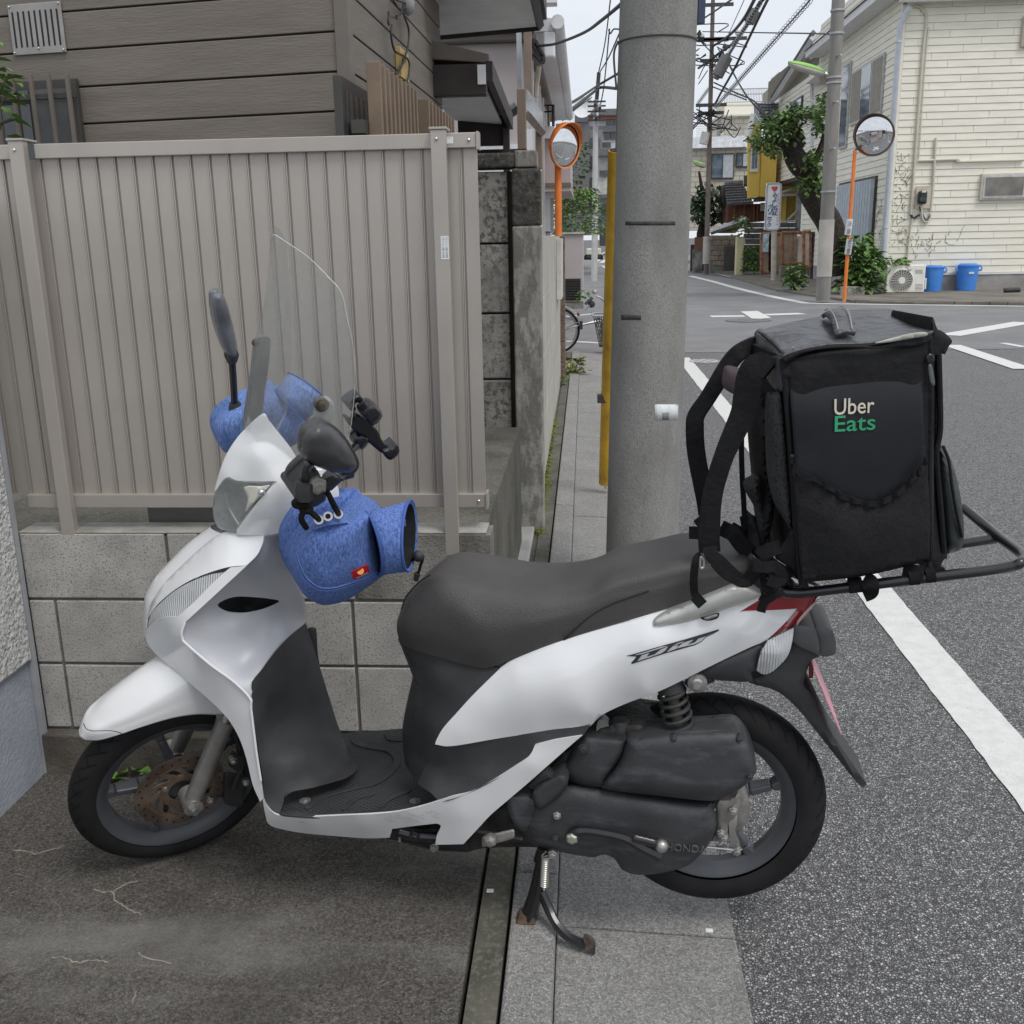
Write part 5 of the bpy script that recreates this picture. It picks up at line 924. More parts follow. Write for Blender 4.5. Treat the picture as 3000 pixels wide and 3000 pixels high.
obj('handlebar', MB().tube([HF.pt(*zp('A',950,1150),.25), HF.pt(*zp('A',950,1150),.25)-HF.n*.12], .011, 12), blkm, sc, smooth=True)
sheet('cowl_lower', HF, [(760,1370,.06),(860,1330,.08),(960,1290,.1),(1180,1160,.12),(1270,1190,.1),(1230,1260,.09),(1060,1330,.08),(950,1380,.07),(900,1420,.06),(820,1400,.05)], white, sc, zk='A', step=9, solid=.004)
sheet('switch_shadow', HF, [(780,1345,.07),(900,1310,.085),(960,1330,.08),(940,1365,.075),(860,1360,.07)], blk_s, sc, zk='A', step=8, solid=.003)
# ================================================================ delivery bag
tau = rad(7); eh = np.array((math.cos(rad(4.2)), math.sin(rad(4.2)), 0)); zu = np.array((0,0,1.))
BG = Frame(SF.pt(*zp('C',780,1500),.15), eh*math.cos(tau)+zu*math.sin(tau), (math.sin(rad(4.2)), -math.cos(rad(4.2)), 0), zu*math.cos(tau)-eh*math.sin(tau))
nyl = mat('black_nylon', (.009,.009,.01), rough=.6, spec=.25, var=.25, scale=14, bump=.8, bscale=38); addspeck(nyl, 9, .55, .8, (.02,.02,.022), .6)
vin = mat('black_vinyl', (.013,.0135,.017), rough=.42, spec=.35, var=.1, scale=5, bump=.5, bscale=11); addspeck(vin, 6, .55, .8, (.028,.029,.034), .5)
mesh_ = mat('black_mesh_fabric', (.009,.009,.01), rough=.85, spec=.2, var=.2, scale=9); addspeck(mesh_, 240, .28, .38, (.02,.02,.021), .8, ntype='vor'); addbump(mesh_, 'noise', 14, .8, .012)
pad = mat('spacer_mesh', (.03,.031,.033), rough=.8, var=.1); addspeck(pad, 170, .42, .3, (.006,.006,.006), .95, ntype='vor')
lidm = addbump(mat('lid_nylon', (.06,.061,.068), rough=.4, var=.15, scale=9, bump=1, bscale=16), 'noise', 9, 1.0, .03); stitch = mat('stitching', (.3,.3,.3), rough=.8)
bag = thing('delivery_bag', 'black insulated delivery backpack strapped on the scooter rack', 'backpack', BG.o)
B = lambda nm, pts, m_, par=None, **kw: sheet(nm, BG, pts, m_, par or bag, zk=kw.pop('zk','C'), **kw)
bb = B('bag_body', [(692,345,0,1),(900,300,.0),(1200,262,.0),(1452,228,0,1),(1462,600,0),(1455,1000,0),(1450,1392,0,1),(1100,1472,0),(782,1506,0,1),(762,1300,0),(735,900,0),(704,500,0)], nyl, puff=(70,.018), skirt=.27, step=11)
fpn = B('front_panel', [(724,460,.006,1),(1050,412,.012),(1398,362,.006,1),(1412,550,.02),(1422,800,.022),(1430,980,.02),(1300,1120,.024),(1000,1110,.024),(760,1000,.02,1),(745,760,.02),(730,560,.016)], vin, ctrl=[(1060,700,.028),(1200,900,.028),(850,600,.024),(1300,500,.02)], solid=.004, step=12)
B('velcro_band', [(712,395,.012),(900,352,.014),(1150,318,.014),(1392,280,.012),(1398,358,.012),(1050,408,.016),(722,455,.012)], mat('velcro', (.012,.012,.013), rough=.95, bump=.8, bscale=300), solid=.004, step=12)
pk = B('mesh_pocket', [(740,900,.022,1),(760,935,.026),(870,985,.032),(1000,1060,.034),(1110,1098,.034),(1200,1090,.034),(1300,1030,.032),(1380,950,.028),(1432,870,.022,1),(1446,1100,.024),(1448,1384,.018,1),(1280,1420,.026),(1100,1462,.026),(900,1480,.022),(790,1498,.014,1),(765,1250,.02)], mesh_, ctrl=[(1000,1250,.046),(1200,1250,.044),(900,1150,.04),(1300,1150,.038)], solid=.003, step=11)
P = []
for i, q in enumerate(crom([(738,860),(744,915),(770,940),(870,980),(940,1020),(1000,1062),(1060,1080),(1120,1100),(1190,1095),(1250,1065),(1310,1020),(1370,960),(1400,930),(1432,868)], 6)):
    P.append(BG.pt(*zp('C',q[0],q[1]+3*math.sin(i*1.1)), .038+.004*math.sin(i*.9)))
obj('pocket_hem', MB().strap(P, [np.array((0,0,.011))]*len(P), .006), nyl, pk, smooth=True)
# lettering
ax, ay = BG.a, BG.u
def btext(s, x0, y0, x1, m_, bold):
    a, b_ = BG.pt(*zp('C',x0,y0),.0305), BG.pt(*zp('C',x1,y0-12),.0305)
    return text_mesh(s, a, b_-a, np.cross(-BG.n*-1, b_-a), np.linalg.norm(b_-a), .0004, 'lettering', m_, fpn, bold=bold, height=.0295)
btext('Uber', 955, 643, 1160, mat('cream_print', (.68,.64,.52), rough=.6), .004); btext('Eats', 957, 730, 1166, mat('green_print', (.03,.36,.17), rough=.6), .006)
# piping along the near edges
def pipe(pts, r=.006, m_=nyl): 
    P = crom([BG.pt(*zp('C',*p[:2]), p[2]) for p in pts], 6); return obj('piping', MB().tube(P, r, 8), m_, bag, smooth=True)
pipe([(690,350,.004),(706,500,.006),(737,900,.008),(764,1300,.008),(784,1490,.002),(810,1520,-.01)]); pipe([(1445,240,.004),(1452,600,.006),(1440,1000,.006),(1450,1390,.004)]); pipe([(1492,330,-.012),(1500,700,-.014),(1480,850,-.014),(1500,1100,-.014),(1520,1350,-.014)])
B('zip_tape', [(1400,290,.008),(1450,265,.006),(1462,600,.008),(1468,900,.008),(1462,1392,.004),(1436,1395,.006),(1432,900,.01),(1425,600,.01)], mat('zip_fabric', (.014,.014,.015), rough=.8), solid=.003, step=11)
B('zip_slider', [(1432,345,.02),(1445,328,.02),(1468,335,.02),(1472,365,.02),(1455,378,.02),(1436,372,.02)], blkm, solid=.006, step=6); B('zip_pull', [(1440,390,.02),(1458,388,.02),(1474,480,.022),(1462,490,.022),(1450,470,.022)], mat('grey_pull', (.09,.1,.1), rough=.5), solid=.003, step=6)
B('corner_panel', [(1450,235,.0),(1490,205,-.01),(1530,225,-.03),(1562,262,-.04),(1545,290,-.04),(1525,330,-.035),(1505,335,-.03),(1500,520,-.03),(1495,800,-.03),(1500,1100,-.03),(1535,1350,-.03),(1520,1385,-.02),(1452,1395,.0)], nyl, skirt=.2, step=11, puff=(20,.008))
B('side_pocket', [(1482,850,-.05),(1500,790,-.05),(1535,825,-.05),(1575,925,-.05),(1605,1060,-.05),(1620,1180,-.05),(1622,1280,-.05),(1605,1332,-.05),(1560,1350,-.05),(1525,1335,-.05),(1500,1100,-.05)], mat('green_black_vinyl', (.026,.032,.031), rough=.4, bump=.8, bscale=18, var=.3), skirt=.17, step=10, puff=(35,.03))
pipe([(1515,800,-.02),(1545,880,-.012),(1560,1000,-.01),(1585,1150,-.012),(1612,1270,-.025)], .003)
lid = patch('lid', BG, [[(688,352,.012),(800,318,.014),(950,292,.014),(1120,285,.014),(1300,255,.014),(1455,238,.012)],[(690,325,.004),(800,286,.004),(950,262,.004),(1120,258,.004),(1300,232,.004),(1462,205,.004)],[(640,270,-.1),(770,225,-.1),(930,198,-.1),(1100,190,-.1),(1260,175,-.1),(1410,178,-.1)],[(585,222,-.2),(720,190,-.2),(880,155,-.2),(1030,140,-.2),(1170,125,-.2),(1310,135,-.2)],[(556,212,-.275),(680,178,-.28),(830,150,-.28),(980,112,-.28),(1120,100,-.28),(1225,98,-.275)],[(545,250,-.28),(680,260,-.29),(830,250,-.29),(980,240,-.29),(1120,230,-.29),(1225,220,-.28)]], lidm, bag, zk='C', nu=7, nv=7, solid=.006, sharp=0)
B('lid_flap', [(698,348,.018),(800,308,.022),(950,285,.024),(1080,282,.026),(1180,290,.026),(1300,262,.024),(1440,225,.02),(1458,232,.018),(1455,262,.02),(1385,285,.024),(1250,296,.026),(1150,300,.028),(950,300,.026),(800,325,.022),(715,372,.018)], nyl, solid=.005, step=9)
B('reflective_tape', [(1165,272,.03),(1260,245,.03),(1350,222,.029),(1425,216,.028),(1430,235,.028),(1350,248,.029),(1240,268,.03)], mat('reflective_tape', (.42,.43,.36), rough=.5, var=.2, scale=30), solid=.002, step=8)
B('lid_side', [(548,215,-.27),(600,205,-.27),(690,345,.0),(708,420,.0),(690,520,-.01),(640,500,-.06),(600,440,-.12),(560,340,-.2),(548,270,-.25)], lidm, solid=.004, step=9, puff=(20,.01))
def lst(pts): obj('stitch_line', MB().tube(crom([BG.pt(*zp('C',*p[:2]), p[2]) for p in pts], 6), .0011, 5), stitch, bag, smooth=True)
lst([(560,222,-.255),(610,262,-.19),(660,305,-.1),(692,338,-.0)]); lst([(680,190,-.262),(700,240,-.17),(725,275,-.08),(745,298,.008)]); lst([(1195,100,-.272),(1250,122,-.22),(1330,160,-.12),(1400,190,-.05)])
hd = thing('carry_handle', None, None, parent=bag)
hr = [[(888,150,-.2),(1006,120,-.2)],[(905,140,-.16),(1030,122,-.16)],[(930,165,-.1),(1052,150,-.1)],[(948,205,-.05),(1064,200,-.05)],[(958,246,.0),(1070,240,.0)]]
R = [[BG.pt(*zp('C',*p[:2]), p[2])+BG.u*.008 for p in r] for r in hr]; cols = [crom([r[j] for r in R], 5) for j in range(2)]
rows = [[c0+(c1-c0)*s+BG.u*.006*math.sin(math.pi*s) for s in np.linspace(0,1,6)] for c0, c1 in zip(*cols)]
obj('handle_band', MB().grid(rows), lidm, hd, smooth=True, clean=True, solid=.008)
for s in (.18,.82): obj('stitch_line', MB().tube([r[0]+(r[-1]-r[0])*s+BG.u*.0075 for r in rows], .0011, 5), stitch, hd)
# padded back and straps
B('back_pad', [(600,560,-.06),(640,527,-.05),(688,533,-.03),(705,700,-.02),(730,1000,-.02),(742,1235,-.02),(690,1170,-.03),(640,1080,-.05),(605,900,-.06)], pad, solid=.004, step=9, puff=(30,.03))
B('back_pad', [(525,690,-.2),(560,600,-.2),(600,560,-.16),(610,900,-.12),(640,1100,-.1),(600,1290,-.1),(560,1150,-.16),(545,960,-.2)], nyl, solid=.004, step=9, puff=(20,.02), skirt=.03)
B('hip_pad', [(500,1010,-.14),(545,960,-.14),(565,985,-.12),(570,1060,-.12),(600,1200,-.1),(620,1290,-.1),(590,1285,-.12),(555,1120,-.14)], pad, solid=.004, step=9, puff=(14,.015), skirt=.02)
def band(nm, fr, zk, pts, wd, th, m_, par=None, sm=6):
    P = crom([fr.pt(*zp(*(p[:3] if isinstance(p[0], str) else (zk, p[0], p[1]))), p[-1]) for p in pts], sm); Wv = []
    for i, p in enumerate(P):
        t_ = P[min(i+1,len(P)-1)]-P[max(i-1,0)]; v = np.cross(t_, p-CO); v /= np.linalg.norm(v)+1e-9; ww = wd if not hasattr(wd, '__len__') else np.interp(i/(len(P)-1), np.linspace(0,1,len(wd)), wd); Wv.append(v*ww)
    return obj(nm, MB().strap(P, Wv, th), m_, par or bag, smooth=True, bevel=th*.35)
pdm = mat('padded_strap', (.009,.009,.01), rough=.65, spec=.2, var=.25, scale=18, bump=.7, bscale=60)
band('shoulder_strap', BG, 'I', [(1030,60,-.26),(950,75,-.25),(830,130,-.24),(720,250,-.24),(600,440,-.24),(470,650,-.24),(350,830,-.24),(330,960,-.24),(340,1200,-.24),(370,1400,-.24),(410,1600,-.24),('J',440,250,-.24),('J',450,420,-.24)], [.045,.036,.036,.034,.038,.038,.038,.03], .014, pdm)
band('shoulder_strap', BG, 'I', [(1190,330,-.05),(1090,260,-.06),(1000,300,-.06),(950,420,-.06),(920,600,-.06),(880,800,-.06),(780,1030,-.06),(680,1250,-.06),(600,1480,-.06),(540,1700,-.06),(510,1900,-.06),('J',500,500,-.06),('J',490,700,-.06),('J',500,830,-.06)], [.04,.045,.05,.05,.044,.038,.038,.04,.042,.042], .016, pdm)
sheet('chest_pad', BG, [(665,400,-.2),(690,300,-.2),(770,290,-.2),(900,335,-.16),(915,370,-.14),(870,450,-.14),(840,560,-.14),(840,620,-.14),(700,560,-.2),(660,490,-.2)], mat('mauve_padding', (.085,.055,.066), rough=.85, bump=.5, bscale=40), bag, zk='I', puff=(18,.02), skirt=.02, step=7)
band('thin_strap', BG, 'I', [(960,150,-.2),(930,240,-.2),(900,330,-.2)], .006, .003, webm); band('thin_strap', BG, 'I', [(860,1060,-.18),(860,1300,-.18),(870,1600,-.18),('J',880,200,-.18),('J',895,480,-.18)], .011, .003, webm)
WB = lambda pts, wd=.03, zk='J', th=.004: band('webbing', SF, zk, pts, wd*.78, th, webm, sm=9)
WB([(500,780,.16),(520,880,.17),(610,950,.175),(720,1060,.18),(830,1150,.18),(920,1160,.18),(990,1080,.18),(1030,980,.18),(1060,930,.175)], .034); WB([(540,960,.185),(640,1070,.19),(760,1150,.19),(860,1190,.19),(960,1180,.19)], .02)
WB([(1000,990,.19),(1060,1010,.195),(1160,1010,.195),(1240,1000,.19),(1300,1060,.19),(1320,1130,.19),(1250,1180,.195),(1160,1150,.2)], .027); WB([(1060,900,.16),(1130,840,.16),(1230,800,.16),(1310,770,.15)], .036)
WB([(400,870,.15),(350,920,.165),(325,1050,.17),(318,1180,.17),(325,1290,.165),(340,1345,.168)], .02); WB([(330,1340,.172),(375,1390,.174),(420,1440,.174)], .028)
WB([(1090,1090,.18),(1120,1200,.18),(1140,1300,.18)], .018); WB([(1230,1230,.17),(1180,1330,.175),(1100,1440,.178),(1080,1520,.178)], .022); WB([(1070,1340,.172),(1150,1380,.174),(1230,1330,.172),(1340,1290,.165)], .02)
WB([(270,620,.0),(330,620,.02),(400,625,.03)], .034); WB([(620,560,.0),(700,600,.0),(770,640,.02),(860,760,.03),(960,850,.04)], .042); WB([(730,560,-.02),(800,600,-.02),(880,650,-.02)], .034); WB([(380,440,-.05),(430,500,-.04),(600,640,-.02)], .04)
WB([(850,520,-.03),(930,510,-.03),(980,560,-.03),(960,700,-.02),(1000,800,0)], .04); WB([(1080,880,.1),(1160,980,.12),(1300,1080,.14),(1400,1160,.14)], .045)
sheet('strap_gusset', BG, [('J',1240,890,.0),('J',1330,750,.0),('J',1440,590,.01),('J',1470,800,.01),('J',1480,1060,.0),('J',1420,1020,.0),('J',1300,950,.0)], nyl, bag, solid=.004, step=9)
obj('strap_buckle', MB().hexa([SF.pt(*zp('J',x,y),n) for n in (-.05,-.02) for x,y in ((900,340),(900,480),(1060,620),(1090,520))]), blk_p, bag, bevel=.006)
sheet('dark_strap_heap', SF, [('J',900,470,-.04),('J',1000,420,-.04),('J',1080,560,-.02),('J',1140,760,.0),('J',1200,900,.06),('J',1320,1060,.1),('J',1450,1160,.11),('J',1460,1240,.11),('J',1300,1230,.11),('J',1180,1080,.08),('J',1050,930,.04),('J',930,800,.0),('J',900,640,-.04)], nyl, bag, solid=.01, step=9, puff=(20,.03))
cp = thing('carabiner', 'small silver carabiner clip hanging on the shoulder strap', 'carabiner', SF.pt(*zp('J',412,960),.18))
obj('clip_ring', MB().tube(crom([SF.pt(*zp('J',x,y),.185) for x,y in ((405,895),(432,930),(432,1000),(410,1025),(392,1000),(394,930))], 5, True), .0022, 6, closed=True), steel, cp, smooth=True)
# webbing loops that tie the bag to the rack
for k, (x, y, l, nm) in enumerate((('H',20,1215,130),('H',680,1125,100),('H',865,1100,90))): 
    c0 = SF.pt(*zp(x,y,l),N1); w_ = nm/3.864/1330
    obj('rack_tie', MB().lathe(c0-dirr*w_/2, dirr, [(.015,0),(.0153,w_),(.0112,w_),(.0112,0)], 16), webm, bag, smooth=True)
band('rack_tie', SF, 'H', [(120,1140,.135),(190,1180,.142),(200,1240,.146),(190,1290,.142),(120,1320,.135)], .03, .004, webm); band('rack_tie', SF, 'H', [(560,1050,.12),(680,1070,.13),(800,1080,.135)], .03, .004, webm)
# ================================================================ left side: brown house, its neighbour, poles and mirror
sid = mat('brown_siding', (.19,.165,.14), rough=.75, var=.1, scale=3, bump=.5, bscale=24, stretch=(.7,.7,6)); addspeck(sid, 30, .52, .75, (.165,.143,.12), .6, stretch=(.6,.6,7))
trimb = mat('brown_trim', (.16,.14,.12), rough=.6, var=.08); drk = mat('dark_brown_wood', (.035,.027,.024), rough=.55, var=.2); soff = mat('pale_soffit', (.85,.86,.86), rough=.8, var=.05)
gls = mat('window_glass', (.05,.06,.065), rough=.08, var=.2, scale=2, coat=.6); frm = mat('bronze_frame', (.06,.055,.05), rough=.5); vgr = mat('vent_steel', (.36,.34,.33), rough=.5, metal=.4, var=.1)
V_H = 4.45; cor = onv(1026,250,V_H); fa = rad(9.5)
HFm = Frame(cor, (math.cos(fa),-math.sin(fa),0), (-math.sin(fa),-math.cos(fa),0), (0,0,1))
hs = thing('brown_house', 'brown sided house with grey vent rising behind the metal fence', 'house', (cor[0]-1,cor[1]+1,0))
zl = [HFm.pt(*zp('U',1500,y))[2] for y in (-23,205,428,651)]; pitch = (zl[0]-zl[3])/3
def fbox(fr, a0, a1, n0, n1, z0, z1):
    return [fr.o*np.array((1,1,0))+fr.a*a+fr.n*n+np.array((0,0,z)) for z in (z0,z1) for a,n in ((a0,n0),(a1,n0),(a1,n1),(a0,n1))]
ztop = zl[0]; 
sdir = np.array((math.sin(rad(1.2)), math.cos(rad(1.2)), 0)); SD = Frame(cor, -sdir, (math.cos(rad(1.2)), -math.sin(rad(1.2)), 0), (0,0,1))   # side facing the street
for k in range(-6, 6):
    z1 = zl[0]-pitch*k; z0 = z1-pitch
    if z1 < .9: continue
    obj('siding_board', MB().hexa(fbox(HFm,-2.6,-.052,-.02,.0,z0+.005,z1-.003)), sid, hs, bevel=.003)
    obj('siding_board', MB().hexa(fbox(SD,-2.5,-.052,-.02,.0,z0+.005,z1-.003)), sid, hs, bevel=.003)
obj('wall_core', MB().prism([(*(cor[:2]+(HFm.a*-2.6-HFm.n*.012)[:2]),.6),(*(cor[:2]+(-HFm.n*.012-SD.n*.012)[:2]),.6),(*(cor[:2]+(SD.a*-2.5-SD.n*.012)[:2]),.6),(*(cor[:2]+(SD.a*-2.5-SD.n*1.5)[:2]),.6),(*(cor[:2]+(HFm.a*-2.6-HFm.n*2.4)[:2]),.6)], (0,0,3.2)), mat('siding_gap', (.03,.026,.022), rough=1), hs)
obj('corner_trim', MB().hexa(fbox(HFm,-.05,.012,-.03,.012,.9,3.6)), trimb, hs, bevel=.003); obj('corner_trim', MB().hexa(fbox(SD,-.05,-.001,-.03,.0122,.9,3.6)), trimb, hs, bevel=.003)
# vent
vt = thing('wall_vent', None, None, parent=hs); q = lambda x, y, n=.012: HFm.pt(*zp('U',x,y), n)
ac = lambda x, y: (q(x,y)-HFm.o)@HFm.a
va0, va1, vz1, vz0 = ac(55,170), ac(355,150), q(190,15)[2], q(220,305)[2]
sa = np.linspace(va0+.018, va1-.02, 10)
obj('vent_plate', MB().hexa(fbox(HFm,va0,va1,.003,.010,vz0,vz1)), vgr, vt, bevel=.003)
for i, s_ in enumerate(np.linspace(va0+.022, va1-.022, 9)):
    obj('vent_slot', MB().hexa(fbox(HFm,s_-.0045,s_+.0045,.0102,.0112,vz0+.03,vz1-.03)), blk_s, vt, bevel=.003)
for a_, z_ in ((va0+.01,vz0+.01),(va1-.01,vz0+.01),(va0+.01,vz1-.01),(va1-.01,vz1-.01),((va0+va1)/2,vz0+.022)): obj('vent_screw', MB().ball(HFm.o*np.array((1,1,0))+HFm.a*a_+HFm.n*.0115+np.array((0,0,z_)), .005), steel, vt, smooth=True)
# front window with bars
wa0, wa1 = ac(-120,600), ac(455,600); wz1, wz0 = q(250,455)[2], q(250,900)[2]
wd = thing('window', None, None, parent=hs)
obj('window_frame', MB().hexa(fbox(HFm,wa0,wa1,.002,.03,wz0,wz1)), frm, wd, bevel=.004); obj('window_pane', MB().hexa(fbox(HFm,wa0+.05,ac(185,600),.0305,.033,wz0,wz1-.04)), gls, wd); obj('window_pane', MB().hexa(fbox(HFm,ac(190,600)+.01,wa1-.04,.0305,.036,wz0,wz1-.04)), mat('frosted_glass', (.1,.105,.11), rough=.3), wd)
for x in (48,148,253,353,457,-60): 
    a_ = ac(x,500); obj('window_bar', MB().hexa(fbox(HFm,a_-.008,a_+.008,.09,.106,wz0-.05,q(x,435)[2])), trimb, hs, bevel=.002)
obj('bar_rail', MB().hexa(fbox(HFm,wa0,ac(485,560),.07,.0895,q(250,578)[2],q(250,545)[2])), frm, hs, bevel=.002)
leafy('shrub', HFm.pt(*zp('U',5,700),.35)-np.array((.06,0,.1)), .16, .42, 70, 'green shrub leaves at window behind the fence end', lf1, size=.07, seed=11)
# side windows with brown lattice
sp = lambda x, y, n=.0: SD.pt(*zp('T',x,y), n)
sa_ = lambda x, y, n=.0: (sp(x,y,n)-SD.o)@SD.a
for (x0,y0,x1,y1,nb,tops) in ((560,350,785,515,10,0),(845,562,1000,672,9,1)):
    a0_, a1_ = sa_(x0+10,y0,.14), sa_(x1,y1,.14); zt = sp(x0+10,y0,.14)[2]
    wn = thing('window', None, None, parent=hs); e0, e1 = min(a0_,a1_)-.02, max(a0_,a1_)+(.12 if not tops else .05)
    obj('window_frame', MB().hexa(fbox(SD,e0,e1,.002,.035,1.3,zt-.06)), frm, wn, bevel=.003); obj('window_pane', MB().hexa(fbox(SD,e0+.05,e1-.05,.0355,.04,1.3,zt-.11)), gls, wn)
    for i in range(nb):
        a_ = a0_+(a1_-a0_)*i/(nb-1); obj('lattice_bar', MB().hexa(fbox(SD,a_-.014,a_+.014,.11,.165,1.35,zt)), mat('lattice_brown', (.2,.145,.1), rough=.55, var=.12), hs, bevel=.003)
    obj('lattice_rail', MB().hexa(fbox(SD,min(a0_,a1_),max(a0_,a1_)+.1,.06,.1095,zt-.27,zt-.22)), frm, hs)
# meter board and drop wires
mbp = sp(712,360,.01); obj('meter_board', MB().hexa(fbox(SD,sa_(735,330),sa_(690,330),.001,.03,sp(712,450)[2],sp(712,285)[2])), mat('yellow_board', (.5,.36,.13), rough=.6), hs, bevel=.004)
def wire3(P, r, name='cable', mtl=None, par=None, n=6, **kw): return obj(name, MB().tube(crom(P, 7), r, n), mtl or mat('cable_black', (.025,.025,.027), rough=.6), par, smooth=True, **kw)
for w_ in ([(672,140),(668,200),(690,290),(750,330),(700,400)],[(740,85),(768,170),(760,280),(715,400),(690,420)],[(690,290),(765,340),(765,440),(735,480)],[(800,0),(740,60),(700,90)],[(680,0),(720,50),(800,30),(760,80)],[(700,0),(760,30),(720,80)]):
    wire3([sp(x,y,.04) for x,y in w_], .005, 'drop_wire', None, hs)
obj('wire_hook', MB().tube(crom([sp(x,y,.03) for x,y in ((655,65),(655,140),(655,100),(690,95),(700,105))],4), .006, 6), frm, hs); obj('splice_box', MB().ball(sp(765,30,.05), .035, .03, .05, 10), mat('grey_splice', (.3,.3,.3)), hs, smooth=True)
# upper roof soffit and the canopy
zsf = 2.92; e_ = [onz(*zp('T',x,y),zsf) for x,y in ((975,203),(1508,152),(1478,0))]
sfl = [(-1.03,e_[0][1]),(e_[1][0],e_[1][1]),(e_[2][0],e_[2][1]-.6),(-1.03,e_[2][1]-.6)]
rf = thing('roof_eave', None, None, parent=hs)
obj('soffit', MB().prism([(x,y_,zsf) for x,y_ in sfl], (0,0,.03)), soff, rf); 
mb = MB().tube([(*sfl[0],zsf+.02),(*sfl[1],zsf+.02)], .03, 4).tube([(*sfl[1],zsf+.02),(*sfl[2],zsf+.02)], .03, 4); obj('fascia', MB().tube([(*sfl[0],zsf+.01),(*sfl[1],zsf+.01),(*sfl[2],zsf+.01)], .035, 4), drk, rf)
obj('roof_slab', MB().prism([(x*1.0+(.05 if x > -.9 else 0),y_+.03,zsf+.05) for x,y_ in sfl], (0,0,.12)), drk, rf)
cv_ = thing('canopy', None, None, parent=hs); ca, cb = 6.6, 8.4; U0, U1 = -1.02, onv(*zp('T',1222,340),6.6)[0]; zA, zB = onv(*zp('T',1222,335),6.6)[2], onv(*zp('T',1325,640),8.4)[2]
obj('canopy_roof', MB().hexa([(U0,ca,zA+.02),(U1,ca,zA-.02),(U1,cb,zB-.02),(U0,cb,zB+.02),(U0,ca,zA+.14),(U1,ca,zA+.03),(U1,cb,zB+.03),(U0,cb,zB+.14)]), trimb, cv_, bevel=.006)
obj('canopy_soffit', MB().hexa([(U0,ca+.1,zA-.05),(U1-.06,ca+.1,zA-.09),(U1-.06,cb-.1,zB-.09),(U0,cb-.1,zB-.05),(U0,ca+.1,zA-.03),(U1-.06,ca+.1,zA-.07),(U1-.06,cb-.1,zB-.07),(U0,cb-.1,zB-.03)]), soff, cv_)
obj('canopy_beam', MB().box(U0,U1-.02,ca,ca+.08,zA-.2,zA-.021), drk, cv_, bevel=.005); obj('canopy_beam', MB().box(U0+.05,U1-.02,cb-.1,cb-.02,zB-.24,zB-.021), drk, cv_, bevel=.005)
obj('canopy_fascia', MB().hexa([(U1-.02,ca,zA-.12),(U1+.02,ca,zA-.12),(U1+.02,cb,zB-.12),(U1-.02,cb,zB-.12),(U1-.02,ca,zA-.01),(U1+.02,ca,zA-.01),(U1+.02,cb,zB-.01),(U1-.02,cb,zB-.01)]), drk, cv_); obj('canopy_bracket', MB().box(U1-.05,U1,cb-.15,cb-.1,zB-.5,zB-.12), drk, cv_)
obj('side_beam', MB().box(U0,U1+.12,cb+.02,cb+.12,zB-.36,zB-.26), drk, cv_); obj('end_tab', MB().box(U1-.07,U1-.02,ca-.012,ca-.002,zA-.14,zA-.03), soff, cv_)
# the pinkish house behind
pkm = mat('pinkish_render', (.46,.41,.405), rough=.9, var=.04, scale=3, bump=.3, bscale=80); wht = mat('white_trim', (.72,.73,.74), rough=.6, var=.04); brs = mat('brown_steel', (.2,.15,.115), rough=.5, var=.08)
PV = 11.5; pkh = thing('pink_house', 'pale pinkish rendered house beyond the brown house canopy', 'house', (-2,PV+2,0))
vq = lambda nm, V, rc, d, m_, par, zk='Q', **kw: vbox(nm, V, rc, d, m_, par, zk, **kw)
xr = onv(*zp('Q',545,600),PV)[0]; zt = onv(*zp('Q',300,490),PV)[2]; zbnd = onv(*zp('Q',300,395),PV)[2]
obj('wall', MB().box(-6,xr,PV,PV+7.5,-.1,zt), pkm, pkh); obj('roof_band', MB().box(-6,xr+.1,PV-.12,PV+7.6,zt+.005,zbnd), trimb, pkh, bevel=.02); obj('roof_white_band', MB().box(-6,xr+.1,PV-.2,PV+7.6,zbnd+.004,zbnd+.35), wht, pkh)
zw = onv(*zp('Q',300,1640),PV)[2]; obj('white_sill_band', MB().box(-6,xr+.02,PV-.05,PV-.002,zw-.75,zw), wht, pkh)
# eave over the street side
ez = onv(*zp('Q',760,330),PV)[2]; ex = onv(*zp('Q',850,300),PV)[0]; ex2 = onv(*zp('Q',935,1000),19)[0]
obj('eave', MB().hexa([(xr-.1,PV,ez-.02),(ex,PV,ez-.02),(ex,PV+8.3,ez-.02),(xr-.1,PV+8.3,ez-.02),(xr-.1,PV,ez+.16),(ex,PV,ez+.1),(ex,PV+8.3,ez+.1),(xr-.1,PV+8.3,ez+.16)]), wht, pkh)
obj('rain_gutter', MB().tube([(ex+.05,PV-.1,ez+.05),(ex+.05,PV+8.4,ez+.05)], .07, 10), wht, pkh, smooth=True); obj('gutter_outlet', MB().box(ex-.1,ex+.02,PV-.05,PV+.12,ez-.28,ez-.03), wht, pkh, bevel=.02)
obj('eave_block', MB().box(ex-.35,ex+.02,PV-.3,PV-.13,ez+.35,ez+.75), drk, pkh); obj('eave_block', MB().box(ex-.42,ex+.05,PV-.34,PV-.14,ez+.18,ez+.34), wht, pkh)
for y_ in (12.4,13.3,14.4,15.6,17.0): obj('side_window_frame', MB().box(xr+.002,xr+.03,y_,y_+.08,ez-2.2,ez-.15), wht, pkh)
for i, y_ in enumerate((12.9,14.0,15.2)): obj('side_pane', MB().box(xr+.003,xr+.012,y_-.4,y_+.35,ez-2.1,ez-.3), mat('pale_pane', (.45,.42,.35), rough=.4), pkh)
for pts in (((640,500),(660,560),(700,620),(735,660),(720,720)),((630,600),(680,640),(725,690)),((640,470),(690,560),(735,640))): wire3([onv(*zp('Q',*p),PV-.1) for p in pts], .03, 'cable_bundle', None, pkh)
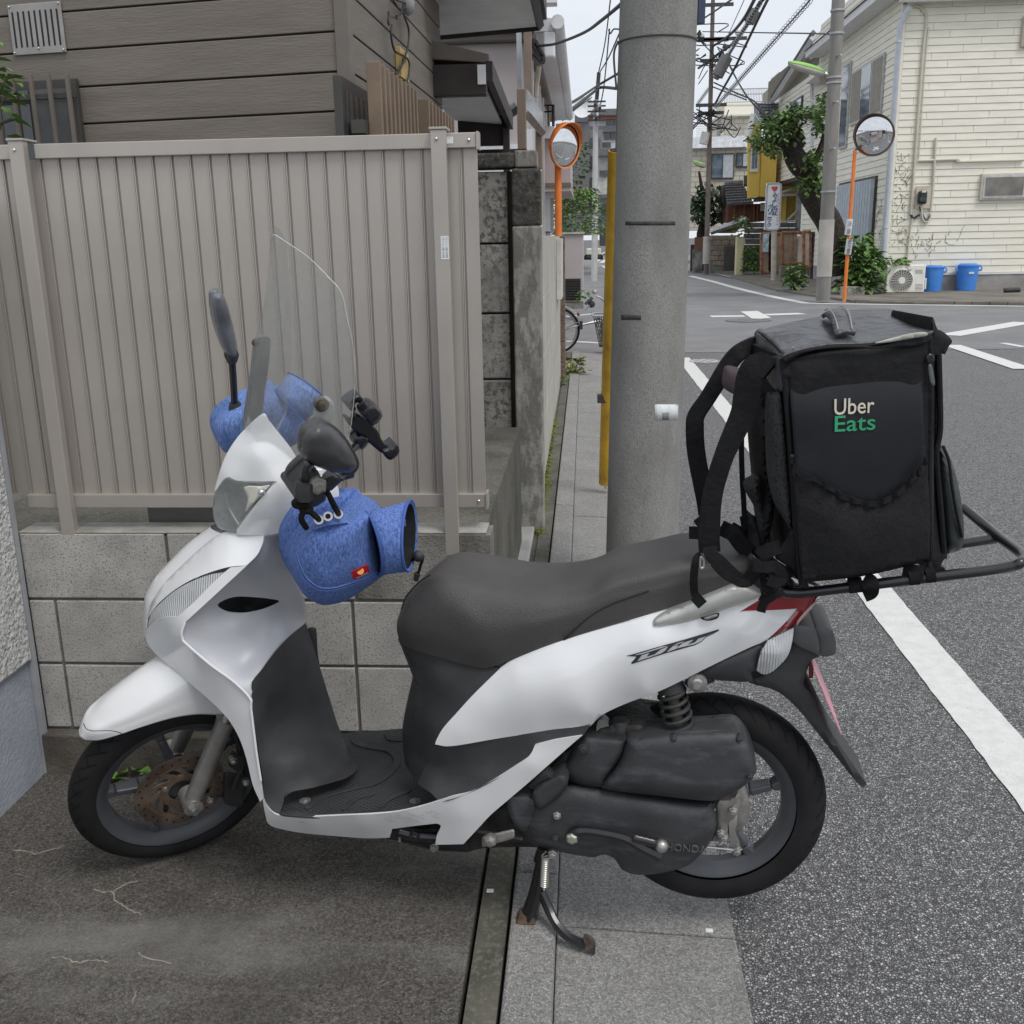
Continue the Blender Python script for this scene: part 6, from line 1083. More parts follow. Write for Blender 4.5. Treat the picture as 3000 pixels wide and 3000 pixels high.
wire3([onv(*zp('Q',*p),PV+.4) for p in ((690,750),(680,850),(665,980),(660,1100))], .028, 'wall_pipe', mat('beige_pipe', (.5,.45,.36)), pkh)
# glazed brown porch frame
pv = 8.9; pf = thing('porch_frame', 'brown steel porch frame with clear panels beside the stone pillar', 'porch', (onv(*zp('M',690,500),pv)[0],pv,0))
vq('post', pv, (445,1000,543,1725), .1, brs, pf, bevel=.006); vq('post', pv+2, (522,335,608,1140), .12, brs, pf, bevel=.006); vq('post', pv+1.2, (652,1370,724,1910), .1, brs, pf, bevel=.006); vq('downpipe', pv+2.2, (440,345,494,1000), .1, mat('grey_pipe', (.4,.42,.44), rough=.4), pf)
p4 = [onv(*zp('Q',x,y),V) for x,y,V in ((545,1010,pv+.05),(545,1270,pv+.05),(724,1500,pv+1.25),(724,1280,pv+1.25))]
obj('clear_panel', MB().prism(p4, (.012,0,0)), glass('porch_acrylic', (.85,.9,.95), .25, .1, .35), pf); obj('lower_rail', MB().tube([onv(*zp('Q',550,1290),pv+.05),onv(*zp('Q',724,1500),pv+1.25)], .04, 4), brs, pf)
vq('white_jamb', pv+1.6, (548,1460,610,1720), .05, wht, pf)
obj('drain_pipe', MB().tube([onv(*zp('Q',310,1300),pv+.2),onv(*zp('Q',445,1210),pv+.2)], .05, 8), mat('green_grey_pipe', (.13,.15,.14)), pf)
# bay with balcony further along
V2 = 16.0; bay = thing('bay_house', 'grey pink projecting bay with dark balcony rail above street mirror', 'house', (-1,V2+1,0))
vq('bay_wall', V2, (560,415,1240,915), 3, pkm, bay, 'M'); vq('bay_band', V2-.02, (560,915,1245,960), 3, trimb, bay, 'M'); vq('bay_base', V2, (560,962,1250,1010), 3, pkm, bay, 'M'); vq('bay_cap', V2-.1, (560,275,1060,410), 3, wht, bay, 'M'); vq('bay_lower_wall', V2+.5, (560,1012,1010,1480), 2, mat('dim_wall', (.25,.25,.25)), bay, 'M')
vq('lower_shutter', V2+.45, (955,1050,1010,1460), .04, wht, bay, 'M'); vq('shutter_head', V2+.4, (955,1010,1052,1080), .1, wht, bay, 'M')
for rc in ((868,25,1045,45),(868,95,1045,115),(868,25,885,268),(980,25,996,268),(1030,25,1048,268),(925,100,935,268)): vq('balcony_rail', V2-.3, rc, .06, blkm, bay, 'M')
for rc in ((1046,25,1062,268),): vq('balcony_rail', V2, rc, .06, blkm, bay, 'M')
vq('balcony_wall', V2+1.2, (860,0,1010,270), .1, mat('tan_wall', (.38,.34,.28)), bay, 'M')
lpw = thing('low_pink_wall', 'low pinkish garden wall with black louvre near the bicycle', 'wall', (*onz(*zp('N',1180,830),ROADZ)[:2],0)); LV = 20.5
vq('wall_panel', LV, (1060,-60,1330,800), .25, pkm, lpw, 'N', bevel=.02); vq('wall_coping', LV-.04, (1060,-85,1345,-62), .35, mat('pale_coping', (.5,.48,.46)), lpw, 'N'); vq('wall_foot', LV-.03, (1060,802,1330,880), .3, pil, lpw, 'N')
for i in range(8): vq('louvre_slat', LV-.07, (1095,508+i*32,1290,530+i*32), .03, mat('black_louvre', (.03,.03,.032), rough=.4), lpw, 'N')
vq('louvre_frame', LV-.035, (1092,500,1292,770), .02, blk_s, lpw, 'N')
leafy('bush', onv(*zp('M',1310,1560),22.5), .72, 1.05, 1500, 'large green bush behind the low pinkish wall', lf1, size=.085, seed=21, stem=False); leafy('bush', onv(*zp('M',1270,1290),23.5), .5, .62, 300, 'reddish brown leaved bush above the green bush', mat('leaf_red', (.16,.09,.06), rough=.6, var=.4), size=.11, seed=22, stem=False)
leafy('bush', onv(*zp('N',1335,840),20.2), .12, .3, 50, 'small bright green bush at foot of pinkish wall', lf1, size=.08, seed=23, stem=False)
leafy('climber', onv(*zp('M',1340,1000),24), .2, 1.1, 110, 'dark climbing plant on the grey apartment wall', lf2, size=.11, seed=24, stem=False)
# grey apartment block and white buildings far down the street
gry = mat('grey_render', (.16,.16,.165), rough=.8, var=.1); V5 = 52; ap = thing('grey_apartment', 'dark grey apartment block with rooftop railings far down the street', 'building', (-1,V5,0))
vq('wall', V5, (1080,235,1455,1500), 6, gry, ap, 'M'); vq('side_wall', V5+1, (1365,310,1600,1500), 6, mat('mid_grey', (.26,.26,.27), rough=.8), ap, 'M')
for i in range(12): vq('roof_rail', V5, (1075+i*18,120,1079+i*18,235), .05, wht, ap, 'M')
vq('roof_rail', V5, (1070,118,1290,126), .05, wht, ap, 'M'); vq('roof_screen', V5+1, (1288,105,1450,222), .3, gry, ap, 'M')
for y_ in (400,620,850,1080): 
    for x_ in (1460,1520): vq('window', V5+.9, (x_,y_,x_+50,y_+120), .05, gls, ap, 'M')
obj('satellite_dish', MB().lathe(onv(*zp('M',1397,70),V5), (-.3,-1,.3), [(0,0),(.3,.05),(.5,.16)], 16), wht, ap, smooth=True)
V6 = 60; wb = thing('white_apartment', 'white apartment building with brown roof band at street end', 'building', (2,V6,0))
vq('wall', V6, (1450,190,1790,520), 5, mat('far_white', (.6,.61,.63), rough=.8), wb, 'M'); vq('roof_band', V6-.3, (1440,150,1800,192), 5, mat('rust_band', (.3,.13,.08)), wb, 'M'); vq('roof', V6-.5, (1290,75,1800,150), 5, gry, wb, 'M'); vq('eave_band', V6-.3, (1440,265,1790,335), 5, mat('dark_band', (.14,.14,.15)), wb, 'M')
for rc in ((1640,200,1730,260),(1740,200,1780,260),(1615,345,1690,420),(1700,345,1775,420)): vq('window', V6-.1, rc, .08, gls, wb, 'M'); vq('window_frame', V6-.06, (rc[0]-8,rc[1]-6,rc[2]+8,rc[3]+6), .05, wht, wb, 'M')
V7 = 45; wh2 = thing('white_house', 'white two storey house beyond the pale utility pole', 'house', (3,V7,0))
vq('wall', V7, (1540,600,1790,1420), 4, mat('far_cream', (.55,.55,.53), rough=.8), wh2, 'M'); vq('roof', V7-.4, (1460,520,1800,602), 4, gry, wh2, 'M')
for rc in ((1570,770,1665,835),(1690,700,1760,800),(1600,450,1700,515),(1590,1150,1650,1280)): vq('window', V7-.1, rc, .12, gls, wh2, 'M')
vq('balcony_slab', V7-.8, (1540,1040,1790,1085), .8, mat('dark_band', (.14,.14,.15)), wh2, 'M'); vq('lower_wall', V7-.5, (1560,1290,1720,1420), .4, mat('slate_blue', (.12,.13,.16)), wh2, 'M'); vq('downpipe', V7-.2, (1655,1090,1668,1420), .1, wht, wh2, 'M')
vq('gate', 41, (1570,1420,1720,1625), .3, mat('dark_gate', (.06,.06,.065), rough=.5), None, 'M', label='dark panelled gate at the end of the street behind pale pole', cat='gate')
# parked van glimpsed behind the pale pole
vv = thing('parked_van', 'cream van half hidden behind the pale utility pole', 'van', onz(*zp('N',1450,260),ROADZ)); VZ = onz(*zp('N',1450,262),ROADZ)[1]
vq('van_body', VZ, (1365,120,1550,200), 1.5, mat('cream_van', (.6,.57,.48), rough=.3, coat=.5), vv, 'N', bevel=.08); vq('van_sill', VZ+.05, (1370,201,1545,240), 1.4, blk_p, vv, 'N')
for x_ in (1385,1525): obj('wheel', MB().lathe(onv(*zp('N',x_,240),VZ+.2), (0,-1,0), [(.3,-.1),(.3,.1),(.15,.12),(0,.1)], 16), rubm, vv)
# pale utility pole and the left street mirror
conc = mat('pole_concrete', (.36,.36,.35), rough=.85, var=.1, scale=9, bump=.4, bscale=60)
def pole(nm, lab, base, top, r0, r1, mtl, cat='utility pole'):
    t_ = thing(nm, lab, cat, base); obj('shaft', MB().tube([base, np.array(base)*.5+np.array(top)*.5, top], [r0,(r0+r1)/2,r1], 28), mtl, t_, smooth=True); return t_
b_ = onz(*zp('N',1465,530),ROADZ); pb = pole('utility_pole', 'slim pale concrete utility pole down the side street', b_, onv(*zp('M',1530,-30),b_[1]), .12, .09, mat('pale_pole', (.55,.55,.54), rough=.8, var=.08))
obj('pole_mast', MB().tube([onv(*zp('Q',1345,1130),b_[1]),onv(*zp('Q',1370,820),b_[1])], .07, 8), frm, pb)
for y_ in (1150,1200,1260,1310,1360): obj('crossarm', MB().box(*(lambda p: (p[0]-.32,p[0]+.32,p[1]-.05,p[1]+.05,p[2]-.025,p[2]+.025))(onv(*zp('Q',1345,y_),b_[1]-.25))), frm, pb)
for i in range(9): p_ = onv(*zp('Q',1310+random.uniform(0,75),1130+random.uniform(0,230)),b_[1]-.3); obj('insulator', MB().ball(p_, .06, .06, .08, 8), random.choice((wht,gry,blk_p)), pb, smooth=True)
def convex_mirror(base, c, rx, ry, facing, lab, grp, rimmat, pole_top, hood=.1):
    t_ = thing('street_mirror', lab, 'traffic mirror', base, grp); orange = mat('orange_paint', (.75,.2,.03), rough=.45, var=.1, scale=6)
    obj('post', MB().tube([base, pole_top], .038*rx/.4 if rx > .4 else .05, 16), orange, t_, smooth=True)
    f = np.array(facing, float); f /= np.linalg.norm(f)
    prof = [(rx*math.sin(a), rx*.22*(math.cos(a)-math.cos(1.1))/(1-math.cos(1.1))) for a in np.linspace(0,1.1,10)]; k_ = rx/prof[-1][0]; prof = [(r*k_,h) for r,h in prof]
    obj('mirror_face', MB().lathe(c, f, prof, 40), mat('convex_mirror', (.75,.77,.78), rough=.03, metal=1, var=.02), t_, smooth=True)
    obj('rim', MB().lathe(c, f, [(rx*.99,-.03),(rx*1.06,-.02),(rx*1.06,.03),(rx*.99,.02)], 40), rimmat, t_, smooth=True)
    obj('back_shell', MB().lathe(c, f, [(rx*1.03,-.02),(rx*.7,-.1),(0,-.13)], 40), orange, t_, smooth=True)
    # hood over the upper half
    up = np.array((0,0,1.)); s_ = np.cross(up, f); s_ /= np.linalg.norm(s_); u_ = np.cross(f, s_); rows = []
    for a in np.linspace(rad(-10),rad(190),24): d = s_*math.cos(a)+u_*math.sin(a); rows.append([c+d*rx*1.05-f*.02, c+d*rx*1.07+f*(.03+hood*max(0,math.sin(a)))])
    obj('hood', MB().grid(rows), rimmat if hood < .08 else orange, t_, smooth=True, solid=.006)
    obj('bracket', MB().tube([pole_top, c-f*.1], .025, 8), frm, t_)
    return t_
MVn = 15.2; mc = onv(*zp('M',1178,490),MVn); mrx = abs(onv(*zp('M',1178,235),MVn)[2]-onv(*zp('M',1178,745),MVn)[2])/2*.96
pbz = onv(*zp('M',1105,1500),MVn); pbz = np.array((pbz[0],MVn,ROADZ)); convex_mirror(pbz, mc, mrx, mrx, (.72,-.62,-.12), 'round street mirror on orange post above the garden wall', 'round street mirrors at the crossing', mat('orange_rim', (.6,.22,.08), rough=.5), onv(*zp('M',1100,640),MVn+.14))
# near concrete pole with wire band, step stubs, sticker, rubber marks
PVn = 4.12; pc0 = onv(1887,1600,PVn); pcm = mat('near_pole_concrete', (.3,.295,.28), rough=.9, col2=(.21,.205,.195), scale=5, bump=.7, bscale=120, stretch=(1,1,.5)); addspeck(pcm, 200, .5, .38, (.13,.128,.12), .6, detail=2.0); addspeck(pcm, 3.5, .56, .75, (.15,.145,.135), .6, stretch=(1.5,1.5,.35)); addspeck(pcm, 30, .66, .8, (.08,.075,.065), .5)
pb0 = np.array((pc0[0],pc0[1],0)); tpx = onv(1938,0,PVn); lean = (tpx[0]-pc0[0])/(tpx[2]-pc0[2]); rr0 = (onv(1996,1580,PVn)[0]-onv(1779,1600,PVn)[0])/2; rrt = (onv(2056,0,PVn)[0]-onv(1820,0,PVn)[0])/2
base = np.array((pc0[0]-lean*(pc0[2]+.05),PVn+rr0,-.05)); topn = np.array((pc0[0]+lean*(6-pc0[2]),PVn+rr0,6.0)); tap = (rr0-rrt)/(tpx[2]-pc0[2])
pr = lambda z: rr0-tap*(z-pc0[2]); pcx = lambda z: np.array((pc0[0]+lean*(z-pc0[2]),PVn+rr0,z))
npole = thing('utility_pole', 'thick grey concrete utility pole directly behind the scooter seat', 'utility pole', base)
obj('shaft', MB().tube([pcx(z) for z in (-.06,1,2,3.5,6)], [pr(z) for z in (-.06,1,2,3.5,6)], 48), pcm, npole, smooth=True)
def ring(z, r, nm, m_, tilt=0.0): obj(nm, MB().tube([pcx(z)+np.array((math.cos(a)*(pr(z)+r*.5), math.sin(a)*(pr(z)+r*.5), tilt*math.cos(a))) for a in np.linspace(0,2*math.pi,33)[:-1]], r, 6, closed=True), m_, npole, smooth=True)
zband = onv(*zp('Q',1750,400),PVn)[2]; ring(zband, .0035, 'band_wire', frm, .0); 
def onpole(x, y): 
    o, d = CO, ray(x, y); c_ = pcx(onv(x,y,PVn)[2]); q_ = (c_-o)[:2]; a_ = d[0]**2+d[1]**2; b2 = d[0]*q_[0]+d[1]*q_[1]; disc = b2*b2-a_*((q_**2).sum()-(pr(c_[2])+.001)**2); return o+d*((b2-math.sqrt(max(disc,0)))/a_)
def polepatch(nm, x0, y0, x1, y1, m_, par, th=.0012):
    xs = np.linspace(x0,x1,8); rows = [[onpole(x,y) for x in xs] for y in np.linspace(y0,y1,3)]; return obj(nm, MB().grid(rows), m_, par, smooth=True, solid=-th)
tape = mat('black_tape', (.05,.05,.048), rough=.7, var=.3, scale=40)
for (a,b_) in ((zp('M',1862,1345),zp('P',1978,660)),(zp('N',1800,955),zp('P',1878,937))): polepatch('tape_mark', a[0],a[1],b_[0],b_[1],tape,npole)
stp = mat('torn_sticker', (.66,.69,.7), rough=.6, var=.08, scale=30); addspeck(stp, 26, .56, .62, (.27,.265,.25), .9, detail=4.0)
st_ = polepatch('sticker', *zp('C',32,588), *zp('C',153,668), stp, npole); polepatch('sticker_print', *zp('C',70,630), *zp('C',105,668), mat('grey_print', (.2,.2,.2)), st_, .002)
wire3([pcx(zband)+np.array((-pr(zband)-.005,-.05,0)),pcx(zband-.05)+np.array((-pr(zband)-.02,-.05,0)),pcx(zband-.17)+np.array((-pr(zband)-.008,-.06,0))], .004, 'loose_wire', frm, npole)
obj('blue_tarp_edge', MB().hexa([pcx(z)+np.array((pr(z)+u,-.02+v,0)) for z in (2.28,2.9) for u,v in ((.002,0),(.03,.02),(.03,.05),(.002,.06))]), mat('navy_cover', (.03,.05,.1), rough=.5), npole)
# yellow guy-wire guard
yl = mat('yellow_guard', (.55,.33,.03), rough=.55, var=.2, scale=5); addspeck(yl, 12, .58, .75, (.2,.11,.02), .7, stretch=(1,1,.4))
g0 = onv(*zp('O',1445,1215),6.2); g1 = onv(*zp('M',1760,545),5.6); gd = thing('guy_wire_guard', 'yellow plastic guy wire guard just behind the near utility pole', 'wire guard', g0)
obj('guard_tube', MB().tube([g0,g1], .042, 20), yl, gd, smooth=True); obj('guard_inside', MB().tube([g1,g1+(g1-g0)/np.linalg.norm(g1-g0)*.004], .034, 16), blk_s, gd); obj('guy_wire', MB().tube([g0-(g1-g0)*.02,g1+(g1-g0)*.8], .006, 8), steel, gd)
cl = onv(*zp('O',1410,255),6.0); obj('guard_clip', MB().box(cl[0]-.03,cl[0]+.06,cl[1]-.01,cl[1]+.05,cl[2]-.03,cl[2]+.02), frm, gd, bevel=.005)
obj('drain_mark', MB().box(*(lambda p: (p[0]-.04,p[0]+.05,p[1]-.06,p[1]+.06,-.034,-.031))(onz(*zp('O',1245,1800),-.033))), mat('brown_stamp', (.16,.1,.07)), gut)
# ================================================================ right side: cream house on the corner
crm = mat('cream_siding', (.84,.81,.7), rough=.75, var=.05, scale=1.4, bump=.3, bscale=30, stretch=(1,1,5)); addspeck(crm, 2.2, .62, .85, (.72,.69,.58), .5)
CV = 28.0; CUx = onv(*zp('L',385,900),CV)[0]
ch = thing('cream_house', 'cream sided two storey house on the street corner', 'house', (CUx+3,CV+5,0))
zbase = onv(*zp('L',1400,1345),CV)[2]; rp = .1735*1.0
zr1, zr2 = onv(*zp('K',1400,880),CV)[2], onv(*zp('L',1400,870),CV)[2]
rows_n = 24.0
rp = (onv(*zp('K',1500,665),CV)[2]-onv(*zp('L',1500,1190),CV)[2])/28.0
ztop = onv(*zp('K',700,50),CV)[2]; z = zbase; r_i = 0; URt = 13.2
while z < ztop+.3:
    us = [CUx+.07]; o_ = [0.4,1.15,.75,1.5][r_i % 4]; u = CUx+o_
    while u < URt: us.append(u); u += 1.52
    us.append(URt)
    for a, b_ in zip(us[:-1], us[1:]): obj('siding_board', MB().hexa([(a+.004,CV-.022,z+.003),(b_-.004,CV-.022,z+.003),(b_-.004,CV+.01,z+.003),(a+.004,CV+.01,z+.003),(a+.004,CV-.008,z+rp-.004),(b_-.004,CV-.008,z+rp-.004),(b_-.004,CV+.01,z+rp-.004),(a+.004,CV+.01,z+rp-.004)]), crm, ch)
    z += rp; r_i += 1
VL = 47.5
zov = onu(*zp('S',1060,335),CUx)[2]; VLl = onu(*zp('S',1352,600),CUx)[1]
z = zbase; r_i = 0
while z < ztop+1.2:
    o_ = [3.2,5.9,4.4][r_i % 3]; ve = VL if z > zov else VLl; vs_ = [CV+.07,CV+o_]+([CV+o_+5] if CV+o_+5 < ve-.5 else [])+[ve]
    for a, b_ in zip(vs_[:-1], vs_[1:]):
        if z > ztop-.2 and a > CV+7: continue
        obj('siding_board', MB().hexa([(CUx-.022,a+.006,z+.003),(CUx-.022,b_-.006,z+.003),(CUx+.01,b_-.006,z+.003),(CUx+.01,a+.006,z+.003),(CUx-.008,a+.006,z+rp-.004),(CUx-.008,b_-.006,z+rp-.004),(CUx+.01,b_-.006,z+rp-.004),(CUx+.01,a+.006,z+rp-.004)]), crm, ch)
    z += rp; r_i += 1
obj('wall_core', MB().box(CUx+.012,URt,CV+.012,VLl,-.05,zov).box(CUx+.012,URt,CV+.012,VL,zov+.001,ztop+.9), mat('joint_shadow', (.22,.2,.16), rough=1), ch); obj('overhang_soffit', MB().box(CUx-.03,URt,VLl+.02,VL,zov-.12,zov-.003), drk, ch)
obj('base_course', MB().box(CUx-.01,URt,CV-.03,VLl,-.05,zbase-.004), mat('base_concrete', (.33,.32,.3), rough=.9, var=.2, scale=2), ch)
obj('drip_flashing', MB().box(CUx-.04,URt,CV-.05,CV-.023,zbase-.05,zbase-.002), wht, ch)
obj('corner_trim', MB().box(CUx-.03,CUx+.065,CV-.03,CV+.06,zbase,ztop), crm, ch)
dpm = mat('pale_downpipe', (.56,.6,.66), rough=.4, var=.06)
obj('downpipe', MB().tube([(CUx-.09,CV-.1,.2),(CUx-.09,CV-.1,ztop-.45),(CUx+.06,CV-.3,ztop-.1)], .068, 14), dpm, ch, smooth=True)
for zz_ in (1.6,3.9,6.0): obj('pipe_joint', MB().tube([(CUx-.09,CV-.1,zz_),(CUx-.09,CV-.1,zz_+.05)], .08, 14), dpm, ch)
obj('roof_gutter', MB().tube([(CUx-.2,CV-.35,ztop+.06),(URt,CV-.35,ztop+.06)], .08, 10), wht, ch); obj('eave_soffit', MB().box(CUx-.3,URt,CV-.4,CV-.024,ztop+.12,ztop+.22), mat('cream_soffit', (.55,.52,.44)), ch)
ze = ztop+.1; rfm = mat('grey_roofing', (.16,.165,.17), rough=.7)
obj('eave_board', MB().box(CUx-.55,CUx-.024,CV-.5,CV+9,ze+.12,ze+.32), wht, ch); obj('roof', MB().hexa([(CUx-.6,CV-.5,ze+.33),(URt,CV-.5,ze+.33),(URt,VL,ze+.33),(CUx-.6,CV+9,ze+.33),(CUx+3,CV+2,ze+2.2),(URt,CV+2,ze+2.2),(URt,VL-2,ze+2.2),(CUx+3,CV+8,ze+2.2)]), rfm, ch)
# sloping gable line towards the back
ga, gb = onu(*zp('R',1475,430),CUx-.3), onu(*zp('R',1015,1145),CUx-.3)
obj('rake_board', MB().tube([ga,gb], .11, 4), wht, ch); obj('rake_roof', MB().tube([ga+np.array((0,0,.16)),gb+np.array((0,0,.16))], .1, 4), rfm, ch)
LU = lambda zk, x, y: onu(*zp(zk,x,y),CUx-.03)
def lwin(zk, x0, y0, x1, y1, m_f, m_g, nm='window', proud=.06, mull=1):
    # window on the street-side face, corners: near-right edge (x1), far-left edge (x0)
    a, b_ = LU(zk,x0,(y0+y1)/2), LU(zk,x1,(y0+y1)/2); zt_, zb_ = LU(zk,x1,y0)[2], LU(zk,x1,y1)[2]; v0, v1 = b_[1], a[1]; t_ = thing(nm, None, None, parent=ch)
    obj('window_frame', MB().box(CUx-proud-.02,CUx-.02,v0,v1,zb_,zt_), m_f, t_, bevel=.01)
    w_ = (v1-v0)/(mull+1)
    for i in range(mull+1): obj('window_pane', MB().box(CUx-proud-.03,CUx-proud-.021,v0+i*w_+.06,v0+(i+1)*w_-.06,zb_+.08,zt_-.08), m_g if not isinstance(m_g, list) else m_g[i % len(m_g)], t_)
    return t_
scn_ = mat('insect_screen', (.3,.28,.24), rough=.8, var=.1); gl2 = mat('sky_glass', (.12,.16,.2), rough=.08, var=.3, scale=3, coat=.5)
lwin('K',0,600,345,395+880,mat('grey_alum', (.45,.46,.46), rough=.4),[scn_,gl2,scn_],mull=2)
lwin('R',1235,1080,1360,1280,frm,gl2); 
lwin('X',1000,350,1040,830,MATS['grey_alum'],gl2,mull=0)
pv_ = LU('L',10,340), LU('L',240,290)
cg = mat('corrugated_steel', (.45,.5,.55), rough=.45, metal=.3, var=.08); sh_ = thing('corrugated_shutter', None, None, parent=ch)
a, b_ = LU('X',985,1200), LU('X',1180,1200); z1_, z0_ = LU('X',1180,1015)[2], LU('X',1160,1390)[2]; nrib = 14
for i in range(nrib): v = b_[1]+(a[1]-b_[1])*i/nrib; obj('steel_rib', MB().tube([(CUx-.09,v+.05,z0_),(CUx-.09,v+.05,z1_)], (a[1]-b_[1])/nrib*.42, 8), cg, sh_, smooth=True)
obj('shutter_frame', MB().box(CUx-.08,CUx-.024,b_[1]-.1,a[1]+.1,z0_-.1,z1_+.08), frm, sh_)
# recess above the tree
rc0, rc1 = LU('X',830,800), LU('X',915,800); obj('recess_trim', MB().tube([LU('X',832,470),LU('X',832,830)], .09, 6), dpm, ch); obj('recess_soffit', MB().hexa([LU('X',833,475)+np.array((-.02,0,0)),LU('X',915,410)+np.array((-.02,0,0)),LU('X',915,470)+np.array((-.02,0,0)),LU('X',915,470)+np.array((-.02,.1,0))]+[p+np.array((-.25,0,0)) for p in (LU('X',833,475),LU('X',915,410),LU('X',915,470),LU('X',915,470))]), mat('tan_soffit', (.3,.27,.22)), ch)
# conduits, meter, small window on the crossing face
cnd = mat('cream_conduit', (.6,.57,.48), rough=.5, var=.05); cp_ = lambda k, x, y, d=.06: onv(*zp(k,x,y),CV-d)
def cpipe(pts, r, nm='conduit', m_=cnd, d=.06): obj(nm, MB().tube(crom([cp_(k,x,y,d) for k,x,y in pts], 4), r, 10), m_, ch, smooth=True)
cpipe([('K',690,65),('K',760,85),('K',815,150),('K',828,230),('K',790,600),('K',750,1100),('K',720,1500),('K',690,1900),('L',655,600),('L',650,690)], .035); cpipe([('K',850,310),('K',800,900),('K',740,1800)], .018); cpipe([('K',935,1560),('K',930,1640),('K',915,1900),('L',900,400),('L',875,650)], .032)
cpipe([('K',740,1820),('K',1180,1805),('K',1210,1830),('K',1930,1812)], .03); cpipe([('L',670,730),('L',640,900),('L',605,1250)], .022); cpipe([('L',650,680),('L',680,730),('L',750,690)], .028, 'cable_loop', blk_p); cpipe([('L',765,580),('L',785,740),('L',830,775),('L',870,720),('L',870,680)], .028, 'cable_loop'); cpipe([('L',745,600),('L',790,700),('L',830,768),('L',868,700)], .02, 'cable_loop', blk_p)
mt_ = thing('electric_meter', None, None, parent=ch); vbox('meter_board', CV-.07, (705,365,890,625), .04, mat('beige_board', (.58,.53,.41)), mt_, 'L', bevel=.01); vbox('meter_case', CV-.22, (740,420,842,572), .14, blkm, mt_, 'L', bevel=.05); vbox('meter_label', CV-.235, (780,420,825,440), .012, wht, mt_, 'L'); vbox('meter_lens', CV-.24, (752,495,832,535), .018, mat('dark_lens', (.03,.05,.05), rough=.1), mt_, 'L')
sw_ = thing('window', None, None, parent=ch); vbox('window_frame', CV-.12, (1445,215,2200,520), .1, mat('cream_frame', (.56,.53,.45)), sw_, 'L', bevel=.02); vbox('inner_frame', CV-.135, (1475,235,2200,495), .02, mat('pale_alum', (.55,.56,.56), rough=.4), sw_, 'L'); vbox('window_pane', CV-.15, (1500,265,1930,470), .012, mat('grey_pane', (.2,.19,.17), rough=.15, var=.2, scale=3), sw_, 'L')
vbox('window_frame', CV-.1, (1910,180,2200,530), .08, mat('tan_frame', (.42,.38,.32)), ch, 'K', bevel=.02)
# dead creeper traces on the siding
cr_ = mat('dead_creeper', (.3,.27,.2), rough=.9, var=.3); rg = np.random.default_rng(5); mb = MB()
def trace(k, x, y, ang, L, face):
    P = []; 
    for i in range(6): P.append((x,y)); ang += rg.uniform(-.4,.4); x += math.cos(ang)*L/5; y += math.sin(ang)*L/5
    Q = [cp_(k,*p,.026) if face == 0 else LU(k,*p) for p in P]
    for a, b_ in zip(Q[:-1],Q[1:]):
        if rg.uniform() < .75: mb.tube([a, a+(b_-a)*.8], rg.uniform(.004,.009), 4)
for i in range(70): trace('L', rg.uniform(420,620), rg.uniform(50,1100), rg.choice((-1.1,-.9,-1.6,-2.2)), rg.uniform(50,130), 0)
for i in range(26): trace('L', rg.uniform(600,950), rg.uniform(950,1200), rg.choice((-.9,-1.3,.9)), rg.uniform(50,120), 0)
for p in ((1170,990,-.8,220),(1040,1000,-1.2,100),(1050,1000,1.2,110),(1080,920,-1.1,90),(740,860,1.5,130),(540,280,1,80)): trace('L', *p, 0)
for i in range(24): trace('L', rg.uniform(210,330), rg.uniform(500,1100), -1.5, rg.uniform(60,120), 1)
obj('creeper_trace', mb, cr_, ch, kind='stuff')
# pavement in front of the house
pav = mat('dirty_pavement', (.22,.2,.17), rough=.95, col2=(.13,.12,.1), scale=1.3, bump=.6, bscale=14)
k0 = [onz(*zp('L',x,y),ROADZ) for x,y in ((10,1690),(700,1712),(1930,1722))]; e0 = k0[0]
poly = [(e0[0]-.05,e0[1]),(k0[1][0],k0[1][1]),(16,k0[2][1]-.4),(16,CV),(CUx,CV),(CUx,VL),(5.6,VL),(5.4,30)]
obj('sidewalk', MB().prism([(x,y_,-.2) for x,y_ in poly], (0,0,.215)), pav, None, kind='structure', bevel=.02)
x = e0[0]+.02; kb = thing('kerb', None, None); kb['kind'] = 'structure'; del kb['label']; del kb['category']
for i in range(11):
    a = e0+(k0[2]-e0)*(i/10.0); b_ = e0+(k0[2]-e0)*((i+.97)/10.0); obj('kerb_stone', MB().hexa([(a[0],a[1]-.13,-.2),(b_[0],b_[1]-.13,-.2),(b_[0],b_[1]-.005,-.2),(a[0],a[1]-.005,-.2),(a[0],a[1]-.11,.03),(b_[0],b_[1]-.11,.03),(b_[0],b_[1]-.005,.03),(a[0],a[1]-.005,.03)]), pav, kb, bevel=.015)
# air conditioner unit
AVc = 27.0; ac_ = thing('air_conditioner', 'cream air conditioner unit with round fan grille beside blue bins', 'air conditioner', onv(*zp('L',590,1600),AVc))
acm = mat('cream_metal', (.84,.83,.77), rough=.5, var=.05)
vbox('case', AVc, (375,1262,812,1572), .3, acm, ac_, 'L', bevel=.02); fc = onv(*zp('L',548,1436),AVc-.012); frr = abs(onv(*zp('L',672,1436),AVc)[0]-fc[0])
obj('fan_recess', MB().lathe(fc, (0,-1,0), [(0,0),(frr*.97,.0),(frr*.97,.004)], 40), mat('fan_dark', (.05,.047,.045), rough=.8), ac_); obj('fan_ring', MB().lathe(fc, (0,-1,0), [(frr,-.01),(frr*1.05,.01),(frr*.98,.02),(frr*.96,.0)], 40), acm, ac_, smooth=True)
for i in range(22): a = i*2*math.pi/22; d = np.array((math.cos(a),0,math.sin(a))); obj('grille_spoke', MB().tube([fc+d*frr*.3-np.array((0,.012,0)),fc+d*frr*.97-np.array((0,.012,0))], .005, 4), acm, ac_)
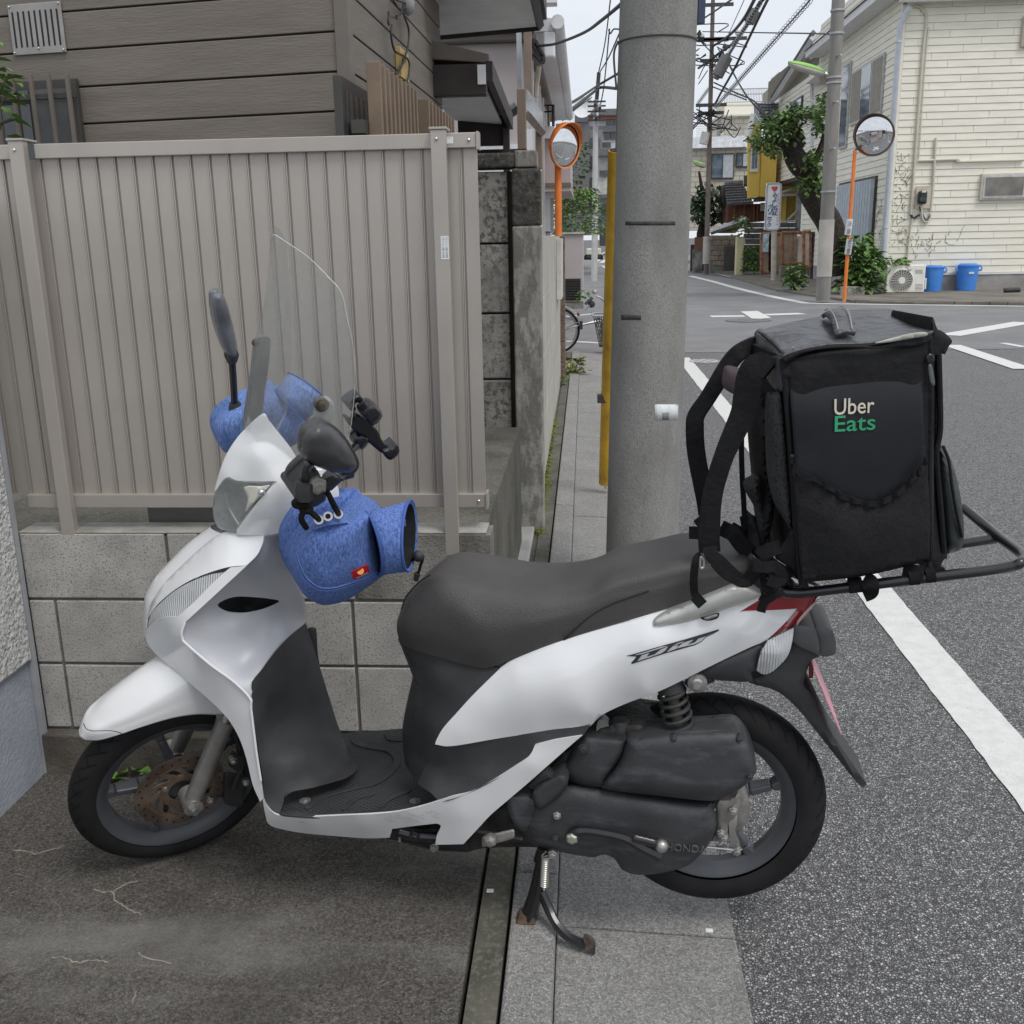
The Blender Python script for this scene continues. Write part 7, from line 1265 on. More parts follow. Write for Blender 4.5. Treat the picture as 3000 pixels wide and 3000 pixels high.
for k_ in (.45,.6,.75,.88): obj('grille_ring', MB().tube([fc+np.array((math.cos(a)*frr*k_,-.013,math.sin(a)*frr*k_)) for a in np.linspace(0,6.283,41)[:-1]], .0035, 4, closed=True), acm, ac_)
obj('grille_hub', MB().lathe(fc, (0,-1,0), [(frr*.32,.008),(frr*.3,.02),(0,.022)], 24), acm, ac_)
for i in range(9): vbox('louvre_line', AVc-.004, (700,1315+i*12 if i < 4 else 1475+(i-4)*16,785,1321+i*12 if i < 4 else 1482+(i-4)*16), .003, mat('louvre_shadow', (.4,.39,.35)), ac_, 'L')
vbox('side_cover', AVc+.05, (812,1410,828,1535), .15, acm, ac_, 'L', bevel=.01)
for x_ in (415,690): vbox('foot_block', AVc+.02, (x_,1573,x_+70,1640), .3, mat('foot_concrete', (.4,.38,.34), rough=.9), ac_, 'L', bevel=.02)
# blue bins
bl = mat('blue_plastic', (.06,.25,.72), rough=.45, var=.05)
for (x0,x1,y0,y1,lab,Vb) in ((818,1035,1318,1590,'blue plastic bin standing next to the air conditioner',27.3),(1190,1435,1295,1578,'blue plastic bin standing alone against the cream house',27.4)):
    c_ = onv(*zp('L',(x0+x1)/2,y1),Vb); rt = (onv(*zp('L',x1,y0),Vb)[0]-onv(*zp('L',x0,y0),Vb)[0])/2; rb_ = rt*.84; hh = onv(*zp('L',(x0+x1)/2,y0),Vb)[2]-c_[2]; c_ = np.array((c_[0],Vb+rt,max(c_[2],.02)))
    bn = thing('rubbish_bin', lab, 'bin', c_, 'blue bins by the cream house'); obj('bin_body', MB().lathe(c_, (0,0,1), [(0,.0),(rb_,.0),(rt,hh*.93),(rt,hh),(rt*.95,hh)], 36), bl, bn, smooth=True)
    obj('bin_lid', MB().lathe(c_, (0,0,1), [(rt*1.06,hh*.96),(rt*1.07,hh*1.02),(rt*.8,hh*1.05),(rt*.75,hh*1.08),(0,hh*1.09)], 36), bl, bn, smooth=True)
    for s_ in ((1,-1) if x0 > 1000 else (1,)): obj('bin_handle', MB().tube(crom([c_+np.array((s_*rt*.98,-.03,hh*.98)),c_+np.array((s_*rt*1.15,-.08,hh*.98)),c_+np.array((s_*rt*1.17,-.08,hh*.82)),c_+np.array((s_*rt*.97,-.05,hh*.8))],4), .025, 8), mat('pale_blue_plastic', (.2,.42,.8), rough=.45), bn, smooth=True)
    if x0 > 1000: vbox('bin_label', Vb-.008, (1310,1340,1368,1362), .006, wht, bn, 'L')
pq = onz(*zp('L',1850,1570),.07); obj('black_pipe_piece', MB().tube([pq+np.array((-.3,0,.05)),pq+np.array((.05,-.05,.06))], .06, 12), blk_p, None, label='short black pipe end lying on pavement near the bins', cat='pipe')
GVt = onz(*zp('S',950,1400),.0)[1]
# hydrangea-like planting and its low wall
plw = thing('planter_wall', 'low concrete planter wall in front of the leafy bush', 'planter', onz(*zp('L',60,1620),.07))
vbox('planter_front', 26.4, (-140,1505,130,1625), .15, pil, plw, 'L', bevel=.02); vbox('planter_block', 26.2, (125,1608,320,1640), .25, mat('dark_block', (.12,.11,.1)), plw, 'L', bevel=.02)
lfb = mat('leaf_broad', (.15,.27,.075), rough=.5, var=.4, scale=6)
for i, (x_,y_,r_,h_,V_,n_) in enumerate((('a',(110,1570),.36,1.15,26.9,260),('b',(0,1540),.5,1.45,27.2,260),('c',(440,1270),.42,.32,27.5,70))):
    p_ = onv(*zp('L',*y_),V_); leafy('broadleaf_bush', (p_[0],p_[1]-.1,p_[2]-.1), r_, h_, n_, ['broad leaved green bush crowding the air conditioner','broad leaved bush between street mirror post and wall shutter','low leafy spray reaching over the air conditioner'][i], lfb, size=.22, seed=31+i, cat='bush')
leafy('broadleaf_bush', onz(*zp('S',1270,1550),.0), .3, .7, 150, 'broad leaved plant at the gate step by the pole', lfb, size=.16, seed=36, cat='bush')
leafy('creeper_bush', onz(*zp('S',765,1375),.0), .36, 1.05, 300, 'green creeper bush against the grey block wall', lf1, size=.14, seed=37, cat='bush', stem=False); leafy('weed_clump', onz(*zp('S',400,1330),.0), .5, .7, 150, 'pale green weeds at foot of the brown block wall', mat('leaf_yellow', (.2,.22,.06)), size=.2, seed=38, cat='weeds', stem=False)
leafy('hanging_plant', onv(*zp('S',655,935),GVt+2.4), .3, .75, 90, 'spiky green plant on top of the cream gate post', lf1, size=.18, seed=39, stem=False)
# right pole with lamp, right mirror
b_ = onz(*zp('X',890,1700),.0); rpc = mat('right_pole_concrete', (.3,.29,.27), rough=.85, col2=(.2,.195,.18), scale=3, bump=.5, bscale=40, stretch=(1,1,.25)); lt_ = mat('pole_wrap', (.5,.48,.44), rough=.8, var=.1, scale=2)
wpx = lambda k, x0, x1, y, V: abs(onv(*zp(k,x1,y),V)[0]-onv(*zp(k,x0,y),V)[0])/2
tp_ = onv(*zp('X',980,-40),b_[1]); rpole = pole('utility_pole', 'weathered concrete pole with green street lamp beside the cream house', b_, tp_, wpx('X',852,932,1650,b_[1]), wpx('X',942,1015,30,b_[1]), rpc)
ax_ = lambda s: b_+(tp_-b_)*s; zf_ = lambda y: (onv(*zp('X',920,y),b_[1])[2]-b_[2])/(tp_[2]-b_[2])
r_at = lambda s: wpx('X',852,932,1650,b_[1])*(1-s)+wpx('X',942,1015,30,b_[1])*s
s0, s1 = zf_(1565), zf_(1243); obj('pale_wrap', MB().tube([ax_(s0),ax_(s1)], [r_at(s0)+.012,r_at(s1)+.012], 28), lt_, rpole, smooth=True)
for y_ in (62,192,440,470,1085): s_ = zf_(y_); obj('pole_band', MB().tube([ax_(s_-.003),ax_(s_+.003)], r_at(s_)+.02, 24), mat('galvanised', (.42,.44,.45), rough=.45, metal=.5), rpole)
for y_, dx in ((325,.0),(585,-.02),(845,-.03)): s_ = zf_(y_); p_ = ax_(s_)+np.array((dx,-r_at(s_),0)); obj('step_bolt', MB().tube([p_,p_+np.array((.05,-.18,0))], .02, 8), steel, rpole)
grn = mat('lime_lamp', (.3,.6,.12), rough=.4, var=.05)
def lamp(par, k, p0, p1, V, hw, th_):
    a, c_ = onv(*zp(k,*p0),V), onv(*zp(k,*p1),V-.4); L = [a+(c_-a)*s for s in np.linspace(0,1,9)]; prof = [.35,.8,1,1.05,1.05,1,.9,.75,.4]
    rows = [[p+np.array((0,math.cos(q)*hw*s,math.sin(q)*th_*s)) for q in np.linspace(0,2*math.pi,13)] for p, s in zip(L, prof)]
    up_ = [[p for p in r[:7]] for r in rows]; dn = [[p for p in r[6:]] for r in rows]
    obj('lamp_housing', MB().grid(up_), grn, par, smooth=True, solid=.01); obj('lamp_diffuser', MB().grid(dn), mat('lamp_cover', (.5,.5,.46), rough=.3), par, smooth=True, solid=.01)
lmp = thing('street_lamp', 'lime green street lamp head mounted on the weathered pole', 'street lamp', onv(*zp('X',900,415),b_[1]), 'lime street lamps')
lamp(lmp, 'X', (900,415), (697,358), b_[1], .14, .09); obj('lamp_arm', MB().tube([ax_(zf_(440)),onv(*zp('X',900,415),b_[1])], .04, 8), steel, lmp)
mb_ = onz(*zp('X',1010,1708),.0); mcR = onv(*zp('X',1180,765),mb_[1]); rR = wpx('X',1066,1294,765,mb_[1])*.97
mR = convex_mirror(mb_, mcR, rR, rR, (-.52,-.84,-.12), 'round street mirror on leaning orange post beside the cream house', 'round street mirrors at the crossing', mat('brown_rim', (.14,.09,.07), rough=.5), onv(*zp('X',1072,850),mb_[1]+.15), .05)
for (y0,y1,tx_) in ((1240,1330,'注意'),(1352,1440,'通行注意')):
    a, c_ = onv(*zp('X',1043,y0),mb_[1]), onv(*zp('X',1030,y1),mb_[1]); obj('post_label', MB().tube([a,c_], .068*rR/.4 if rR > .4 else .054, 16), wht, mR)
    for i, ch_ in enumerate(tx_): text_mesh(ch_, a+(c_-a)*((i+.82)/len(tx_))+np.array((-.05,-.09,0)), (1,0,0), (0,0,1), .1, .003, 'post_lettering', inkm, mR)
# leaning cherry tree
bark = mat('dark_bark', (.035,.028,.022), rough=.95, var=.4, scale=14, bump=1, bscale=40)
TV = 27.5; tr = thing('leaning_tree', 'old leaning tree with thick dark trunk behind the concrete pole', 'tree', onv(*zp('X',960,1480),TV))
def limb(pts, r, nm='trunk'): obj(nm, MB().tube(crom([onv(*zp('X',*p[:2]),TV+p[2]) for p in pts], 6), list(np.interp(np.linspace(0,1,(len(pts)-1)*6+1), np.linspace(0,1,len(r)), r)), 14), bark, tr, smooth=True)
limb([(965,1560,0),(940,1300,0),(860,1160,-.2),(820,1080,-.3),(840,1000,-.4),(760,930,-.5),(720,850,-.5),(760,800,-.5)], [.36,.33,.3,.3,.28,.28,.24,.16])
limb([(720,860,-.5),(670,820,-.6),(600,800,-.6),(520,800,-.6)], [.16,.1,.06,.03], 'limb'); limb([(760,800,-.5),(730,720,-.5),(700,650,-.5)], [.16,.09,.03], 'limb'); limb([(780,960,-.4),(860,880,-.5),(900,760,-.5),(870,680,-.5)], [.14,.1,.07,.03], 'limb')
lft = mat('leaf_cherry', (.11,.19,.05), rough=.5, var=.45, scale=3); mb = MB(); rg = np.random.default_rng(77)
cl_ = [(520,800,60,45,140),(600,760,80,60,240),(680,700,80,60,240),(740,640,80,45,200),(820,640,70,50,190),(870,700,50,60,130),(880,620,50,40,110),(600,850,60,40,120),(700,780,80,60,180),(560,700,60,30,90),(820,940,80,50,190),(850,880,60,40,120),(800,1020,70,50,150),(870,1010,50,50,120),(650,660,60,40,110),(900,560,30,30,40),(830,1070,50,40,60)]
for (x_,y_,sx_,sy_,n_) in cl_:
    for i in range(int(n_*1.25)):
        p_ = onv(*zp('X',x_+rg.normal(0,sx_*.5),y_+rg.normal(0,sy_*.5)),TV-.5+rg.normal(0,.55)); s = rg.uniform(.09,.2); d = rg.normal(size=3); d[2] = d[2]*.5-.3; d /= np.linalg.norm(d); sd = np.cross(d,(0,0,1.)); sd /= np.linalg.norm(sd)+1e-6
        mb.add([p_,p_+d*s*.5+sd*s*.33,p_+d*s,p_+d*s*.5-sd*s*.33], [(0,1,2,3)])
obj('crown', mb, lft, tr)
# clinic sign
sgV = 31.5; sg = thing('clinic_sign', 'tall white clinic sign with red heart and blue lettering', 'sign', onz(*zp('S',1040,1440),0)); sgV = onz(*zp('S',1040,1440),0)[1]
f_o = lambda x, y: onv(*zp('S',x,y),sgV)
cor_ = [f_o(955,345),f_o(1113,340),f_o(1093,858),f_o(936,862)]; mb = MB()
olx = [(980,340,0),(1090,338,0),(1112,352,0),(1113,380,0),(1096,820,0),(1085,852,0),(1060,862,0),(965,866,0),(940,850,0),(934,820,0),(955,375,0),(962,350,0)]
SG = Frame((0,sgV,0), (1,0,0), (0,-1,0), (0,0,1)); wsn = mat('sign_white', (.85,.88,.92), rough=.35, var=.03)
sb_ = sheet('sign_box', SG, [(x,y,0) for x,y,_ in olx], wsn, sg, zk='S', skirt=.22, step=14, smooth=False); edgem = mat('sign_edge', (.42,.44,.47), rough=.4)
obj('sign_edge', MB().tube([f_o(x,y)+np.array((0,-.005,0)) for x,y,_ in olx], .03, 6, closed=True), edgem, sb_)
navyp = mat('navy_print', (.02,.08,.2), rough=.5); redp = mat('red_print', (.65,.08,.1), rough=.5)
def vtext(s, x0, y0, x1, y1, sz, m_, nm='sign_lettering'):
    n_ = len(s)
    for i, c_ in enumerate(s):
        f_ = i/(n_-1) if n_ > 1 else 0; p_ = f_o(x0+(x1-x0)*f_, y0+(y1-y0)*f_); w_ = sz/3.864/FPX*sgV
        text_mesh(c_, p_+np.array((-w_/2,-.012,-w_/2)), (1,0,0), (0,0,1), w_, .004, nm, m_, sb_, height=w_, bold=.012)
vtext('みよし内科', 1047, 470, 1037, 680, 50, navyp); vtext('クリニック', 992, 600, 978, 805, 44, navyp); vtext('内科・循環器科・糖尿病', 1083, 455, 1067, 800, 14, redp)
heart = [(1040,435),(1012,405),(1005,385),(1015,370),(1030,370),(1040,380),(1052,368),(1068,370),(1076,385),(1068,408)]
obj('heart_mark', MB().prism([f_o(x,y)+np.array((0,-.02,0)) for x,y in heart], (0,.012,0)), redp, sb_); obj('sign_post', MB().tube([f_o(1040,862)+np.array((0,.1,0)),f_o(1035,1440)+np.array((0,.1,0))], .09, 12), mat('beige_post', (.5,.47,.4)), sg)
# rusty gate and fence
rst = mat('rusty_frame', (.33,.15,.08), rough=.85, var=.35, scale=8); rsm = mat('rusty_mesh', (.42,.31,.22), rough=.9, alpha=.62, var=.25, scale=3)
def fpanel(par, V, x0, y0, x1, y1, nbars):
    q_ = lambda x, y: onv(*zp('S',x,y),V)
    for a, c_ in (((x0,y0),(x1,y0)),((x0,y1),(x1,y1)),((x0,y0),(x0,y1)),((x1,y0),(x1,y1))): obj('frame_bar', MB().tube([q_(*a),q_(*c_)], .055, 6), rst, par)
    for i in range(1,nbars): x_ = x0+(x1-x0)*i/nbars; obj('frame_bar', MB().tube([q_(x_,y0),q_(x_,y1)], .018, 6), rst, par)
    obj('mesh_sheet', MB().add([q_(x0,y0),q_(x1,y0),q_(x1,y1),q_(x0,y1)],[(0,1,2,3)]), rsm, par)
gt = thing('rusty_gate', 'rusty orange wire mesh gate beneath the clinic sign', 'gate', onz(*zp('S',990,1360),.1)); fpanel(gt, GVt, 890,905,985,1340,1); fpanel(gt, GVt, 985,905,1125,1335,2)
vbox('notice_board', GVt-.05, (905,905,975,1115), .03, mat('pale_notice', (.45,.58,.65), rough=.6, var=.4, scale=9), gt, 'S')
gf = thing('rusty_fence', 'rusty mesh fence panel on low wall beside the gate', 'fence', onz(*zp('S',1300,1400),.1)); fpanel(gf, GVt-1.5, 1125,895,1370,1245,2); fpanel(gf, GVt-2, 1370,885,1450,1290,1)
vbox('low_wall', GVt-1.6, (1105,1270,1400,1440), .3, mat('dark_low_wall', (.2,.185,.16), rough=.95, var=.3, scale=3), gf, 'S', bevel=.02); vbox('dark_post', GVt-2.2, (1470,885,1560,1560), .3, mat('charcoal_post', (.045,.042,.04)), gf, 'S'); vbox('step', GVt-.5, (880,1445,1030,1480), .5, whc, gf, 'S'); vbox('kerb_bed', GVt-3, (1310,1530,1510,1600), .6, pil, gf, 'S', bevel=.02)
gpst = vbox('cream_gate_post', GVt+2.5, (607,940,690,1395), .4, mat('cream_post', (.62,.58,.36), rough=.8, var=.06), None, 'S', label='pale cream gate post beside the driveway', cat='gate post', bevel=.02)
gw = thing('grey_block_wall', 'mossy grey block wall behind the clinic sign', 'wall', onz(*zp('S',800,1330),0)); gbl = mat('dark_grey_block', (.13,.125,.115), rough=.95, var=.3, scale=3, bump=.8, bscale=20)
for r_ in range(4):
    for c_ in range(6): vbox('block', GVt+3.2, (700+c_*100+(r_%2)*12,780+r_*62,796+c_*100+(r_%2)*12,838+r_*62), .3, gbl, gw, 'S', bevel=.02)
vbox('lower_wall', GVt+3.25, (690,1030,1300,1330), .3, gbl, gw, 'S')
bbw = thing('brown_block_wall', 'brownish concrete block wall by the driveway entrance', 'wall', onz(*zp('S',450,1330),0)); BVw = GVt+4.2
for r_ in range(6):
    for c_ in range(3): vbox('block', BVw, (312+c_*98+(r_%2)*30,925+r_*58,404+c_*98+(r_%2)*30,978+r_*58), .3, mat('brown_block', (.21,.17,.135), rough=.95, var=.25, scale=4, bump=.8, bscale=18), bbw, 'S', bevel=.02)
vbox('mortar_back', BVw+.03, (312,925,640,1330), .25, mort, bbw, 'S'); vbox('dark_meter_box', BVw-.1, (470,1050,600,1330), .1, mat('dark_box', (.06,.055,.05)), bbw, 'S')
dvw = sheet_z('driveway', [p[:2] for p in gp('S',(345,1370),(600,1330),(605,1385),(560,1410))], ROADZ+.03, whc, None)
# houses beyond: shed roof, tiled house, yellow house, beige flats
tlm = mat('grey_tile', (.13,.135,.15), rough=.35, var=.2, scale=6); wdm = mat('red_brown_wood', (.15,.06,.04), rough=.8, var=.25, scale=5); V8 = GVt+6
shd = thing('shed_roof', 'low brown shed with pale metal sloping roof', 'shed', onv(*zp('S',500,920),V8-1)); obj('shed_wall', MB().prism([onv(*zp('S',x,y),V8-1) for x,y in ((315,900),(600,900),(720,760),(640,780))], (0,.8,0)), mat('shed_brown', (.2,.11,.07), rough=.9), shd); obj('shed_roof_sheet', MB().tube([onv(*zp('S',315,890),V8-1.2),onv(*zp('S',725,745),V8-1.2)], .12, 4), mat('roof_metal', (.4,.42,.44), rough=.4, metal=.4), shd)
th_ = thing('tiled_house', 'old wooden house with grey wave tiled roof', 'house', onv(*zp('S',640,760),V8)); vbox('wood_wall', V8, (510,570,940,770), 3, wdm, th_, 'S')
for x_ in (580,690,800,840): vbox('wood_post', V8-.1, (x_,575,x_+14,765), .1, mat('wood_light', (.22,.09,.055), rough=.8), th_, 'S')
vbox('window', V8-.08, (880,555,935,650), .06, mat('paper_pane', (.55,.52,.44)), th_, 'S')
def tile_roof(par, V, quad, nr, nc, sag=.06):
    tl, tr_, br_, bl_ = [onv(*zp(k,x,y),V+dv_) for k,x,y,dv_ in quad]
    for r_ in range(nr):
        for c_ in range(nc):
            f0, f1, g0, g1 = c_/nc, (c_+1)/nc, r_/nr, (r_+1)/nr
            L_ = lambda f, g: (tl*(1-f)+tr_*f)*(1-g)+(bl_*(1-f)+br_*f)*g
            a, b2, c2, d2 = L_(f0,g0), L_(f1,g0), L_(f1,g1), L_(f0,g1); n_ = np.cross(b2-a, d2-a); n_ /= np.linalg.norm(n_)+1e-9; n_ = n_ if n_[1] < 0 or n_[2] > 0 else -n_; h_ = np.linalg.norm(b2-a)
            rows = [[a+(b2-a)*t+n_*(h_*.22*math.sin(t*math.pi)) for t in np.linspace(0,1,6)],[d2+(c2-d2)*t+n_*(h_*.22*math.sin(t*math.pi)+.07) for t in np.linspace(0,1,6)],[d2+(c2-d2)*t+n_*(h_*.22*math.sin(t*math.pi)-.05) for t in np.linspace(0,1,6)]]
            obj('roof_tile', MB().grid(rows), tlm, par, smooth=True)
tile_roof(th_, V8, (('S',465,345,1.5),('S',670,335,1.5),('S',800,560,-.5),('S',500,580,-.5)), 8, 9)
obj('roof_ridge', MB().tube([onv(*zp('S',470,340),V8+1.5),onv(*zp('S',680,332),V8+1.5)], .13, 8), tlm, th_); obj('roof_gable', MB().prism([onv(*zp('S',x,y),V8+.5) for x,y in ((445,480),(470,350),(500,575),(490,600))], (0,1,0)), drk, th_)
tile_roof(th_, V8, (('S',795,515,.3),('S',935,505,.3),('S',938,530,-.5),('S',800,540,-.5)), 1, 6)
tile_roof(th_, V8+3, (('S',690,250,0),('S',745,240,0),('S',745,360,-1),('S',690,365,-1)), 5, 2)
yh = thing('yellow_house', 'bright yellow house with white framed window and tiled gable', 'house', onv(*zp('S',870,480),V8-1)); ylw = mat('yellow_siding', (.72,.5,.1), rough=.7, var=.06, scale=3, bump=.4, bscale=14, stretch=(6,6,.5)); V9 = V8-1.5
sheet('front_wall', SG9 := Frame((0,V9,0), (1,0,0), (0,-1,0), (0,0,1)), [('R',745,1545,0,1),('R',815,1290,0,1),('R',890,1420,0,1),('R',895,1500,0,1),('S',880,0,0,1),('S',868,470,0,1),('S',742,505,0,1)], ylw, yh, skirt=.3, step=16, n=1, smooth=False)
vbox('side_wall', V9+.02, (882,-100,1060,485), 3, ylw, yh, 'S'); vbox('white_window', V9-.08, (770,-65,858,205), .06, wht, yh, 'S'); vbox('window_pane', V9-.1, (785,-55,815,170), .015, gl2, yh, 'S'); vbox('window_pane', V9-.1, (822,-55,846,165), .015, gl2, yh, 'S')
for p_ in (((810,1290),(735,1545)),((812,1290),(893,1425))): obj('gable_board', MB().tube([onv(*zp('R',*p_[0]),V9-.2),onv(*zp('R',*p_[1]),V9-.2)], .12, 4), wht, yh)
tile_roof(yh, V9, (('R',830,1165,1.5),('R',1085,1165,1.5),('R',1090,1400,-.6),('R',880,1405,-.6)), 7, 7)
obj('roof_side', MB().prism([onv(*zp('R',x,y),V9-.3) for x,y in ((808,1165),(850,1165),(885,1410),(860,1410),(812,1285))], (0,.1,0)), mat('slate_flash', (.25,.26,.28)), yh)
vbox('carport_wall', V9+1, (1110,350,1290,760), .3, ylw, yh, 'S'); vbox('carport_opening', V9+.95, (1180,470,1270,750), .04, mat('deep_yellow', (.33,.21,.03)), yh, 'S'); vbox('carport_door', V9+.9, (1140,470,1172,755), .05, mat('pale_yellow', (.72,.52,.12)), yh, 'S')
fr9 = mat('pale_steel', (.45,.46,.47), rough=.5); 
for rc in ((1290,395,1345,880),(1115,455,1330,480),(1115,762,1290,778)): vbox('steel_frame', V9-.5, rc, .15, fr9, yh, 'S')
for p_ in (((1130,440),(1290,380)),((1190,750),(1290,660))): obj('brace', MB().tube([onv(*zp('S',*p_[0]),V9-.5),onv(*zp('S',*p_[1]),V9-.5)], .05, 6), fr9, yh)
bgl = mat('beige_tile_wall', (.5,.46,.38), rough=.7, var=.06, scale=2); t = bgl.node_tree; br = N(t,'ShaderNodeTexBrick', Scale=1.0); tx = N(t,'ShaderNodeTexCoord'); mpn = N(t,'ShaderNodeMapping'); mpn.inputs['Rotation'].default_value = (rad(90),0,0); t.links.new(tx.outputs['Object'], mpn.inputs[0]); t.links.new(mpn.outputs[0], br.inputs['Vector']); br.inputs['Color1'].default_value = (.55,.51,.42,1); br.inputs['Color2'].default_value = (.5,.46,.38,1); br.inputs['Mortar'].default_value = (.3,.27,.22,1); br.inputs['Mortar Size'].default_value = .025; br.inputs['Brick Width'].default_value = .55; br.inputs['Row Height'].default_value = .28; t.links.new(br.outputs[0], t.nodes['Principled BSDF'].inputs['Base Color'])
VB = 62; bf = thing('beige_flats', 'beige tiled apartment building with white roof edge and balcony', 'building', (7,VB,0))
vbox('wall', VB, (60,1680,760,2600), 6, bgl, bf, 'R'); vbox('white_parapet', VB-.4, (100,1545,740,1670), 6, mat('bright_white', (.8,.82,.85), rough=.6), bf, 'R'); vbox('upper_wall', VB+3, (380,1310,800,1545), 5, bgl, bf, 'R'); vbox('stair_wall', VB+2.9, (380,1180,470,1545), .2, mat('far_cream2', (.5,.48,.42)), bf, 'R')
obj('metal_roof', MB().hexa([onv(*zp('R',x,y),VB+v) for x,y,v in ((465,1318,2.6),(780,1310,2.6),(810,1165,5),(430,1165,5),(465,1300,2.6),(780,1292,2.6),(810,1150,5),(430,1150,5))]), mat('cream_metal_roof', (.62,.6,.5), rough=.5, var=.04), bf); vbox('doorway', VB+2.8, (395,1330,430,1540), .1, gry, bf, 'R')
for rc in ((335,1750,570,2010),(620,1740,740,1880)):
    vbox('window_frame', VB-.12, (rc[0]-12,rc[1]-14,rc[2]+12,rc[3]+18), .1, frm, bf, 'R'); vbox('window_pane', VB-.15, (rc[0],rc[1],(rc[0]+rc[2])/2-5,rc[3]), .02, gl2, bf, 'R'); vbox('window_pane', VB-.16, ((rc[0]+rc[2])/2+5,rc[1],rc[2],rc[3]), .02, mat('curtain_pane', (.45,.48,.5), rough=.2), bf, 'R')
rlm = mat('rail_grey', (.4,.4,.39), rough=.5)
for rc in ((470,1000,1000,1010),(470,1062,1000,1070),(470,1150,900,1158)): vbox('roof_rail', VB+4, rc, .06, rlm, bf, 'R')
for i in range(28): vbox('roof_baluster', VB+4, (475+i*18,1005,479+i*18,1150), .05, rlm, bf, 'R')
for rc in ((360,1390,740,1398),(360,1470,740,1476)): vbox('terrace_rail', VB-.3, rc, .05, rlm, bf, 'R')
for i in range(12): vbox('terrace_baluster', VB-.3, (370+i*32,1390,374+i*32,1545), .05, rlm, bf, 'R')
for i in range(9): vbox('terrace_rail', VB-.3, (155,1360+i*22,290,1364+i*22), .05, rlm, bf, 'R')
obj('rear_roof', MB().prism([onv(*zp('R',x,y),50) for x,y in ((985,1000),(1060,930),(1090,815),(1200,815),(1110,960),(1015,1130),(985,1130))], (0,2,0)), mat('tan_gable', (.34,.3,.25)), None, label='dark gabled house roof peeking behind the cream house', cat='roof')
tree2 = thing('street_tree', 'dark green tree beyond the brown utility pole', 'tree', onz(*zp('S',200,1330),0)); TV2 = 47
mb = MB(); rg = np.random.default_rng(99)
for i in range(1500):
    x_, y_ = rg.uniform(90,500), rg.uniform(300,830); c_ = (((x_-280)/210)**2+((y_-600)/230)**2)
    if c_ > rg.uniform(.5,1.15): continue
    p_ = onv(*zp('S',x_,y_),TV2+rg.normal(0,.7)); s = rg.uniform(.16,.34); d = rg.normal(size=3); d /= np.linalg.norm(d); sd = np.cross(d,(0,0,1.)); sd /= np.linalg.norm(sd)+1e-6
    mb.add([p_,p_+d*s*.5+sd*s*.35,p_+d*s,p_+d*s*.5-sd*s*.35], [(0,1,2,3)])
obj('crown', mb, lf3, tree2); obj('trunk', MB().tube([onv(*zp('S',200,1330),TV2),onv(*zp('S',210,900),TV2),onv(*zp('S',260,650),TV2),onv(*zp('S',185,200),TV2)], [.25,.2,.12,.05], 10), bark, tree2, smooth=True)
vbox('wood_fence', 46, (135,945,245,1090), .1, mat('fence_red_wood', (.2,.09,.06), rough=.85, var=.3, scale=8, stretch=(1,1,6)), None, 'S', label='red brown wooden slat fence left of the brown pole', cat='fence'); vbox('peeling_board', 46.2, (115,1085,225,1340), .2, mat('peeling_paint', (.4,.38,.36), col2=(.07,.06,.05), rough=.9, scale=2), None, 'S', label='peeling white board wall under the wooden slat fence', cat='wall')
vbox('dark_wall', 48, (90,1030,140,1350), .2, mat('dark_box', (.06,.055,.05)), None, 'S', label='dark wall behind the near concrete pole edge', cat='wall')
# brown utility pole and its wires
fb_ = onz(*zp('S',265,1370),ROADZ); ft_ = onv(*zp('R',345,-60),fb_[1]); brp = mat('brown_pole', (.17,.145,.13), rough=.8, var=.15, scale=4); fpole = pole('utility_pole', 'brown utility pole crowded with wires beyond the crossing', fb_, ft_, wpx('S',238,298,1300,fb_[1]), wpx('R',322,368,100,fb_[1]), brp)
fs = lambda k, y: (onv(*zp(k,300,y),fb_[1])[2]-fb_[2])/(ft_[2]-fb_[2]); fax = lambda s: fb_+(ft_-fb_)*s
s0, s1 = fs('S',1248), fs('S',938); obj('pale_wrap', MB().tube([fax(s0),fax(s1)], wpx('S',238,308,1100,fb_[1])+.03, 20), lt_, fpole, smooth=True)
for y_, w_ in ((75,1.5),(460,2.6),(470,1.2),(700,.9),(1200,1.2),(1290,1.0)): p_ = fax(fs('R',y_)); obj('crossarm', MB().box(p_[0]-w_/2,p_[0]+w_/2,p_[1]-.35,p_[1]-.25,p_[2]-.06,p_[2]+.06), frm, fpole)
for i in range(34):
    s_ = fs('R',random.choice((380,500,620,650,700,1250,1300,1350,1420))+random.uniform(-30,30)); p_ = fax(s_)+np.array((random.uniform(-.8,.8),-.4,0))
    P_ = [p_, p_+np.array((random.uniform(-.6,.6),-.2,random.uniform(-.6,.3))), p_+np.array((random.uniform(-.9,.9),.1,random.uniform(-.5,.5)))]; obj('jumper_wire', MB().tube(crom(P_,5), .022, 5), MATS['cable_black'], fpole)
for i in range(8): p_ = fax(fs('R',random.uniform(360,720)))+np.array((random.choice((-1,1))*random.uniform(.3,1),-.4,0)); obj('insulator', MB().ball(p_, .1, .1, .14, 8), random.choice((wht,frm,blk_p)), fpole, smooth=True)
p_ = onv(*zp('R',235,1565),fb_[1]-.4); obj('transformer_can', MB().tube([p_+np.array((0,0,-.22)),p_+np.array((.1,0,.22))], .17, 14), mat('pale_can', (.55,.55,.53)), fpole, smooth=True)
l2 = thing('street_lamp', 'lime green street lamp head on the brown utility pole', 'street lamp', onv(*zp('R',250,1885),fb_[1]), 'lime street lamps'); lamp(l2, 'R', (255,1885), (120,1835), fb_[1], .16, .09)
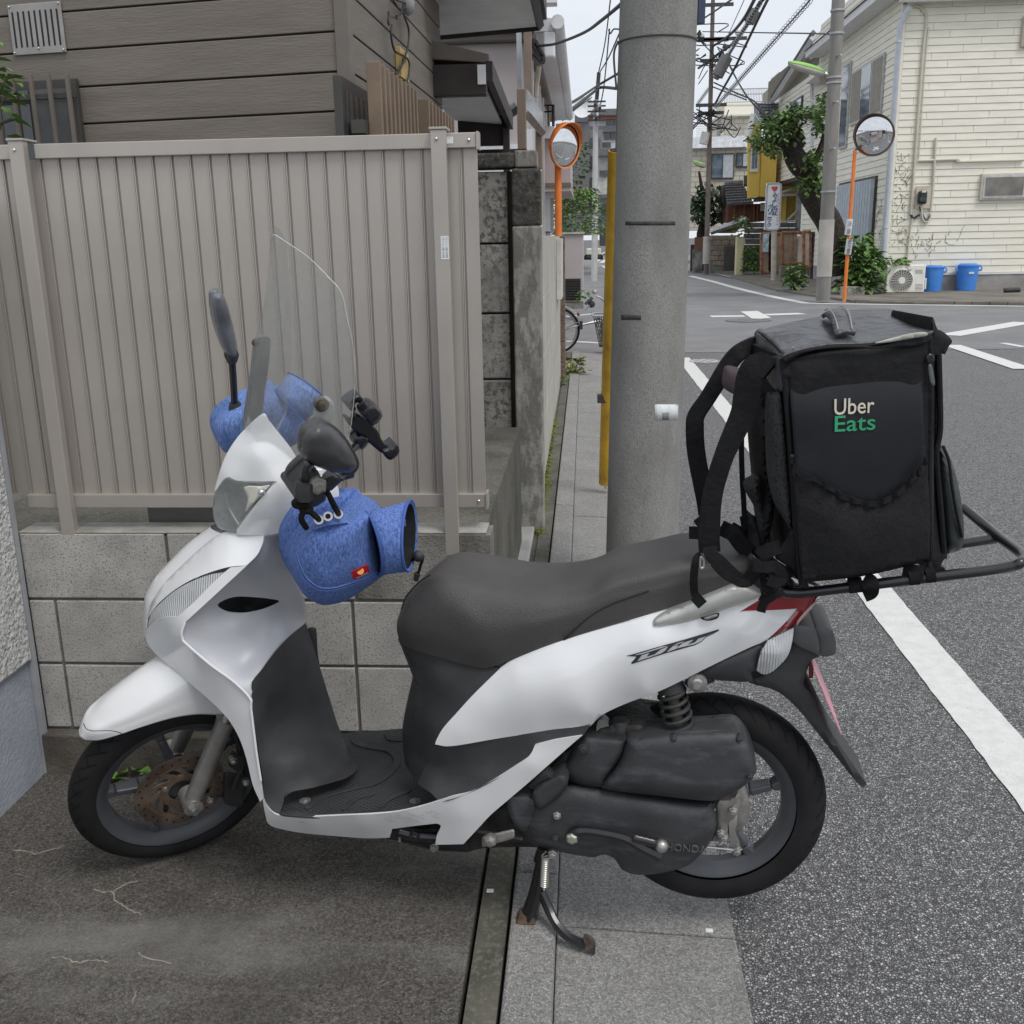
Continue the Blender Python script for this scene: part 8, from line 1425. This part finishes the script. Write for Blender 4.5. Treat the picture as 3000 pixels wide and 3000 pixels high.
# overhead cables, each its own thing
cbk = MATS['cable_black']
def cable(k, pts, Vs, r, lab, m_=None, grp='overhead cables'):
    P_ = [onv(*zp(k,*p),v) for p, v in zip(pts, Vs)]; obj('overhead_cable', MB().tube(crom(P_,8), r, 6), m_ or cbk, None, smooth=True, label=lab, cat='cable', group=grp)
FVp = fb_[1]
cable('Q', [(620,520),(740,515),(900,490),(1200,370),(1400,230),(1640,30),(1900,-220)], [PV,PV-.3,10.5,9,8,7,6], .013, 'thick sagging black service cable leaving the pinkish house eave')
cable('R', [(250,200),(380,115),(560,-10)], [FVp,FVp-3,FVp-8], .035, 'straight black cable rising from the brown pole crossarm')
cable('R', [(345,520),(460,450),(580,350),(700,200),(815,-10)], [FVp,FVp-3,FVp-6,FVp-9,FVp-12], .05, 'curved black cable swinging up from the brown pole arm'); cable('R', [(180,770),(300,690),(430,590),(560,500),(680,350),(760,230),(880,30),(940,-30)], [FVp+3,FVp,FVp-2,FVp-4,FVp-6,FVp-8,FVp-11,FVp-12], .055, 'heavy black cable with grey splice sleeves above the crossing')
cable('R', [(370,890),(520,640),(740,240),(870,20)], [FVp,FVp-4,FVp-9,FVp-13], .03, 'black messenger wire carrying the splice sleeves'); cable('R', [(360,1190),(450,1020),(590,770),(690,560),(800,330),(900,120),(965,-10)], [FVp,FVp-3,FVp-6,FVp-8,FVp-10,FVp-12,FVp-14], .04, 'black twisted cable passing before the flats railing')
cable('R', [(225,358),(600,365),(1000,372),(1400,378),(1660,385)], [FVp,FVp-5,FVp-10,FVp-14,b_[1]], .018, 'thin level wire linking the brown pole and lamp pole'); cable('R', [(440,560),(520,720),(640,950),(760,1130),(980,1370)], [FVp,FVp-1,FVp-3,FVp-5,FVp-6], .03, 'black drop wire descending to the yellow house roof')
cable('R', [(355,935),(600,1050),(800,1140),(900,1250),(1010,1370)], [FVp,FVp-2,FVp-4,FVp-5,FVp-6], .03, 'upper black wire falling from brown pole to tiled roof'); cable('R', [(345,985),(540,1060),(720,1130)], [FVp,FVp-2,FVp-4], .025, 'lower black wire falling from brown pole towards yellow gable'); cable('R', [(700,-10),(560,300),(450,540),(350,760)], [FVp-12,FVp-6,FVp-3,FVp], .012, 'faint thin wire slanting across the grey sky')
cable('R', [(180,890),(240,760),(290,720)], [FVp+4,FVp+2,FVp], .02, 'short dark wire left of the brown pole'); cable('R', [(180,950),(280,800)], [FVp+4,FVp], .02, 'second short dark wire left of the brown pole')
for k_, (p0, p1) in enumerate((((505,640),(390,860)),((820,120),(745,250)))):
    a, c_ = onv(*zp('R',*p0),FVp-6), onv(*zp('R',*p1),FVp-6); obj('splice_sleeve', MB().tube([a-(c_-a)*.12,a,a,c_,c_,c_+(c_-a)*.15], [.09,.1,.2,.2,.12,.1], 12), mat('grey_sleeve', (.16,.15,.15)), None, smooth=True, label=['lower grey splice sleeve on heavy overhead cable','upper grey splice sleeve on heavy overhead cable'][k_], cat='cable sleeve')
# spiral hanger cable
def spiral(k, p0, p1, v0, v1, n_, r, lab):
    a, c_ = onv(*zp(k,*p0),v0), onv(*zp(k,*p1),v1); d = (c_-a); L_ = np.linalg.norm(d); d /= L_; e1 = np.cross(d,(0,0,1.)); e1 /= np.linalg.norm(e1); e2 = np.cross(d,e1)
    t_ = thing('spiral_cable', lab, 'cable', a, 'overhead cables'); obj('coil', MB().tube([a+d*L_*i/(n_*8)+(e1*math.cos(i*math.pi/4)+e2*math.sin(i*math.pi/4))*r for i in range(n_*8)], .009, 4), mat('galv_wire', (.3,.32,.34), rough=.5), t_); obj('core', MB().tube([a,c_], .02, 5), cbk, t_)
spiral('R', (360,1220), (1450,-10), FVp, 24, 60, .07, 'long spiral wrapped cable slanting up across the sky'); spiral('R', (500,640), (880,30), FVp-4, FVp-13, 24, .07, 'spiral wrapped cable beside the splice sleeves'); spiral('R', (165,1180), (295,1000), FVp+5, FVp, 12, .07, 'short spiral cable left of the brown pole')
LVp = b_[1]
for i, (pts, vs2, r_, lab) in enumerate((
  ([(1500,0),(1440,480),(1365,830)],[30,36,39],.02,'thin wire rising steeply from the pale pole mast'),([(1490,330),(1430,950),(1390,1180)],[30,35,39],.02,'second thin wire rising from the pale pole'),([(1610,360),(1480,650),(1385,810)],[28,33,39],.02,'slanting thin wire reaching the pale pole mast'),
  ([(880,1250),(1100,1140),(1370,960),(1600,825)],[22,28,38,34],.04,'grey wire sagging past the pale pole mast'),([(890,1340),(1100,1210),(1300,1050),(1390,990),(1600,1005)],[22,27,35,39,34],.05,'heavier dark wire dipping towards the near pole'),([(960,1360),(1100,1240),(1290,1100)],[24,30,39],.02,'thin wire running above the street mirror'),([(1480,330),(1500,380),(1540,330),(1620,335)],[30,30,30,30],.02,'short looped wire by the near pole edge'))):
    cable('Q', pts, vs2, r_, lab)
# bicycle behind the garden wall
by = thing('bicycle', 'parked bicycle with silver mudguard and dark basket by the wall', 'bicycle', onz(*zp('N',1110,1440),ROADZ)); BYV = onz(*zp('N',1120,1455),ROADZ)[1]
bq = lambda x, y, dv_=0.0: onv(*zp('N',x,y),BYV+dv_)
ctr = bq(1000,1150); Rw = abs(bq(1283,1150)[0]-ctr[0]); fx_ = np.array((.15,-1,0)); 
obj('rear_tyre', MB().lathe(ctr, fx_, [(Rw-.03,-.018),(Rw,-.012),(Rw+.005,0),(Rw,.012),(Rw-.03,.018)], 48), rubm, by, smooth=True); obj('rear_rim', MB().lathe(ctr, fx_, [(Rw-.03,-.016),(Rw-.055,-.01),(Rw-.055,.01),(Rw-.03,.016)], 48), steel, by, smooth=True)
for i in range(18): a = i*2*math.pi/18; d = np.array((math.cos(a),.15*math.cos(a),math.sin(a))); obj('spoke', MB().tube([ctr+d*.02,ctr+d*(Rw-.05)], .003, 4), steel, by)
obj('mudguard', MB().strap([ctr+np.array((math.cos(a),.15*math.cos(a),math.sin(a)))*(Rw+.03) for a in np.linspace(2.4,.15,24)], np.array((0,.07,0)), .006), mat('silver_guard', (.6,.62,.63), rough=.3, metal=.7), by, smooth=True); obj('mud_flap', MB().box(*(lambda p: (p[0]-.01,p[0]+.03,p[1]-.03,p[1]+.03,p[2]-.06,p[2]+.05))(bq(1290,1080))), blk_p, by)
obj('tail_reflector', MB().ball(bq(1265,945), .022, .02, .028, 10), red, by, smooth=True); obj('mudguard_stay', MB().tube([bq(1110,1120),bq(1290,1035)], .008, 6), steel, by)
bsk = mat('basket_wire', (.09,.085,.085), rough=.6); tw = [(1445,965),(1640,965)]; bt = [(1520,1325),(1640,1325)]
for i in range(9):
    f = i/8; obj('basket_wire', MB().tube([bq(1455+f*190,970,-.1),bq(1525+f*115,1330,-.1)], .006, 4), bsk, by); obj('basket_wire', MB().tube([bq(1455+70*f,970+360*f,-.1),bq(1645,970+360*f,-.1)], .006, 4), bsk, by)
for i in range(5): obj('basket_wire', MB().tube([bq(1455+i*30,990,-.1),bq(1560+i*20,1300,-.1)], .005, 4), bsk, by); obj('basket_wire', MB().tube([bq(1640-i*30,990,-.1),bq(1540+i*5,1300-i*30,-.1)], .005, 4), bsk, by)
obj('basket_rim', MB().tube(crom([bq(1440,965,-.12),bq(1460,935,-.05),bq(1650,930,-.05)],4)+[bq(1650,968,-.12),bq(1440,968,-.12)], .014, 6), mat('basket_grey', (.42,.43,.45)), by); obj('basket_base', MB().box(*(lambda p, q_: (p[0],q_[0],p[1]-.1,p[1]+.2,p[2]-.02,p[2]+.01))(bq(1525,1335),bq(1645,1335))), blk_p, by)
obj('handlebar', MB().tube(crom([bq(1490,720,-.2),bq(1540,740,-.2),bq(1600,800,-.15),bq(1660,880,-.1)],5), .014, 8), steel, by, smooth=True); obj('grip', MB().tube([bq(1350,820,-.25),bq(1440,740,-.22)], .02, 8), blk_p, by, smooth=True); obj('bell', MB().ball(bq(1465,665,-.2), .04, .04, .03, 10), steel, by, smooth=True); obj('brake_lever', MB().tube([bq(1350,900,-.22),bq(1400,840,-.22),bq(1460,790,-.2)], .009, 6), steel, by); obj('switch_block', MB().ball(bq(1430,820,-.2), .05, .04, .05, 8), blk_p, by, smooth=True)
obj('frame_tube', MB().tube([ctr, ctr+np.array((.5,.07,.1)), bq(1640,1000,.2)], .018, 8), steel, by, smooth=True); fcx = ctr+np.array((1.05,.15,0)); obj('front_tyre', MB().lathe(fcx, fx_, [(Rw-.03,-.018),(Rw,-.012),(Rw+.005,0),(Rw,.012),(Rw-.03,.018)], 48), rubm, by, smooth=True)
